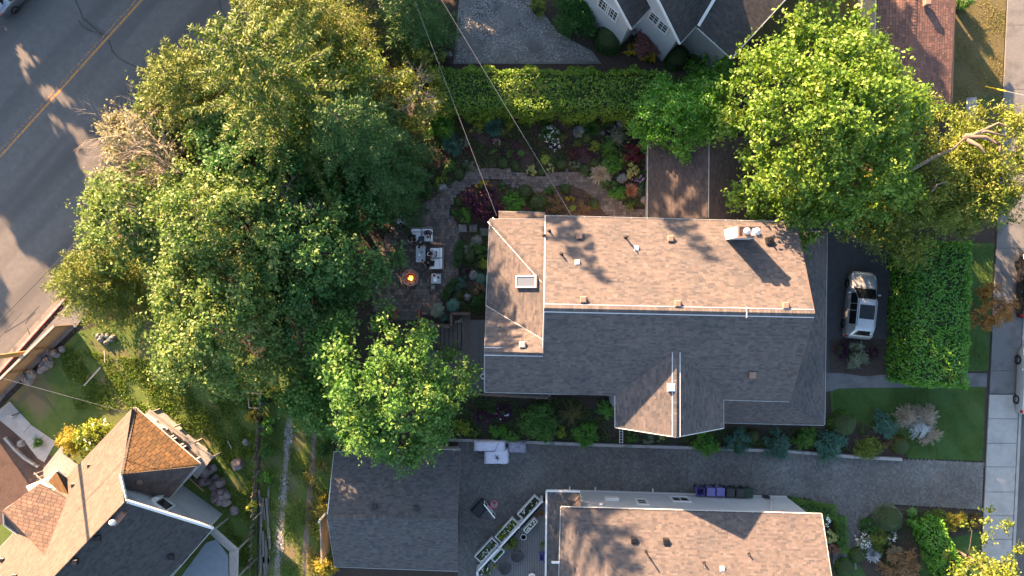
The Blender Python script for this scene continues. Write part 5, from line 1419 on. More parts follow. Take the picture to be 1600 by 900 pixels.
scatter('grass','dry tufts of the corner lawn',[(1492,0),(1570,0),(1562,200),(1490,200)],5000,.09,M['grass_dry'],.04,12,.25,.5)
scatter('ground_cover','leaves over the bottom right bed',[(1350,815),(1375,794),(1530,800),(1530,825),(1440,850),(1430,900),(1345,870)],2600,.10,M['leaf_cover'],.12,13)
scatter('ground_cover','ivy leaves under the top left conifers',[(600,20),(712,20),(708,100),(680,110),(640,110)],2500,.12,M['leaf_purple'],.12,14)

lf('pebble',(.16,.155,.15),(.26,.25,.24),(.40,.385,.37),transl=0.0)
scatter('pebbles','loose pebbles of the gravel court',[(712,98),(716,20),(722,-30),(832,-30),(845,15),(870,50),(920,80),(930,96)],9000,.07,M['pebble'],.03,21,.8,1.2)
scatter('pebbles','loose stones in the left wheel track of the alley',[(452,600),(464,600),(440,900),(424,900)],1800,.07,M['pebble'],.03,22,.8,1.2)
scatter('fallen_leaves','dry leaves and litter along the driveway edges',[(716,690),(966,696),(1230,706),(1230,714),(966,704),(716,698)],500,.06,M['leaf_brown'],.07,23,.6,1.2)
scatter('fallen_leaves','dry leaves scattered under the street side trees',[(60,520),(230,330),(250,350),(110,525)],500,.08,M['leaf_brown'],.10,24,.6,1.2)
# ------------------------------------------------------------------ vehicles
def car(label, loc, heading, paint, L=4.55, Wd=1.84, H=1.62, group=None, sunroof=True, wagon=True):
    root=thing('parked_car',label,'car',(0,0,0),group,False)
    hw=Wd/2
    # station: x from rear, half width at sill / waist, waist height, greenhouse half width, roof height
    if wagon:
        ST=[(0,.60,.66,.66,.60,.70),(.06,.80,.84,.92,.72,.96),(.22,.87,.915,1.0,.76,1.12),(.62,.90,.92,1.02,.64,H-.07),(.95,.90,.92,1.01,.655,H-.01),(1.35,.905,.92,1.0,.66,H-.005),(1.9,.905,.92,.99,.665,H),
            (2.35,.905,.92,.98,.655,H-.02),(2.72,.905,.92,.97,.625,H-.10),(3.10,.90,.92,.96,.66,1.28),(3.42,.90,.92,.95,.73,1.06),(3.6,.90,.915,.93,.74,1.0),(4.05,.88,.895,.84,.70,.90),(4.35,.80,.83,.72,.62,.78),(4.50,.66,.70,.62,.50,.66),(L,.55,.58,.55,.42,.57)]
    else:
        ST=[(0,.60,.66,.62,.60,.66),(.06,.80,.84,.86,.72,.90),(.35,.87,.90,.95,.76,1.0),(.75,.90,.91,.97,.72,1.03),(1.25,.90,.91,.96,.60,H-.05),(1.55,.90,.91,.955,.605,H-.01),(1.9,.905,.91,.95,.61,H),
            (2.35,.905,.91,.94,.60,H-.03),(2.62,.905,.91,.94,.60,H-.10),(3.0,.90,.91,.93,.66,1.14),(3.32,.90,.91,.92,.72,.98),(3.5,.90,.905,.90,.74,.95),(4.0,.88,.89,.82,.70,.86),(4.35,.80,.83,.70,.62,.74),(4.50,.66,.70,.60,.50,.64),(L,.55,.58,.53,.42,.55)]
    secs=[]
    for x,sw,ww,wz,gw,rz in ST:
        x=x*L/4.55-L/2
        secs.append([(x,sw*.96,.24),(x,sw,.34),(x,ww,wz*.72),(x,ww*.985,wz*.93),(x,ww*.93,wz),(x,gw+(ww*.93-gw)*.35,wz+(rz-wz)*.62),(x,gw,rz-.03 if rz-wz>.2 else rz-.01),(x,gw*.8,rz),(x,gw*.4,rz+.018),(x,0,rz+.024)])
    nj=len(secs[0]); mb=MB(); vs=[];fs=[]
    full=2*nj-1
    for s in secs:
        row=s+[(p[0],-p[1],p[2]) for p in reversed(s[:-1])]; vs+=row
    for i in range(len(secs)-1):
        for j in range(full-1): fs.append((i*full+j,i*full+j+1,(i+1)*full+j+1,(i+1)*full+j))
    fs.append(tuple(range(full))); fs.append(tuple(reversed(range((len(secs)-1)*full,len(secs)*full))))
    n0=len(secs)
    for i in range(n0-1): fs.append((i*full,(i+1)*full,(i+1)*full+full-1,i*full+full-1))
    mb.add(vs,fs); body=mb.build('body',paint,root,smooth=True)
    ev=body.modifiers.new('edges','EDGE_SPLIT'); ev.split_angle=math.radians(38)
    def panel(name,m,i0,i1,j0,j1,offn=.006,shrink=.04,parent=None):
        """surface patch lifted off the shell; j counted over the whole section"""
        P=[];F=[]
        for i in range(i0,i1+1):
            for j in range(j0,j1+1): P.append(Vector(vs[i*full+j]))
        w=j1-j0+1; c=sum(P,Vector())/len(P)
        nn=[Vector() for _ in P]
        for i in range(i1-i0):
            for j in range(j1-j0):
                q=(i*w+j,i*w+j+1,(i+1)*w+j+1,(i+1)*w+j); nrm=(P[q[1]]-P[q[0]]).cross(P[q[3]]-P[q[0]])
                if nrm.dot(P[q[0]]-Vector((P[q[0]].x,0,.6)))<0: nrm=-nrm
                if nrm.length>0: nrm.normalize()
                for k in q: nn[k]+=nrm
                F.append(q)
        Q=[]
        for p,n in zip(P,nn):
            if n.length>0: n.normalize()
            Q.append(p+(c-p)*shrink+n*offn)
        return MB().add(Q,F).build(name,m,parent or root,smooth=True)
    G=mat('car_glass',(.012,.013,.015),None,rough=.12,spec=.35)
    if wagon:
        panel('windscreen',G,8,10,5,full-6,.008,.03); panel('rear_window',G,2,3,6,full-7,.008,.22)
        for a,b in ((4,6),(6,7),(7,9)):
            panel('side_window',G,a,b,4,6,.008,.07); panel('side_window',G,a,b,full-7,full-5,.008,.07)
        if sunroof: panel('sunroof',G,5,7,7,full-8,.008,.05)
        panel('rear_bumper',MATS['grey_metal'] if False else paint,0,1,2,full-3,.012,.0)
    else:
        panel('windscreen',G,8,10,5,full-6,.008,.03); panel('rear_window',G,3,4,6,full-7,.008,.06)
        for a,b in ((4,6),(6,7),(7,9)):
            panel('side_window',G,a,b,4,6,.008,.07); panel('side_window',G,a,b,full-7,full-5,.008,.07)
    lamp=mat('headlight_glass',(.75,.77,.78),None,rough=.15,spec=.8); red=mat('tail_light_red',(.45,.02,.02),None,rough=.25,spec=.6)
    for s in (0,1):
        j0,j1=(3,6) if s==0 else (full-7,full-4)
        panel('headlight',lamp,12,13,j0,j1,.01,.16); panel('tail_light',red,1,2,j0-1 if s==0 else j0,j1-1 if s==0 else j1+1,.01,.25)
    for s in (-1,1):
        mb=MB(); mb.bevbox((.78*L/4.55,s*(hw+.10),1.02),(.12,.20,.13),.03); mb.build('mirror',paint,root)
        MB().beam((-1.4,s*.60,H+.03),(.35,s*.60,H+.03),.035,.035).build('roof_rail',MATS['grey_metal'],root)
        for x in (1.38*L/4.55,-1.33*L/4.55):
            mb=MB(); y=s*(hw-.10)
            pts=[]
            prof=[(.20,-.11),(.31,-.11),(.335,-.07),(.335,.07),(.31,.11),(.20,.11)]
            n=20; V=[];F=[]
            for r,o in prof:
                for k in range(n): a=2*math.pi*k/n; V.append((x+r*math.cos(a),y+o,.335+r*math.sin(a)))
            for i in range(len(prof)-1):
                for k in range(n): F.append((i*n+k,i*n+(k+1)%n,(i+1)*n+(k+1)%n,(i+1)*n+k))
            mb.add(V,F); wh=mb.build('wheel',mat('tyre',(.02,.02,.021),None,rough=.85),root,smooth=False)
            mb=MB(); yo=y+s*.085
            V=[(x,yo,.335)];F=[]
            for k in range(10):
                for rr_,da in ((.07,-.2),(.215,-.11),(.215,.11),(.07,.2)): 
                    a=2*math.pi*k/5+da if k<5 else 0
                    if k<5: V.append((x+rr_*math.cos(a),yo,.335+rr_*math.sin(a)))
            for k in range(5): b=1+4*k; F.append((b,b+1,b+2,b+3)); F.append((0,b,b+3))
            mb.add(V,F); mb.lathe((x,yo,.335),[(0,0)],3) if False else None
            n=20;V=[];F=[]
            for r in (.20,.235):
                for k in range(n): a=2*math.pi*k/n; V.append((x+r*math.cos(a),yo,.335+r*math.sin(a)))
            for k in range(n): F.append((k,(k+1)%n,n+(k+1)%n,n+k))
            mb.add(V,F); mb.build('rim',MATS['grey_metal'],wh)
    for s in (-1,1):
        for x in (.35,-.55): MB().beam((x,s*(hw-.005),.86),(x+.16,s*(hw-.005),.85),.03,.03).build('door_handle',MATS['grey_metal'],root)
    MB().box((L/2-.02,0,.45),(.06,1.0,.18)).build('grille',MATS['dark_plastic'],root)
    mb=MB(); mb.tube([(-1.75,0,H-.03),(-1.82,0,H+.10)],.018,5); mb.build('aerial',MATS['dark_plastic'],root)
    root.location=(loc[0],loc[1],.03); root.rotation_euler=(0,0,math.atan2(heading[1],heading[0]))
    return root
silver=mat('car_silver',(.50,.505,.51),None,rough=.32,metal=.45,spec=.6)
pale=mat('car_pale',(.55,.56,.56),None,rough=.25,metal=.4,spec=.6)
black=mat('car_black',(.02,.02,.022),None,rough=.15,spec=.7)
blueg=mat('car_bluegrey',(.26,.29,.33),None,rough=.28,metal=.7,spec=.6)
cp=W(1343.5,477,.6)
car('silver wagon with dark sunroof on the asphalt driveway',(cp.x,cp.y),(.10,.995),silver)
cp=W(28,-22,.5); car('grey blue sedan cut by the top left corner of street',(cp.x,cp.y),(.70,.71),blueg,H=1.44,sunroof=False,wagon=False)
cp=W(1612,595,.5); car('pale silver car at the right edge kerb',(cp.x,cp.y),(.045,1),pale,sunroof=False,wagon=False,H=1.45)
cp=W(1612,446,.5); car('black car at the right edge above the pale car',(cp.x,cp.y),(.045,1),black,sunroof=False,wagon=False,H=1.45)

# ------------------------------------------------------------------ patio furniture
cush=mat('cushion_white',(1.0,1.0,1.02),(1.08,1.08,1.09),3,.9,.2,60); wick=mat('wicker',(.20,.185,.175),(.27,.25,.235),14,.8,.4,60)
tab=mat('table_grey',(.48,.53,.57),(.55,.60,.64),3,.5); 
def sofa(label, c, rz, w, d):
    """two-seat sofa: base, back, arm, seat and back cushions; local +y is the back"""
    root=thing('garden_sofa',label,'sofa',(0,0,0),'garden sofas on the patio',False)
    MB().bevbox((0,0,.15),(w,d,.30),.02).build('base',wick,root)
    MB().bevbox((0,d/2-.05,.42),(w+.06,.10,.72),.02).build('back_frame',wick,root)
    MB().bevbox((w/2-.05,-.05,.36),(.10,d-.1,.5),.02).build('arm',cush,root)
    for s in (-1,1):
        MB().bevbox((s*w/4-.03,-.06,.38),(w/2-.07,d-.18,.15),.05).build('seat_cushion',cush,root)
        MB().bevbox((s*w/4-.03,d/2-.19,.58),(w/2-.06,.20,.38),.07,rx=math.radians(-12)).build('back_cushion',cush,root)
    root.location=(c[0],c[1],.085); root.rotation_euler=(0,0,rz); return root
p=W(660,367,.4); sofa('grey wicker sofa with white cushions at the top of the seating group',(p.x,p.y),0,1.42,.95)
p=W(683,404,.4); sofa('grey wicker sofa with white cushions facing the table from the right',(p.x,p.y),math.radians(-90),1.42,.98)
tp=W(657.5,397,.42); t=thing('coffee_table','grey coffee table with bowls and cups between the sofas','table',(tp.x,tp.y,.085),None,False)
for i in range(5): MB().box((-.26+i*.13,0,.40),(.122,1.12,.03)).build('top_slat',tab,t)
for a in (-1,1):
    for b in (-1,1): MB().box((a*.28,b*.5,.19),(.05,.05,.38)).build('leg',tab,t)
bowl_m=mat('bowl_white',(1.1,1.08,1.04),None,rough=.25,spec=.6); food=mat('bowl_food',(.10,.045,.03),(.16,.07,.04),30,.8,.4,80)
def bowl(label, x,y,z, r=.12, content=food):
    o=thing('bowl',label,'bowl',(x,y,z),'bowls of the patio party',False)
    MB().lathe((0,0,0),[(r*.45,0),(r*.8,r*.25),(r,r*.55),(r*.94,r*.55),(r*.72,r*.25)],16).build('rim',bowl_m,o,smooth=True)
    if content: MB().lathe((0,0,r*.30),[(r*.78,0),(r*.4,.02),(0,.025)],12).build('food',content,o,smooth=True)
    return o
TZ=.085+.415
p=W(654.5,386.5,TZ); bowl('white bowl on the top end of coffee table',p.x,p.y,TZ,.13)
p=W(655.5,398.5,TZ); bowl('small white cup in the middle of coffee table',p.x,p.y,TZ,.07,None)
p=W(660,407,TZ); bowl('white bowl at the lower end of coffee table',p.x,p.y,TZ,.12)
ph=thing('phone','dark phone lying on the coffee table','phone',(W(659,394,TZ).x,W(659,394,TZ).y,TZ),None,False)
MB().bevbox((0,0,.006),(.15,.075,.012),.004).build('phone_body',MATS['black_metal'],ph)
p=W(681.5,435.5,.45); t=thing('side_table','small white square side table with bowls below the right sofa','table',(p.x,p.y,.085),None,False)
MB().bevbox((0,0,.42),(.66,.66,.04),.01).build('top',tab,t)
for a in (-1,1):
    for b in (-1,1): MB().box((a*.28,b*.28,.2),(.05,.05,.4)).build('leg',tab,t)
for lab,x,y,c in (('white bowl of red food on the side table',678.5,430.5,mat('red_food',(.30,.06,.02),(.38,.10,.03),30,.7)),('white bowl with dark food on the side table',685,433.5,food),('empty white plate on the side table',680.5,437,None)):
    q=W(x,y,.53); bowl(lab,q.x,q.y,.085+.44,.15 if c is not food else .12,c)
p=W(677,449,.2); t=thing('stool','tiny pale stool below the side table','stool',(p.x,p.y,.085),None,False)
MB().bevbox((0,0,.30),(.26,.26,.05),.015).build('seat',mat('stool_grey',(.30,.29,.29),None,rough=.7),t)
for a in (-1,1):
    for b in (-1,1): MB().box((a*.09,b*.09,.14),(.03,.03,.28)).build('leg',MATS['grey_metal'],t)
# fire pit with flames
p=W(641.5,434,.3); fpit=thing('fire_pit','round stone fire pit with orange flames on the patio','fire pit',(p.x,p.y,.085),None,False)
MB().lathe((0,0,0),[(.50,0),(.53,.1),(.56,.30),(.58,.36),(.58,.42),(.50,.42),(.49,.33)],28).build('bowl_ring',mat('firepit_stone',(.20,.19,.19),(.27,.255,.25),9,.8,.3,50),fpit,smooth=False)
MB().lathe((0,0,.31),[(.50,0),(.3,.02),(0,.03)],24).build('ember_bed',mat('ember_bed',(.10,.05,.055),(.16,.08,.08),40,.9,.9,60),fpit)
rr=random.Random(2)
for i in range(46):
    a=rr.random()*6.28;r=.46*math.sqrt(rr.random()); MB().ball((r*math.cos(a),r*math.sin(a),.35),.045*rr.uniform(.7,1.2),1,.2,(1,1,.7),i).build('lava_stone',mat('lava_stone',(.12,.06,.07),(.20,.11,.12),20,.9),fpit)
fl_m=mat('flame',(1,.3,.03),None,emit=((1,.20,.015),1.1)); fl_h=mat('flame_core',(1,.55,.1),None,emit=((1,.42,.05),2.0))
for i,(x,y,h,w) in enumerate(((.02,-.04,.30,.10),(.10,.03,.36,.09),(-.08,-.08,.22,.08),(.06,-.13,.26,.07),(.13,-.07,.20,.06),(-.02,.08,.16,.05))):
    mb=MB(); mb.tube([(x,y,.34),(x+.02,y+.01,.34+h*.3),(x-.02,y+.02,.34+h*.65),(x+.02,y+.04,.34+h)],[w*.7,w,w*.55,.004],8); mb.build('flame',fl_h if i in (0,3) else fl_m,fpit,smooth=True)
lt=bpy.data.lights.new('fire_glow','POINT'); lt.energy=.45; lt.color=(1,.42,.12); lt.shadow_soft_size=.15
lo=bpy.data.objects.new('fire_glow',lt); link(lo); lo.parent=fpit; lo.location=(0,0,.85)

# ------------------------------------------------------------------ people
skin=mat('skin',(.45,.27,.20),(.50,.31,.23),6,.55); skin2=mat('skin_tan',(.38,.22,.16),(.43,.26,.19),6,.55)
def skinned(name, verts, edges, radii, m, parent, sub=1):
    me=bpy.data.meshes.new(name); me.from_pydata(verts,edges,[]); me.update(); me.materials.append(m)
    o=bpy.data.objects.new(name,me); link(o); o.parent=parent
    md=o.modifiers.new('skin','SKIN'); md.use_smooth_shade=True
    sv=me.skin_vertices[0].data if me.skin_vertices else None
    if sv is None:
        bm=bmesh.new(); bm.from_mesh(me); bm.verts.layers.skin.verify(); bm.to_mesh(me); bm.free(); sv=me.skin_vertices[0].data
    for i,r in enumerate(radii):
        sv[i].radius=(r,r) if not isinstance(r,tuple) else r; sv[i].use_root=(i==0)
    s=o.modifiers.new('smooth','SUBSURF'); s.levels=sub; s.render_levels=sub
    return o
def person(label, loc, rz, shirt, trousers, hair, sk=None, hands=((.36,.16,.66),(.36,-.16,.66)), lean=.25, seat=.45, legs=True, hairlong=True, kneel=False):
    """seated figure facing local +x; pelvis at seat height"""
    sk=sk or skin; root=thing('person',label,'person',(0,0,0),'people round the coffee table',False)
    V=[];E=[];R=[]
    def v(p,r): V.append(p);R.append(r);return len(V)-1
    pel=v((0,0,seat+.10),(.12,.10)); 
    sp=v((lean*.12,0,seat+.30),(.11,.085)); ch=v((lean*.42,0,seat+.48),(.12,.09)); nk=v((lean*.62,0,seat+.62),.06); hb=v((lean*.78,0,seat+.72),.075); hm=v((lean*.95,0,seat+.80),(.088,.095)); ht=v((lean*.98,0,seat+.88),(.072,.08))
    E+=[(pel,sp),(sp,ch),(ch,nk),(nk,hb),(hb,hm),(hm,ht)]
    ns=v((lean*.98+.095,0,seat+.785),.014); E.append((hm,ns))
    for s in (-1,1):
        ea=v((lean*.95,s*.098,seat+.80),.02); E.append((hm,ea))
    arm=[];leg=[]
    for s,hd in zip((1,-1),hands):
        sh=v((lean*.45,s*.19,seat+.52),.045); mid=Vector((lean*.45,s*.20,seat+.53)).lerp(Vector(hd),.5)+Vector((-.08,s*.09,-.06)); el=v(tuple(mid),.036); wr=v(tuple(Vector(hd).lerp(mid,.22)),.032)
        E+=[(ch,sh),(sh,el),(el,wr)]; arm.append((sh,el,wr))
        pm=v(hd,(.034,.022)); E.append((wr,pm)); d=(Vector(hd)-mid).normalized(); sd=Vector((-d.y,d.x,0)).normalized()
        for k,(o,ln) in enumerate(((-.030,.062),(-.010,.072),(.010,.070),(.028,.055))):
            b=Vector(hd)+sd*o+d*.03; f1=v(tuple(b+d*ln*.5+Vector((0,0,-.008))),.010); f2=v(tuple(b+d*ln*.85+Vector((0,0,-.03))),.008); E+=[(pm,f1),(f1,f2)]
        th=Vector(hd)-sd*s*.035; t1=v(tuple(th+d*.01-sd*s*.012),.012); t2=v(tuple(th+d*.045-sd*s*.008),.009); E+=[(pm,t1),(t1,t2)]
    for s in (1,-1):
        hp=v((.02,s*.10,seat+.07),.075)
        if kneel: kn=v((.34,s*.13,.10),.066); an=v((-.02,s*.13,.07),.045); ft=v((-.14,s*.13,.05),.035)
        else: kn=v((.42,s*.12,seat+.06),.066); an=v((.46,s*.12,.09),.043); ft=v((.62,s*.13,.045),.038)
        E+=[(pel,hp),(hp,kn),(kn,an),(an,ft)]; leg.append((hp,kn,an,ft))
    body=skinned('body',V,E,R,sk,root)
    def garment(name,idx,edges,ex,m,cut=None):
        mp={i:k for k,i in enumerate(idx)}; vs=[V[i] for i in idx]
        if cut:
            for i,j,t in cut: vs[mp[i]]=tuple(Vector(V[j]).lerp(Vector(V[i]),t))
        rs=[tuple(q+ex for q in R[i]) if isinstance(R[i],tuple) else R[i]+ex for i in idx]
        return skinned(name,vs,[(mp[a],mp[b]) for a,b in edges],rs,m,root)
    garment('shirt',[pel,sp,ch,nk]+[i for a in arm for i in a],[(pel,sp),(sp,ch),(ch,nk)]+[e for a in arm for e in ((ch,a[0]),(a[0],a[1]),(a[1],a[2]))],.042,shirt,[(nk,ch,.72)]+[(a[2],a[1],.75) for a in arm])
    garment('trousers',[pel]+[i for l in leg for i in l[:3]],[e for l in leg for e in ((pel,l[0]),(l[0],l[1]),(l[1],l[2]))],.02,trousers)
    mb=MB(); c=(lean*.93,0,seat+.845); mb.ball((c[0]-.015,0,c[2]+.005),.118,2,.03,(1,.98,.92),1)
    if hairlong: mb.ball((c[0]-.09,0,c[2]-.09),.10,2,.06,(.75,1.05,1.3),2)
    mb.build('hair',hair,root,smooth=True)
    for s in (1,-1):
        f=leg[0 if s>0 else 1][3]; q=V[f]; MB().ball((q[0]-.01,q[1],.05),.05,2,.02,(2.2,.95,.9),3).build('shoe',MATS['black_metal'],root,smooth=True)
    for s in (1,-1): MB().ball((lean*.95+.088,s*.034,seat+.81),.012,1).build('eye',MATS['black_metal'],root)
    MB().ball((lean*.95+.088,0,seat+.745),.02,1,0,(.5,1.2,.35)).build('mouth',mat('lips',(.35,.12,.10),None,rough=.5),root)
    root.location=(loc.x,loc.y,.085); root.rotation_euler=(0,0,rz); return root
blk=mat('cloth_black',(.018,.018,.020),None,rough=.9); navy=mat('cloth_navy_dots',(.022,.024,.045),(.12,.12,.16),38,.9); purp=mat('cloth_mauve',(.13,.095,.14),(.17,.125,.18),10,.9); gry=mat('cloth_grey',(.42,.45,.49),(.5,.53,.57),10,.9)
hair_d=mat('hair_dark',(.016,.012,.010),(.03,.022,.018),40,.6); 
D=math.radians
def seat_at(x,y,z=1.1): return W(x,y,z)
pp=[('person in black leaning with a bowl at the left end of the top sofa',seat_at(644,368),D(-105),blk,blk,.35,((.40,.10,.62),(.38,-.14,.60)),True),
    ('person in a dotted navy top leaning over the table',seat_at(657,371),D(-90),navy,blk,.55,((.52,.12,.56),(.52,-.12,.56)),False),
    ('person in a mauve top holding a bowl on the top sofa',seat_at(668,361),D(-85),purp,blk,.15,((.32,.10,.66),(.32,-.10,.66)),True),
    ('person in a grey sweater with a bowl on the right sofa',seat_at(679,396.5),D(180),gry,blk,.28,((.34,.08,.64),(.34,-.08,.64)),True),
    ('person in black reaching to the table from the right sofa',seat_at(675,411),D(175),blk,blk,.45,((.50,.16,.60),(.62,.02,.54)),True)]
for lab,l,rz,sh,tr,ln,hd,lg in pp:
    person(lab,l,rz,sh,tr,hair_d,None,hd,ln,hairlong=lg)
for lab,x,y,z in (('white bowl held by the person at the left sofa end',641,376,.75),('white bowl held in the lap of the mauve person',668.5,370,.80),('white bowl held by the person in grey',670.5,397,.80)):
    q=W(x,y,z); bowl(lab,q.x,q.y,z,.13)
# dog standing between the sofas
def dog(label, loc, rz):
    root=thing('dog',label,'dog',(0,0,0),None,False); V=[];E=[];R=[]
    def v(p,r): V.append(p);R.append(r);return len(V)-1
    ab=v((-.02,0,.40),(.085,.09)); cs=v((.16,0,.40),(.095,.125)); rp=v((-.20,0,.43),(.085,.095)); nk=v((.27,0,.52),.065); hd=v((.36,0,.58),(.062,.06)); mz=v((.47,0,.545),.033); nt=v((.52,0,.54),.022)
    E+=[(ab,cs),(ab,rp),(cs,nk),(nk,hd),(hd,mz),(mz,nt)]
    tl=v((-.32,0,.47),.024); t2=v((-.43,.03,.42),.015); t3=v((-.50,.05,.36),.010); E+=[(rp,tl),(tl,t2),(t2,t3)]
    for s in (-1,1):
        a=v((.17,s*.075,.30),.042); b=v((.165,s*.08,.17),.026); c=v((.155,s*.08,.04),.022); d=v((.20,s*.08,.022),.022); E+=[(cs,a),(a,b),(b,c),(c,d)]
        a=v((-.20,s*.08,.33),.055); b=v((-.13,s*.085,.23),.036); c=v((-.26,s*.085,.15),.022); c2=v((-.245,s*.085,.04),.019); d=v((-.20,s*.085,.022),.021); E+=[(rp,a),(a,b),(b,c),(c,c2),(c2,d)]
        e1=v((.335,s*.062,.60),.022); e2=v((.325,s*.085,.55),.018); E+=[(hd,e1),(e1,e2)]
    fur=mat('dog_tan',(.42,.21,.11),(.56,.32,.19),7,.85,c3=(.68,.56,.46),s3=3.0,f3=(.56,.66))
    skinned('body',V,E,R,fur,root)
    MB().ball((.535,0,.545),.018,1).build('nose',MATS['black_metal'],root)
    for s in (-1,1): MB().ball((.40,s*.038,.61),.010,1).build('eye',MATS['black_metal'],root)
    mb=MB(); mb.tube([(.285,.07*math.cos(a),.53+.07*math.sin(a)) for a in [k*math.pi/6 for k in range(13)]],.012,5); mb.build('collar',mat('collar_red',(.4,.03,.03),None),root)
    root.location=(loc.x,loc.y,.085); root.rotation_euler=(0,0,rz)
dog('tan and white dog standing beside the sofas',W(684,381,.4),D(172))

# covered object by the trees at the patio's left edge
p=W(624,345,.5); cv=thing('draped_garden_object','dark garden object half draped with a pale grey cloth','covered object',(p.x,p.y,.08),None,False)
mb=MB(); mb.lathe((-.02,-.22,0),[(.34,0),(.38,.25),(.34,.52),(.2,.62),(0,.64)],14); mb.build('dark_bag',MATS['dark_plastic'],cv,smooth=True)
cloth=mat('cloth_pale',(.42,.43,.45),(.52,.53,.55),9,.9,.5,40)
bm=MB(); n=16; rr=random.Random(4); V=[];F=[]
for i in range(n+1):
    for j in range(n+1):
        u=i/n*2-1;w=j/n*2-1; z=.85-.45*(u*u+w*w)*.6+.05*math.sin(7*u+2*w)+.04*math.sin(9*w-3*u)
        V.append((u*.42+.05+.05*math.sin(5*w),w*.40+.16+.05*math.sin(6*u),max(.05,z)))
for i in range(n):
    for j in range(n): F.append((i*(n+1)+j,(i+1)*(n+1)+j,(i+1)*(n+1)+j+1,i*(n+1)+j+1))
bm.add(V,F).build('cloth',cloth,cv,smooth=True)
# stepping stones by the house
for lab,x,y,w,h in (('left stepping stone between patio and house',723,357,13,12),('middle stepping stone between patio and house',739.5,357,12,12),('right stepping stone against the house wall',757,363,14,13)):
    p=W(x,y); o=MB().bevbox((p.x,p.y,.08),(S(w),S(h),.10),.02).build('stepping_stone',MATS['flagstone'],None,(p.x,p.y,.03)); tag(o,lab,'stone','stepping stones by the house')
# garden boulders
def boulder(label,x,y,r,h,m,seed,group=None,name='boulder',sq=(1,1)):
    p=W(x,y,h*.4); mb=MB(); R=S(r); mb.ball((p.x,p.y,h*.35),1,2,.13,(R*sq[0],R*sq[1],h*.65),seed)
    o=mb.build(name,m,None,(p.x,p.y,0)); tag(o,label,'rock',group); return o
for i,(lab,x,y,r,h,m) in enumerate((('pale grey boulder under the thuja hedge',905,206,10,.5,'rock_grey'),('small grey stone right of the dark grass clump',942,208,4,.3,'rock_grey'),('purplish boulder beside the silvery spruce',972,191,9,.6,'rock_grey'),('mossy boulder near the tan grass and copper grass',972,279,8,.4,'rock_grey'),('pale boulder against the plum garage corner',1008,313,7,.4,'rock'),('white quartz boulder at the left of the path',691,294,8,.35,'rock_grey'),('pale upright stone in the bed near the deck',730,464,6,.6,'rock_grey'),('flat stone in the bed beside the blue hosta',739,430,8,.3,'rock_grey'),('grey stone below the stepping stones',745,376,9,.25,'rock_grey'),('round grey stone globe at the white house hedge',1288,797,3.5,.5,'rock_grey'),('round stone globe in the corner bed',1357,816,3.5,.5,'rock_grey'),('brown boulder in the left yard lawn',371,725,10,.6,'rock'),('small flat stone in the left yard lawn',384,691,6,.25,'rock_grey'),('reddish stone at the end of the rock pile',366,798,8,.35,'rock'))):
    boulder(lab,x,y,r,h,MATS[m],200+i)
rr=random.Random(8)
for i in range(30):
    t=rr.random(); x=312+t*38+rr.uniform(-13,11); y=728+t*55+rr.uniform(-11,8)
    boulder('reddish brown boulder in the rock pile beside the tan house',x,y,rr.uniform(5,9.5),rr.uniform(.4,.9),MATS['rock'],300+i,'rock pile boulders',sq=(1,rr.uniform(.7,1.1)))
for i in range(20):
    t=rr.random(); x=97-t*66+rr.uniform(-7,9); y=545+t*52+rr.uniform(-7,7)
    boulder('dark stone of the rockery along the street fence',x,y,rr.uniform(4,8),rr.uniform(.3,.6),MATS['rock' if rr.random()<.6 else 'rock_grey'],340+i,'fence rockery stones')
for i in range(8):
    boulder('pale rubble stone under the feathery conifer',152+rr.uniform(0,26),528+rr.uniform(-5,8),rr.uniform(3,6),.35,MATS['rock_grey'],370+i,'rubble stones')
for i in range(7):
    boulder('grey edging rock below the top hedge corner',660+i*7+rr.uniform(-2,2),86+rr.uniform(-4,6),rr.uniform(3.5,6),.35,MATS['rock_grey'],380+i,'hedge corner rocks')
# stepping slabs bottom right
for i,(x,y,r) in enumerate(((1327,872,6),(1319,869,5),(1331,884,8),(1337,874,4))):
    p=W(x,y); mb=MB(); k=5; mb.prism([(p.x+S(r)*math.cos(a+i)*(.8+.3*((i*7+q*3)%5)/5),p.y+S(r)*math.sin(a+i)) for q,a in enumerate([j*2*math.pi/k for j in range(k)])],.03,.12)
    o=mb.build('flagstone',MATS['flagstone'],None,(p.x,p.y,.03)); tag(o,['flagstone nearest the side driveway end','flagstone touching the house side driveway','largest flagstone below the box cushion','smallest flagstone beside the box cushion'][i],'flagstone','flagstones at the bottom bed')
# ------------------------------------------------------------------ rear deck of the main house
dk=thing('rear_deck','dark timber deck with steps at the left wall of main house','deck',tuple(W(710,555)))
def planks(root,x0,x1,y0,y1,z,w,m,along='y',name='plank'):
    """planks filling a survey rectangle at height z"""
    a=W(x0,y1,z);b=W(x1,y0,z); out=0
    if along=='y':
        n=max(1,round((b.x-a.x)/w)); s=(b.x-a.x)/n
        for i in range(n): MB().box((a.x+(i+.5)*s,(a.y+b.y)/2,z-.02),(s-.012,b.y-a.y,.04)).build(name,m,root)
    else:
        n=max(1,round((b.y-a.y)/w)); s=(b.y-a.y)/n
        for i in range(n): MB().box(((a.x+b.x)/2,a.y+(i+.5)*s,z-.02),(b.x-a.x,s-.012,.04)).build(name,m,root)
for i in range(9): # wide treads running left to right
    x=662+i*6.6; z=.35+.05*i
    a=W(x,546,z);b=W(x+6.4,506,z); MB().box(((a.x+b.x)/2,(a.y+b.y)/2,z-.04),(b.x-a.x-.02,b.y-a.y,.08)).build('tread',MATS['deck_wood'],dk)
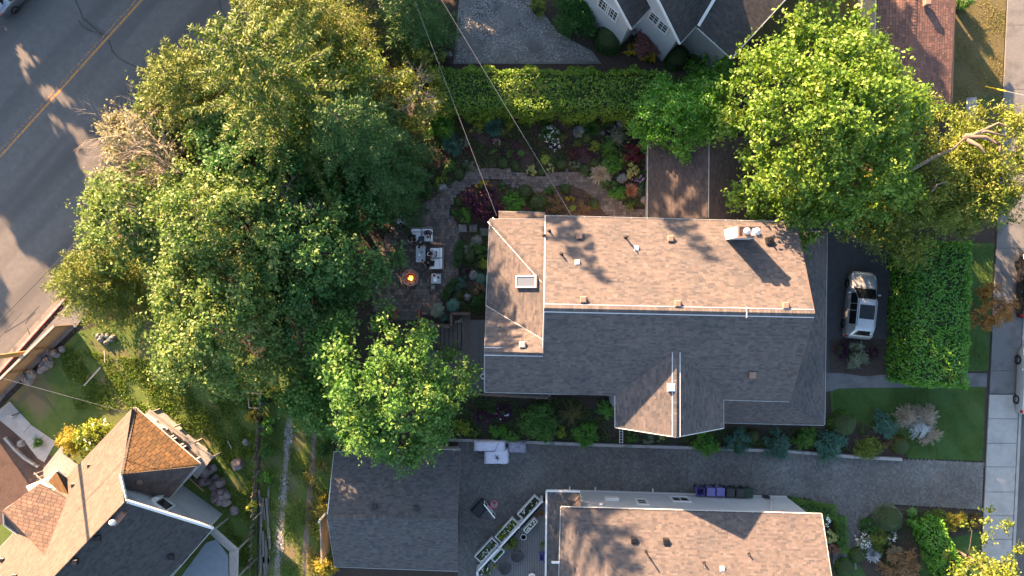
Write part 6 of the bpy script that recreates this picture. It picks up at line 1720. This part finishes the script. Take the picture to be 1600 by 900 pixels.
planks(dk,722,735,492,615,.85,.14,MATS['deck_wood']); planks(dk,664,722,547,612,.85,.14,MATS['deck_wood']); planks(dk,735,764,500,612,.86,.6,mat('deck_membrane',(.085,.082,.082),(.11,.105,.105),5,.8))
planks(dk,619,656,487,500,.5,.16,MATS['deck_wood'],'x','step')
for x,y0,y1 in ((618.5,484,499),(656,484,505)):
    a=W(x,y0,.9);b=W(x,y1,.9); MB().beam(a,b,.16,.9).build('step_wall',MATS['red_wood'],dk)
for (x0,y0,x1,y1) in ((705,490,735,490),(705.5,490,705.5,512),(660,505,706,511)):
    a=W(x0,y0,1.1);b=W(x1,y1,1.1); MB().beam(a,b,.16,.5).build('planter_wall',MATS['brown_wood'],dk)
for (x0,y0,x1,y1) in ((704,600,704,612),(700,613,860,622),(858,612,859,624)):
    a=W(x0,y0,1.5);b=W(x1,y1,1.5); MB().beam(a,b,.16,.12).build('railing_cap',MATS['brown_wood'],dk)
for k in range(9):
    p=W(704+k*19.2,613+k*1.06,.75); MB().box(p,(.09,.09,1.5)).build('railing_post',MATS['brown_wood'],dk)
MB().prism(ccw([tuple(W(x,y,.8).xy) for x,y in ((757,606),(860,611),(859,620),(757,615))]),.7,.8).build('side_walkway',MATS['deck_wood'],dk)
MB().prism(ccw([tuple(W(x,y).xy) for x,y in ((661,547),(722,547),(722,612),(661,612))]),.05,.75).build('deck_skirt',MATS['brown_wood'],dk)
mb=MB(); c=W(755,588,1.0); mb.tube([c+Vector((.16*math.cos(a),.16*math.sin(a),0)) for a in [k*math.pi/8 for k in range(17)]],.03,6)
o=mb.build('hose_ring',MATS['white_paint'],None,tuple(c)); tag(o,'white coiled hose ring on the deck beside the house wall','hose')
pt=thing('deck_planter','dark planter box with small plant on the deck railing corner','planter',tuple(W(715,612,.9)),None)
MB().bevbox(W(716,613,1.1),(.9,.35,.4),.03).build('box',MATS['red_wood'],pt)

# ------------------------------------------------------------------ timber deck, railing and planters of the white house
wd_=thing('white_house_deck','grey plank deck left of the white house','deck',tuple(W(800,860)))
a=W(745,905,.55); b=W(862,775,.55)
dp=[tuple(W(x,y,.55).xy) for x,y in ((852,784),(749,897),(740,960),(862,960),(862,784))]
x=W(738,900,.55).x
while x<W(862,900,.55).x:
    ys=[]
    for i in range(len(dp)):
        (xa,ya),(xb,yb)=dp[i],dp[(i+1)%len(dp)]
        if (xa-x)*(xb-x)<0: ys.append(ya+(yb-ya)*(x-xa)/(xb-xa))
    if len(ys)>=2: MB().box((x,(max(ys)+min(ys))/2,.53),(.138,max(ys)-min(ys),.04)).build('plank',MATS['deck_grey'],wd_)
    x+=.16
MB().prism(ccw(dp),.05,.49).build('frame',MATS['roof_deck'],wd_)
rl=thing('deck_railing','white balustrade along the slanted edge of grey deck','railing',tuple(W(800,835)))
A=W(847,783,1.45);B=W(746,893,1.45);A0_=Vector((A.x,A.y,.6))
d=(B-A);Lr=d.length;d.normalize()
for dz,w in ((0,.13),(-.75,.09)): MB().beam(A+Vector((0,0,dz)),B+Vector((0,0,dz)),w,.06).build('rail',MATS['white_paint'],rl)
nb=int(Lr/.17)
for i in range(nb):
    p=A+d*((i+.5)*Lr/nb); MB().box(p+Vector((0,0,-.38)),(.05,.05,.74),math.atan2(d.y,d.x)).build('baluster',MATS['white_paint'],rl)
for f in (0,.36,.68,1): MB().box(A+d*Lr*f+Vector((0,0,-.4)),(.13,.13,1.2)).build('post',MATS['white_paint'],rl)
C2=W(745,960,1.45); MB().beam(B,C2,.13,.06).build('rail',MATS['white_paint'],rl)
for i in range(14): MB().box(B.lerp(C2,(i+.5)/14)+Vector((0,0,-.38)),(.05,.05,.74)).build('baluster',MATS['white_paint'],rl)
soil2=MATS['soil']
def planter(label,cx,cy,z,L,Wd,ang,m1,m2,seed,fl=None):
    p=W(cx,cy,z); root=thing('planter_box',label,'planter',(p.x,p.y,z-.4),'white planter boxes',False)
    for s in (-1,1):
        MB().box((0,s*(Wd/2-.03),.2),(L,.06,.42)).build('side_board',MATS['white_paint'],root); MB().box((s*(L/2-.03),0,.2),(.06,Wd-.12,.415)).build('end_board',MATS['white_paint'],root)
    MB().box((0,0,.15),(L-.12,Wd-.12,.3)).build('soil',soil2,root)
    g=np.random.default_rng(seed); n=260; P=np.column_stack([(g.random(n)-.5)*(L-.16),(g.random(n)-.5)*(Wd-.16),.32+.12*g.random(n)])
    mesh_obj('plants',np_mesh('plants',leaf_quads(P,g.normal(size=(n,3))*.6+np.array([0,0,1]),.10*(.6+.8*g.random(n)),.6),[m1,m2],(g.random(n)<.4).astype(int)),root)
    if fl is not None:
        n=14; P=np.column_stack([(g.random(n)-.5)*(L-.2),(g.random(n)-.5)*(Wd-.2),.46+.03*g.random(n)])
        mesh_obj('flowers',np_mesh('flowers',leaf_quads(P,g.normal(size=(n,3))*.2+np.array([0,0,1]),.09*np.ones(n),1.0,0),[fl]),root)['kind']='stuff'
    root.rotation_euler=(0,0,ang); return root
an=math.atan2(-(893-783),-(847-746))*-1
an=math.atan2((893-783),(847-746)); 
planter('white planter box at the upper end of the railing',827,794,1.0,1.75,.62,an,M['leaf_dark'],M['leaf_purple'],1,M['petal_white'])
planter('white planter box at the middle of the railing',792,829,1.0,1.75,.62,an,M['leaf_dark'],M['leaf_lime'],2,M['petal_white'])
planter('white planter box at the lower end of the railing',760,860,1.0,1.75,.62,an,M['leaf_dark'],M['leaf_sage'],3,M['petal_white'])
planter('slim white planter inside the deck railing, upper',829,822,1.1,1.1,.36,an,M['leaf_dark'],M['leaf_bright'],4,M['petal_white'])
planter('slim white planter inside the deck railing, lower',778,868,1.1,1.0,.36,an,M['leaf_dark'],M['leaf_bright'],5,None)
shrub('golden green climbing shrub over the middle planter',785,836,11,1.5,'loose',M['leaf_olive'],701)
shrub('golden green potted shrub inside the railing',800,850,11,1.4,'loose',M['leaf_olive'],702)
shrub('green flowering potted plant at the lower railing end',758,893,10,1.2,'loose',M['leaf_bright'],703,flower=M['petal_white'],nf=10)
shrub('copper leaved potted plant at the upper railing end',844,803,6,1.0,'loose',M['leaf_rust'],704)
shrub('small lime potted plant near the wire chairs',773,883,5,.9,'loose',M['leaf_lime'],705)
shrub('green potted plant against the deck side of white house',848,850,6,1.0,'loose',M['leaf_olive'],706)
# butterfly chairs: black wire frame and sling
def wire_chair(label,x,y,rz):
    p=W(x,y,1.0); root=thing('wire_chair',label,'chair',(p.x,p.y,.55),'black sling chairs',False)
    mb=MB(); pts=[(.42*math.cos(a)*(1.0+.12*math.cos(3*a)),.42*math.sin(a),.42+.25*max(0,math.sin(a))) for a in [k*2*math.pi/24 for k in range(25)]]
    mb.tube(pts,.018,5); mb.build('frame',MATS['black_metal'],root)
    mb=MB(); V=[(0,-.02,.26)];F=[]
    for q in pts[:-1]: V.append((q[0]*.97,q[1]*.97,q[2]))
    n=24
    V2=[(v[0]*.5,v[1]*.5,.28+(v[2]-.28)*.35) for v in V[1:]]
    k0=1; V+=V2
    for k in range(n): F.append((1+k,1+(k+1)%n,1+n+(k+1)%n,1+n+k)); F.append((0,1+n+k,1+n+(k+1)%n))
    mb.add(V,F); mb.build('sling',mat('sling_dark',(.055,.055,.06),None,rough=.8),root,smooth=True)
    mb=MB()
    for a in (.8,2.3,3.9,5.5): mb.tube([(.12*math.cos(a),.12*math.sin(a),.28),(.34*math.cos(a),.34*math.sin(a),0)],.012,5)
    mb.build('legs',MATS['black_metal'],root); mb=MB(); mb.tube([(0,.4,.66),(0,.62,.72)],.01,5); mb.build('strap',MATS['black_metal'],root)
    root.rotation_euler=(0,0,rz)
wire_chair('black sling chair nearest the white house on the grey deck',808,869,0); wire_chair('black sling chair nearest the railing on the grey deck',788,888,.6)
t=thing('deck_side_table','round white wire table beside the railing post','table',tuple(W(818,838,.9)[:2])+(.55,),None,False)
MB().lathe((0,0,.5),[(.20,0),(.20,.02),(.17,.02),(.17,0)],20).build('ring',MATS['white_paint'],t); MB().lathe((0,0,.49),[(.165,0),(0,.005)],20).build('glass_top',MATS['glass_dark'],t)
for k in range(3): a=k*2.1; mb=MB(); mb.tube([(.17*math.cos(a),.17*math.sin(a),.5),(.2*math.cos(a),.2*math.sin(a),0)],.012,5); mb.build('leg',MATS['white_paint'],t)
t=thing('patio_chair','white round backed chair at the bottom edge of deck','chair',tuple(W(831,900,.9)[:2])+(.55,),None,False)
MB().lathe((0,0,.40),[(.24,0),(.24,.04),(0,.05)],18).build('seat',MATS['siding_white'],t)
mb=MB(); mb.tube([(.27*math.cos(a),.27*math.sin(a),.75) for a in [.2+k*.25 for k in range(12)]],.025,6); mb.build('backrest',MATS['white_paint'],t)
for k in range(4): a=.78+k*1.57; mb=MB(); mb.tube([(.2*math.cos(a),.2*math.sin(a),.4),(.24*math.cos(a),.24*math.sin(a),0)],.015,5); mb.build('leg',MATS['black_metal'],t)
t=thing('purple_crate','purple storage crate against the white house on the deck','crate',tuple(W(847,870,.8)[:2])+(.55,),None,False)
for s in (-1,1):
    MB().box((s*.16,0,.17),(.03,.50,.34)).build('side',mat('plastic_purple',(.12,.11,.35),None,rough=.5),t); MB().box((0,s*.235,.17),(.29,.03,.34)).build('end',MATS['plastic_purple'],t)
MB().box((0,0,.02),(.28,.44,.03)).build('bottom',MATS['plastic_purple'],t)

# ------------------------------------------------------------------ basketball stand
bk=thing('basketball_stand','portable basketball hoop with pink rim on the driveway','basketball hoop',tuple(W(751,792)))
c=W(751,792); an=math.radians(38)
mb=MB(); mb.bevbox((c.x,c.y,.22),(1.15,.78,.30),.10,an+math.radians(10)); mb.build('base_tank',MATS['dark_plastic'],bk)
u=Vector((math.cos(an),math.sin(an),0)); v_=Vector((-u.y,u.x,0))
hp=W(758,791,2.6); 
base=Vector((c.x,c.y,.3)); bb=W(765,796,3.0); 
mb=MB(); mb.tube([base+u*.25,Vector((bb.x,bb.y,0))-u*.25+Vector((0,0,2.6))],.05,8); mb.build('pole',MATS['black_metal'],bk)
mb=MB()
for s in (-1,1):
    mb.beam(bb+v_*s*.54+Vector((0,0,-.36)),bb+v_*s*.54+Vector((0,0,.36)),.04,.04); mb.beam(bb-v_*.56+Vector((0,0,s*.36)),bb+v_*.56+Vector((0,0,s*.36)),.06,.045)
mb.build('backboard_frame',MATS['white_paint'],bk)
MB().box(bb,(.025,1.08,.68),an).build('backboard',mat('backboard_dark',(.05,.052,.056),None,rough=.2),bk)
mb=MB()
for s in (-1,1): mb.beam(bb+u*.02+v_*s*.25+Vector((0,0,-.2)),bb+u*.02+v_*s*.25+Vector((0,0,.2)),.03,.03); mb.beam(bb+u*.02-v_*.25+Vector((0,0,s*.2)),bb+u*.02+v_*.25+Vector((0,0,s*.2)),.03,.03)
mb.build('target_square',MATS['white_paint'],bk)
rc=bb+u*.36+Vector((0,0,-.28)); pink=mat('rim_pink',(.75,.04,.14),None,rough=.4)
mb=MB(); mb.tube([rc+Vector((.23*math.cos(a),.23*math.sin(a),0)) for a in [k*math.pi/12 for k in range(25)]],.022,6); mb.build('rim',pink,bk,smooth=True)
MB().beam(rc-u*.36,rc-u*.2,.16,.06).build('rim_bracket',pink,bk)
mb=MB()
for k in range(12):
    for s in (-1,1):
        a=k*math.pi/6; pts=[]
        for q in range(4): r=.23-.10*q/3; b=a+s*q*.26; pts.append(rc+Vector((r*math.cos(b),r*math.sin(b),-.42*q/3)))
        mb.tube(pts,.009,3,False)
mb.build('net',mat('net_white',(.75,.75,.74),None,rough=.8),bk)
# covered outdoor furniture
lav=mat('cover_lavender',(.66,.65,.78),(.76,.75,.87),5,.7,.25,30); lavd=mat('cover_grey_violet',(.27,.27,.34),(.38,.38,.46),7,.7,.5,25); seam=mat('cover_seam',(.03,.03,.04),None,rough=.8)
def cover(label,cx,cy,z,sx,sy,h,m,seed,crumple=.03,group=None):
    p=W(cx,cy,z); root=thing('furniture_cover',label,'furniture cover',(p.x,p.y,.085),group,False); n=14; rr=random.Random(seed); ph=[rr.uniform(0,6) for _ in range(6)]
    V=[];F=[];m_=n+1
    for i in range(m_):
        for j in range(m_):
            u=i/n*2-1;w=j/n*2-1; e=max(abs(u),abs(w)); z_=h if e<.8 else h-(e-.8)/.2*h*.96
            zz=z_+crumple*(math.sin(6*u+ph[0])*math.sin(5*w+ph[1])+.6*math.sin(11*u+3*w+ph[2])+.5*math.sin(13*w-4*u+ph[3])) if e<.99 else .01
            k=1.0 if e<.8 else 1.0+.02*math.sin(9*(u+w)+ph[4])
            us=u if abs(u)<.8 else math.copysign(.8+(abs(u)-.8)*.35,u); ws=w if abs(w)<.8 else math.copysign(.8+(abs(w)-.8)*.35,w)
            V.append((us/.87*sx/2*k,ws/.87*sy/2*k,max(.005,zz)))
    for i in range(n):
        for j in range(n): F.append((i*m_+j,(i+1)*m_+j,(i+1)*m_+j+1,i*m_+j+1))
    MB().add(V,F).build('sheet',m,root,smooth=True); return root
c1=cover('wide white lavender cover against the retaining wall',765,697.5,.7,2.2,.72,.75,lav,1,.025,'covered furniture')
for pts in (((-.95,-.25,.79),(-.6,-.30,.79),(.35,-.30,.79),(.62,.28,.79)),((-.6,-.30,.79),(-.62,-.36,.5)),((.35,-.30,.79),(.36,-.37,.5))):
    mb=MB(); mb.tube(pts,.016,5); mb.build('seam',seam,c1)
c2=cover('square lavender table cover with a dark knot',775.5,714,.7,1.7,1.0,.78,lav,2,.02,'covered furniture')
rr=random.Random(1)
mb=MB()
for k in range(9):
    a=k*.7+rr.uniform(-.2,.2); L_=rr.uniform(.16,.42); mb.tube([(.05,.0,.815),(.05+L_*math.cos(a)*.5,L_*math.sin(a)*.5,.81),(.05+L_*math.cos(a),L_*.8*math.sin(a),.795)],[.022,.012,.003],4)
mb.ball((.05,0,.82),.06,1,.2,(1,1,.5)); mb.build('knot',mat('knot_dark',(.07,.07,.09),None),c2)
c3=cover('crumpled grey violet cover beside the wide white cover',808,699,.6,1.25,.78,.6,lavd,3,.07,'covered furniture')
# wheelie bins by the white house wall
bins=(('open purple blue bin, leftmost of the row by the wall',1095,769,'plastic_purple',True),('lidded purple bin second in the row',1111,769,'plastic_lilac',False),('lidded purple bin third in the row',1126,769,'plastic_lilac',False),('charcoal bin fourth in the row',1142,770.5,'plastic_charcoal',False),('charcoal bin fifth in the row',1157,771,'plastic_charcoal',False),('dark green bin, rightmost of the row',1170,771,'plastic_green',False))
mat('plastic_lilac',(.20,.18,.46),(.24,.22,.50),4,.45); mat('plastic_charcoal',(.05,.053,.056),(.065,.067,.07),4,.5); mat('plastic_green',(.025,.055,.035),(.035,.07,.045),4,.5); mat('plastic_purple',(.12,.11,.35),None)
for lab,x,y,m,op in bins:
    q=W(x,y,1.0); root=thing('wheelie_bin',lab,'bin',(q.x,q.y,.085),'bins along the white house wall',False); mm=MATS[m]
    V=[];F=[]
    for z,s in ((0.08,.40),(.9,.54),(.9,.48),(.2,.36)):
        for a,b in ((-1,-1),(1,-1),(1,1),(-1,1)): V.append((a*s/2,b*s/2,z))
    for k in range(3):
        for j in range(4): F.append((k*4+j,k*4+(j+1)%4,k*4+4+(j+1)%4,k*4+4+j))
    F.append((12,13,14,15)); MB().add(V,F).build('tub',mm,root)
    if not op:
        mb=MB(); mb.bevbox((0,0,.935),(.56,.58,.06),.025); mb.bevbox((0,-.02,.972),(.40,.42,.03),.012); mb.build('lid',mm,root)
    MB().beam((-.22,.30,.88),(.22,.30,.88),.04,.04).build('handle',MATS['dark_plastic'],root)
    for s in (-1,1): mb=MB(); mb.tube([(s*.17,.2,.10),(s*.24,.2,.10)],.10,12); mb.build('wheel',MATS['black_metal'],root)
    root.rotation_euler=(0,0,-.035)
# gas meter at the wall's right end
t=thing('gas_meter','dark gas meter by the right end of white wall','meter',tuple(W(1196,777,.5)[:2])+(.05,),None,False)
MB().bevbox((0,0,.5),(.4,.25,.35),.04).build('case',MATS['dark_plastic'],t); mb=MB(); mb.tube([(-.15,0,.65),(-.15,0,.95),(.3,0,.95),(.3,0,0)],.025,6); mb.build('pipe',MATS['grey_metal'],t)

# ------------------------------------------------------------------ fences, poles, wires
bf=thing('board_fence','brown board fence along the left street','fence',tuple(W(60,560)))
A=W(112,507,0);B=W(-30,646,0);d=(B-A);Lf=d.length;d.normalize();nrm=Vector((-d.y,d.x,0)); nb=int(Lf/.15)
for i in range(nb):
    p=A+d*((i+.5)*Lf/nb); MB().box((p.x,p.y,.9+.02*math.sin(i*2.1)),(.138,.025,1.75),math.atan2(d.y,d.x)).build('board',MATS['fence_wood'],bf)
for z in (.4,1.5): MB().beam(A+Vector((0,0,z))+nrm*.05,B+Vector((0,0,z))+nrm*.05,.045,.09).build('rail',MATS['fence_wood'],bf)
MB().beam(A+Vector((0,0,1.83)),B+Vector((0,0,1.83)),.13,.035).build('cap_rail',mat('cap_wood',(.45,.38,.33),(.55,.47,.41),6,.8),bf)
for i in range(5): p=A+d*(Lf*i/4)+nrm*.09; MB().box((p.x,p.y,.97),(.1,.1,1.95)).build('post',MATS['fence_wood'],bf)
mat('old_fence',(.13,.12,.11),(.19,.175,.16),5,.85,.3,40,islmix=[(0,(.7,.7,.72)),(1,(1.25,1.2,1.15))])
af=thing('alley_fence','thin leaning wooden fence between left yard and alley','fence',tuple(W(404,750)))
pts=[(414,600),(409,655),(404,710),(401,770),(397,830),(394,905)]
for (x0,y0),(x1,y1) in zip(pts[:-1],pts[1:]):
    for z in (.45,): MB().beam(W(x0,y0,z) if False else Vector((W(x0,y0).x,W(x0,y0).y,z)),Vector((W(x1,y1).x,W(x1,y1).y,z+.03)),.05,.10).build('rail',MATS['brown_wood'],af)
    n=7
    p=W(x0,y0); MB().box((p.x,p.y,.5),(.09,.09,1.0)).build('post',MATS['brown_wood'],af)
    for i in range(n):
        q=W(x0,y0).lerp(W(x1,y1),(i+.5)/n)
        if (i*7+x0)%3: MB().box((q.x+.04,q.y,.5),(.03,.14,.9),.05).build('picket',MATS['old_fence'],af)
rr=random.Random(6)
for i in range(16):
    x=413+rr.uniform(-7,9); y=775+i*8.2+rr.uniform(-6,6); p=W(x,y,.2); 
    o=MB().box((p.x,p.y,.12+.035*(i%5)),(.14,rr.uniform(1.2,2.3),.035),rr.uniform(-.12,.16)).build('scrap_plank',MATS['old_fence'],None,(p.x,p.y,.05)); tag(o,'weathered grey plank of the heap along the alley fence','plank','plank heap by the alley fence')
for i,(x0,y0,x1,y1) in enumerate(((404,667,424,665),(398,745,406,735),(396,812,408,800),(392,882,402,872))):
    a=W(x0,y0,.7);b=W(x1,y1,.5); o=MB().beam(a,b,.06,.05).build('fence_brace',MATS['old_fence'],None,tuple(a)); tag(o,['topmost','second','third','lowest'][i]+' loose brace jutting from the alley fence','plank','fence braces')
t=thing('trellis','pale square wooden frame over the yard fence top','trellis',tuple(W(397,625)))
for (a,b) in (((385,614),(409,615)),((389,637),(406,638)),((387,614),(389,637)),((408,615),(406,638))):
    MB().beam(W(*a,.9),W(*b,.9),.045,.045).build('bar',MATS['weathered_wood'],t)
for i,(x0,y0,x1,y1,lab) in enumerate(((131,603,157,574,'pale weathered plank lying in the left yard'),(163,548,164,566,'short pale stick in the left yard'),(356,689,362,701,'short white offcut on the left yard grass'),(297,748,318,767,'brown beam leaning at the rock pile'))):
    a=W(x0,y0,.15);b=W(x1,y1,.15); o=MB().beam(a,b,.10 if i in (0,3) else .06,.05).build('loose_plank',MATS['pole_wood'] if i==3 else MATS['cap_wood'],None,tuple(a)); tag(o,lab,'plank')
# concrete front path with step edges on the left
cpth=sheet('front_path',[(-10,648),(16,627),(50,664),(88,690),(70,722),(60,716),(40,690),(20,672)],.06,MATS['concrete'])
for pts in ([(22,655),(30,646)],[(38,676),(52,660)],[(52,700),(70,680)]): strip('joint',pts,.03,.066,MATS['paver_joint'],cpth)
pb=thing('raised_bed_edge','low concrete edge of small bed beside the front path','edging',tuple(W(38,700)))
for a,b in zip([(10,683),(25,700),(42,716)],[(25,700),(42,716),(62,728)]): MB().beam(W(*a)+Vector((0,0,.12)),W(*b)+Vector((0,0,.12)),.16,.24).build('block',MATS['concrete_wall'],pb)
boulder('pale stone in the small bed beside the front path',33,693,6,.35,MATS['rock_grey'],501); 
t=thing('path_lamp','small dark lamp bar lying on the front path','lamp',tuple(W(26,647,.1)))
MB().beam(W(17,650,.12),W(36,643,.12),.06,.06).build('bar',MATS['dark_plastic'],t); MB().ball(W(17,650,.14),.07,1).build('head',MATS['white_paint'],t)
# wooden utility pole at the left edge
p=W(61,549); up=thing('utility_pole','tall wooden utility pole beside the street fence','pole',(p.x,p.y,0))
mb=MB(); mb.tube([(p.x,p.y,-.2),(p.x,p.y,6),(p.x,p.y,11.5)],[.17,.15,.12],14); mb.build('shaft',MATS['pole_wood'],up,smooth=True)
MB().beam((p.x-.8,p.y-.7,10.9),(p.x+.8,p.y+.7,10.9),.1,.12).build('crossarm',MATS['pole_wood'],up)
for s in (-1,1): MB().lathe((p.x+s*.7,p.y+s*.61,10.96),[(.05,0),(.07,.06),(.04,.14),(0,.16)],8).build('insulator',MATS['siding_grey'],up)
MB().box((p.x-.22,p.y+.05,1.8),(.12,.2,.3)).build('meter_box',MATS['dark_plastic'],up)
# draped wires
def wire(label,a,b,m,r=.018,sag=.4,n=14):
    a=Vector(a);b=Vector(b); mb=MB(); mb.tube([a.lerp(b,i/n)-Vector((0,0,sag*4*(i/n)*(1-i/n))) for i in range(n+1)],r,5)
    o=mb.build('power_line',m,None,tuple(a)); tag(o,label,'cable'); return o
def line_through(x0,y0,z0,x1,y1,z1,t): 
    a=W(x0,y0,z0);b=W(x1,y1,z1); return a, a+(b-a)*t
a,b=line_through(776,337,5.3,655,20,7.2,1.6); wire('pale service wire ending at the left corner of the house roof',a,b,MATS['wire'],.011,.0)
a,b=line_through(893,337,5.4,690,0,7.5,1.6); wire('pale service wire crossing the garden to the house gutter',a,b,MATS['wire'],.011,.0)
a,b=line_through(0,501,8.0,150,346,8.0,4.2); a=a-(b-a)*.15; wire('thick black cable crossing the left street',a,b,MATS['wire_black'],.02,.0)
a,b=line_through(200,645,3.2,0,590,6.5,1.25); wire('white wire to the tan house roof corner',a,b,MATS['wire'],.010,.0)
# guy wire with yellow guard at the right edge
ga_=W(1538,135);gb_=W(1572,142.5,1.6);gc_=ga_+(gb_-ga_)*5.5
t=thing('guy_wire','yellow guarded guy wire at the top right sidewalk','guy wire',(ga_.x,ga_.y,0))
mb=MB(); mb.tube([ga_,gc_],.014,5); mb.build('cable',MATS['wire'],t); mb=MB(); mb.tube([ga_+(gb_-ga_)*.05,gb_],.05,8); mb.build('guard',mat('guard_yellow',(.75,.48,.02),None,rough=.5),t)
# concrete vault lid on the corner lawn
p=W(1517,171); o=MB().bevbox((p.x,p.y,.05),(S(17),S(37),.10),.02,.03).build('vault_lid',MATS['concrete_wall'],None,(p.x,p.y,0)); tag(o,'worn concrete slab on the dry corner lawn','slab')
# driftwood pole under the top conifers
a=W(657,35,.5);b=W(650,85,.2); o=MB().tube([a,a.lerp(b,.5)+Vector((.05,0,0)),b],[.05,.06,.05],6).build('fallen_branch',MATS['pale_bark'],None,tuple(b)); tag(o,'pale branch leaning under the dark top conifer','branch')
t=thing('downspout_frame','pale metal ladder frame beside front gable corner','ladder',tuple(W(971,680)))
for s in (0,1): MB().beam(W(968+s*5,668,.9),W(968+s*5,693,.4),.04,.04).build('rail',MATS['zinc'],t)
for k in range(6): MB().beam(W(968,670+k*4.2,.86-.08*k),W(973,670+k*4.2,.86-.08*k),.03,.03).build('rung',MATS['zinc'],t)
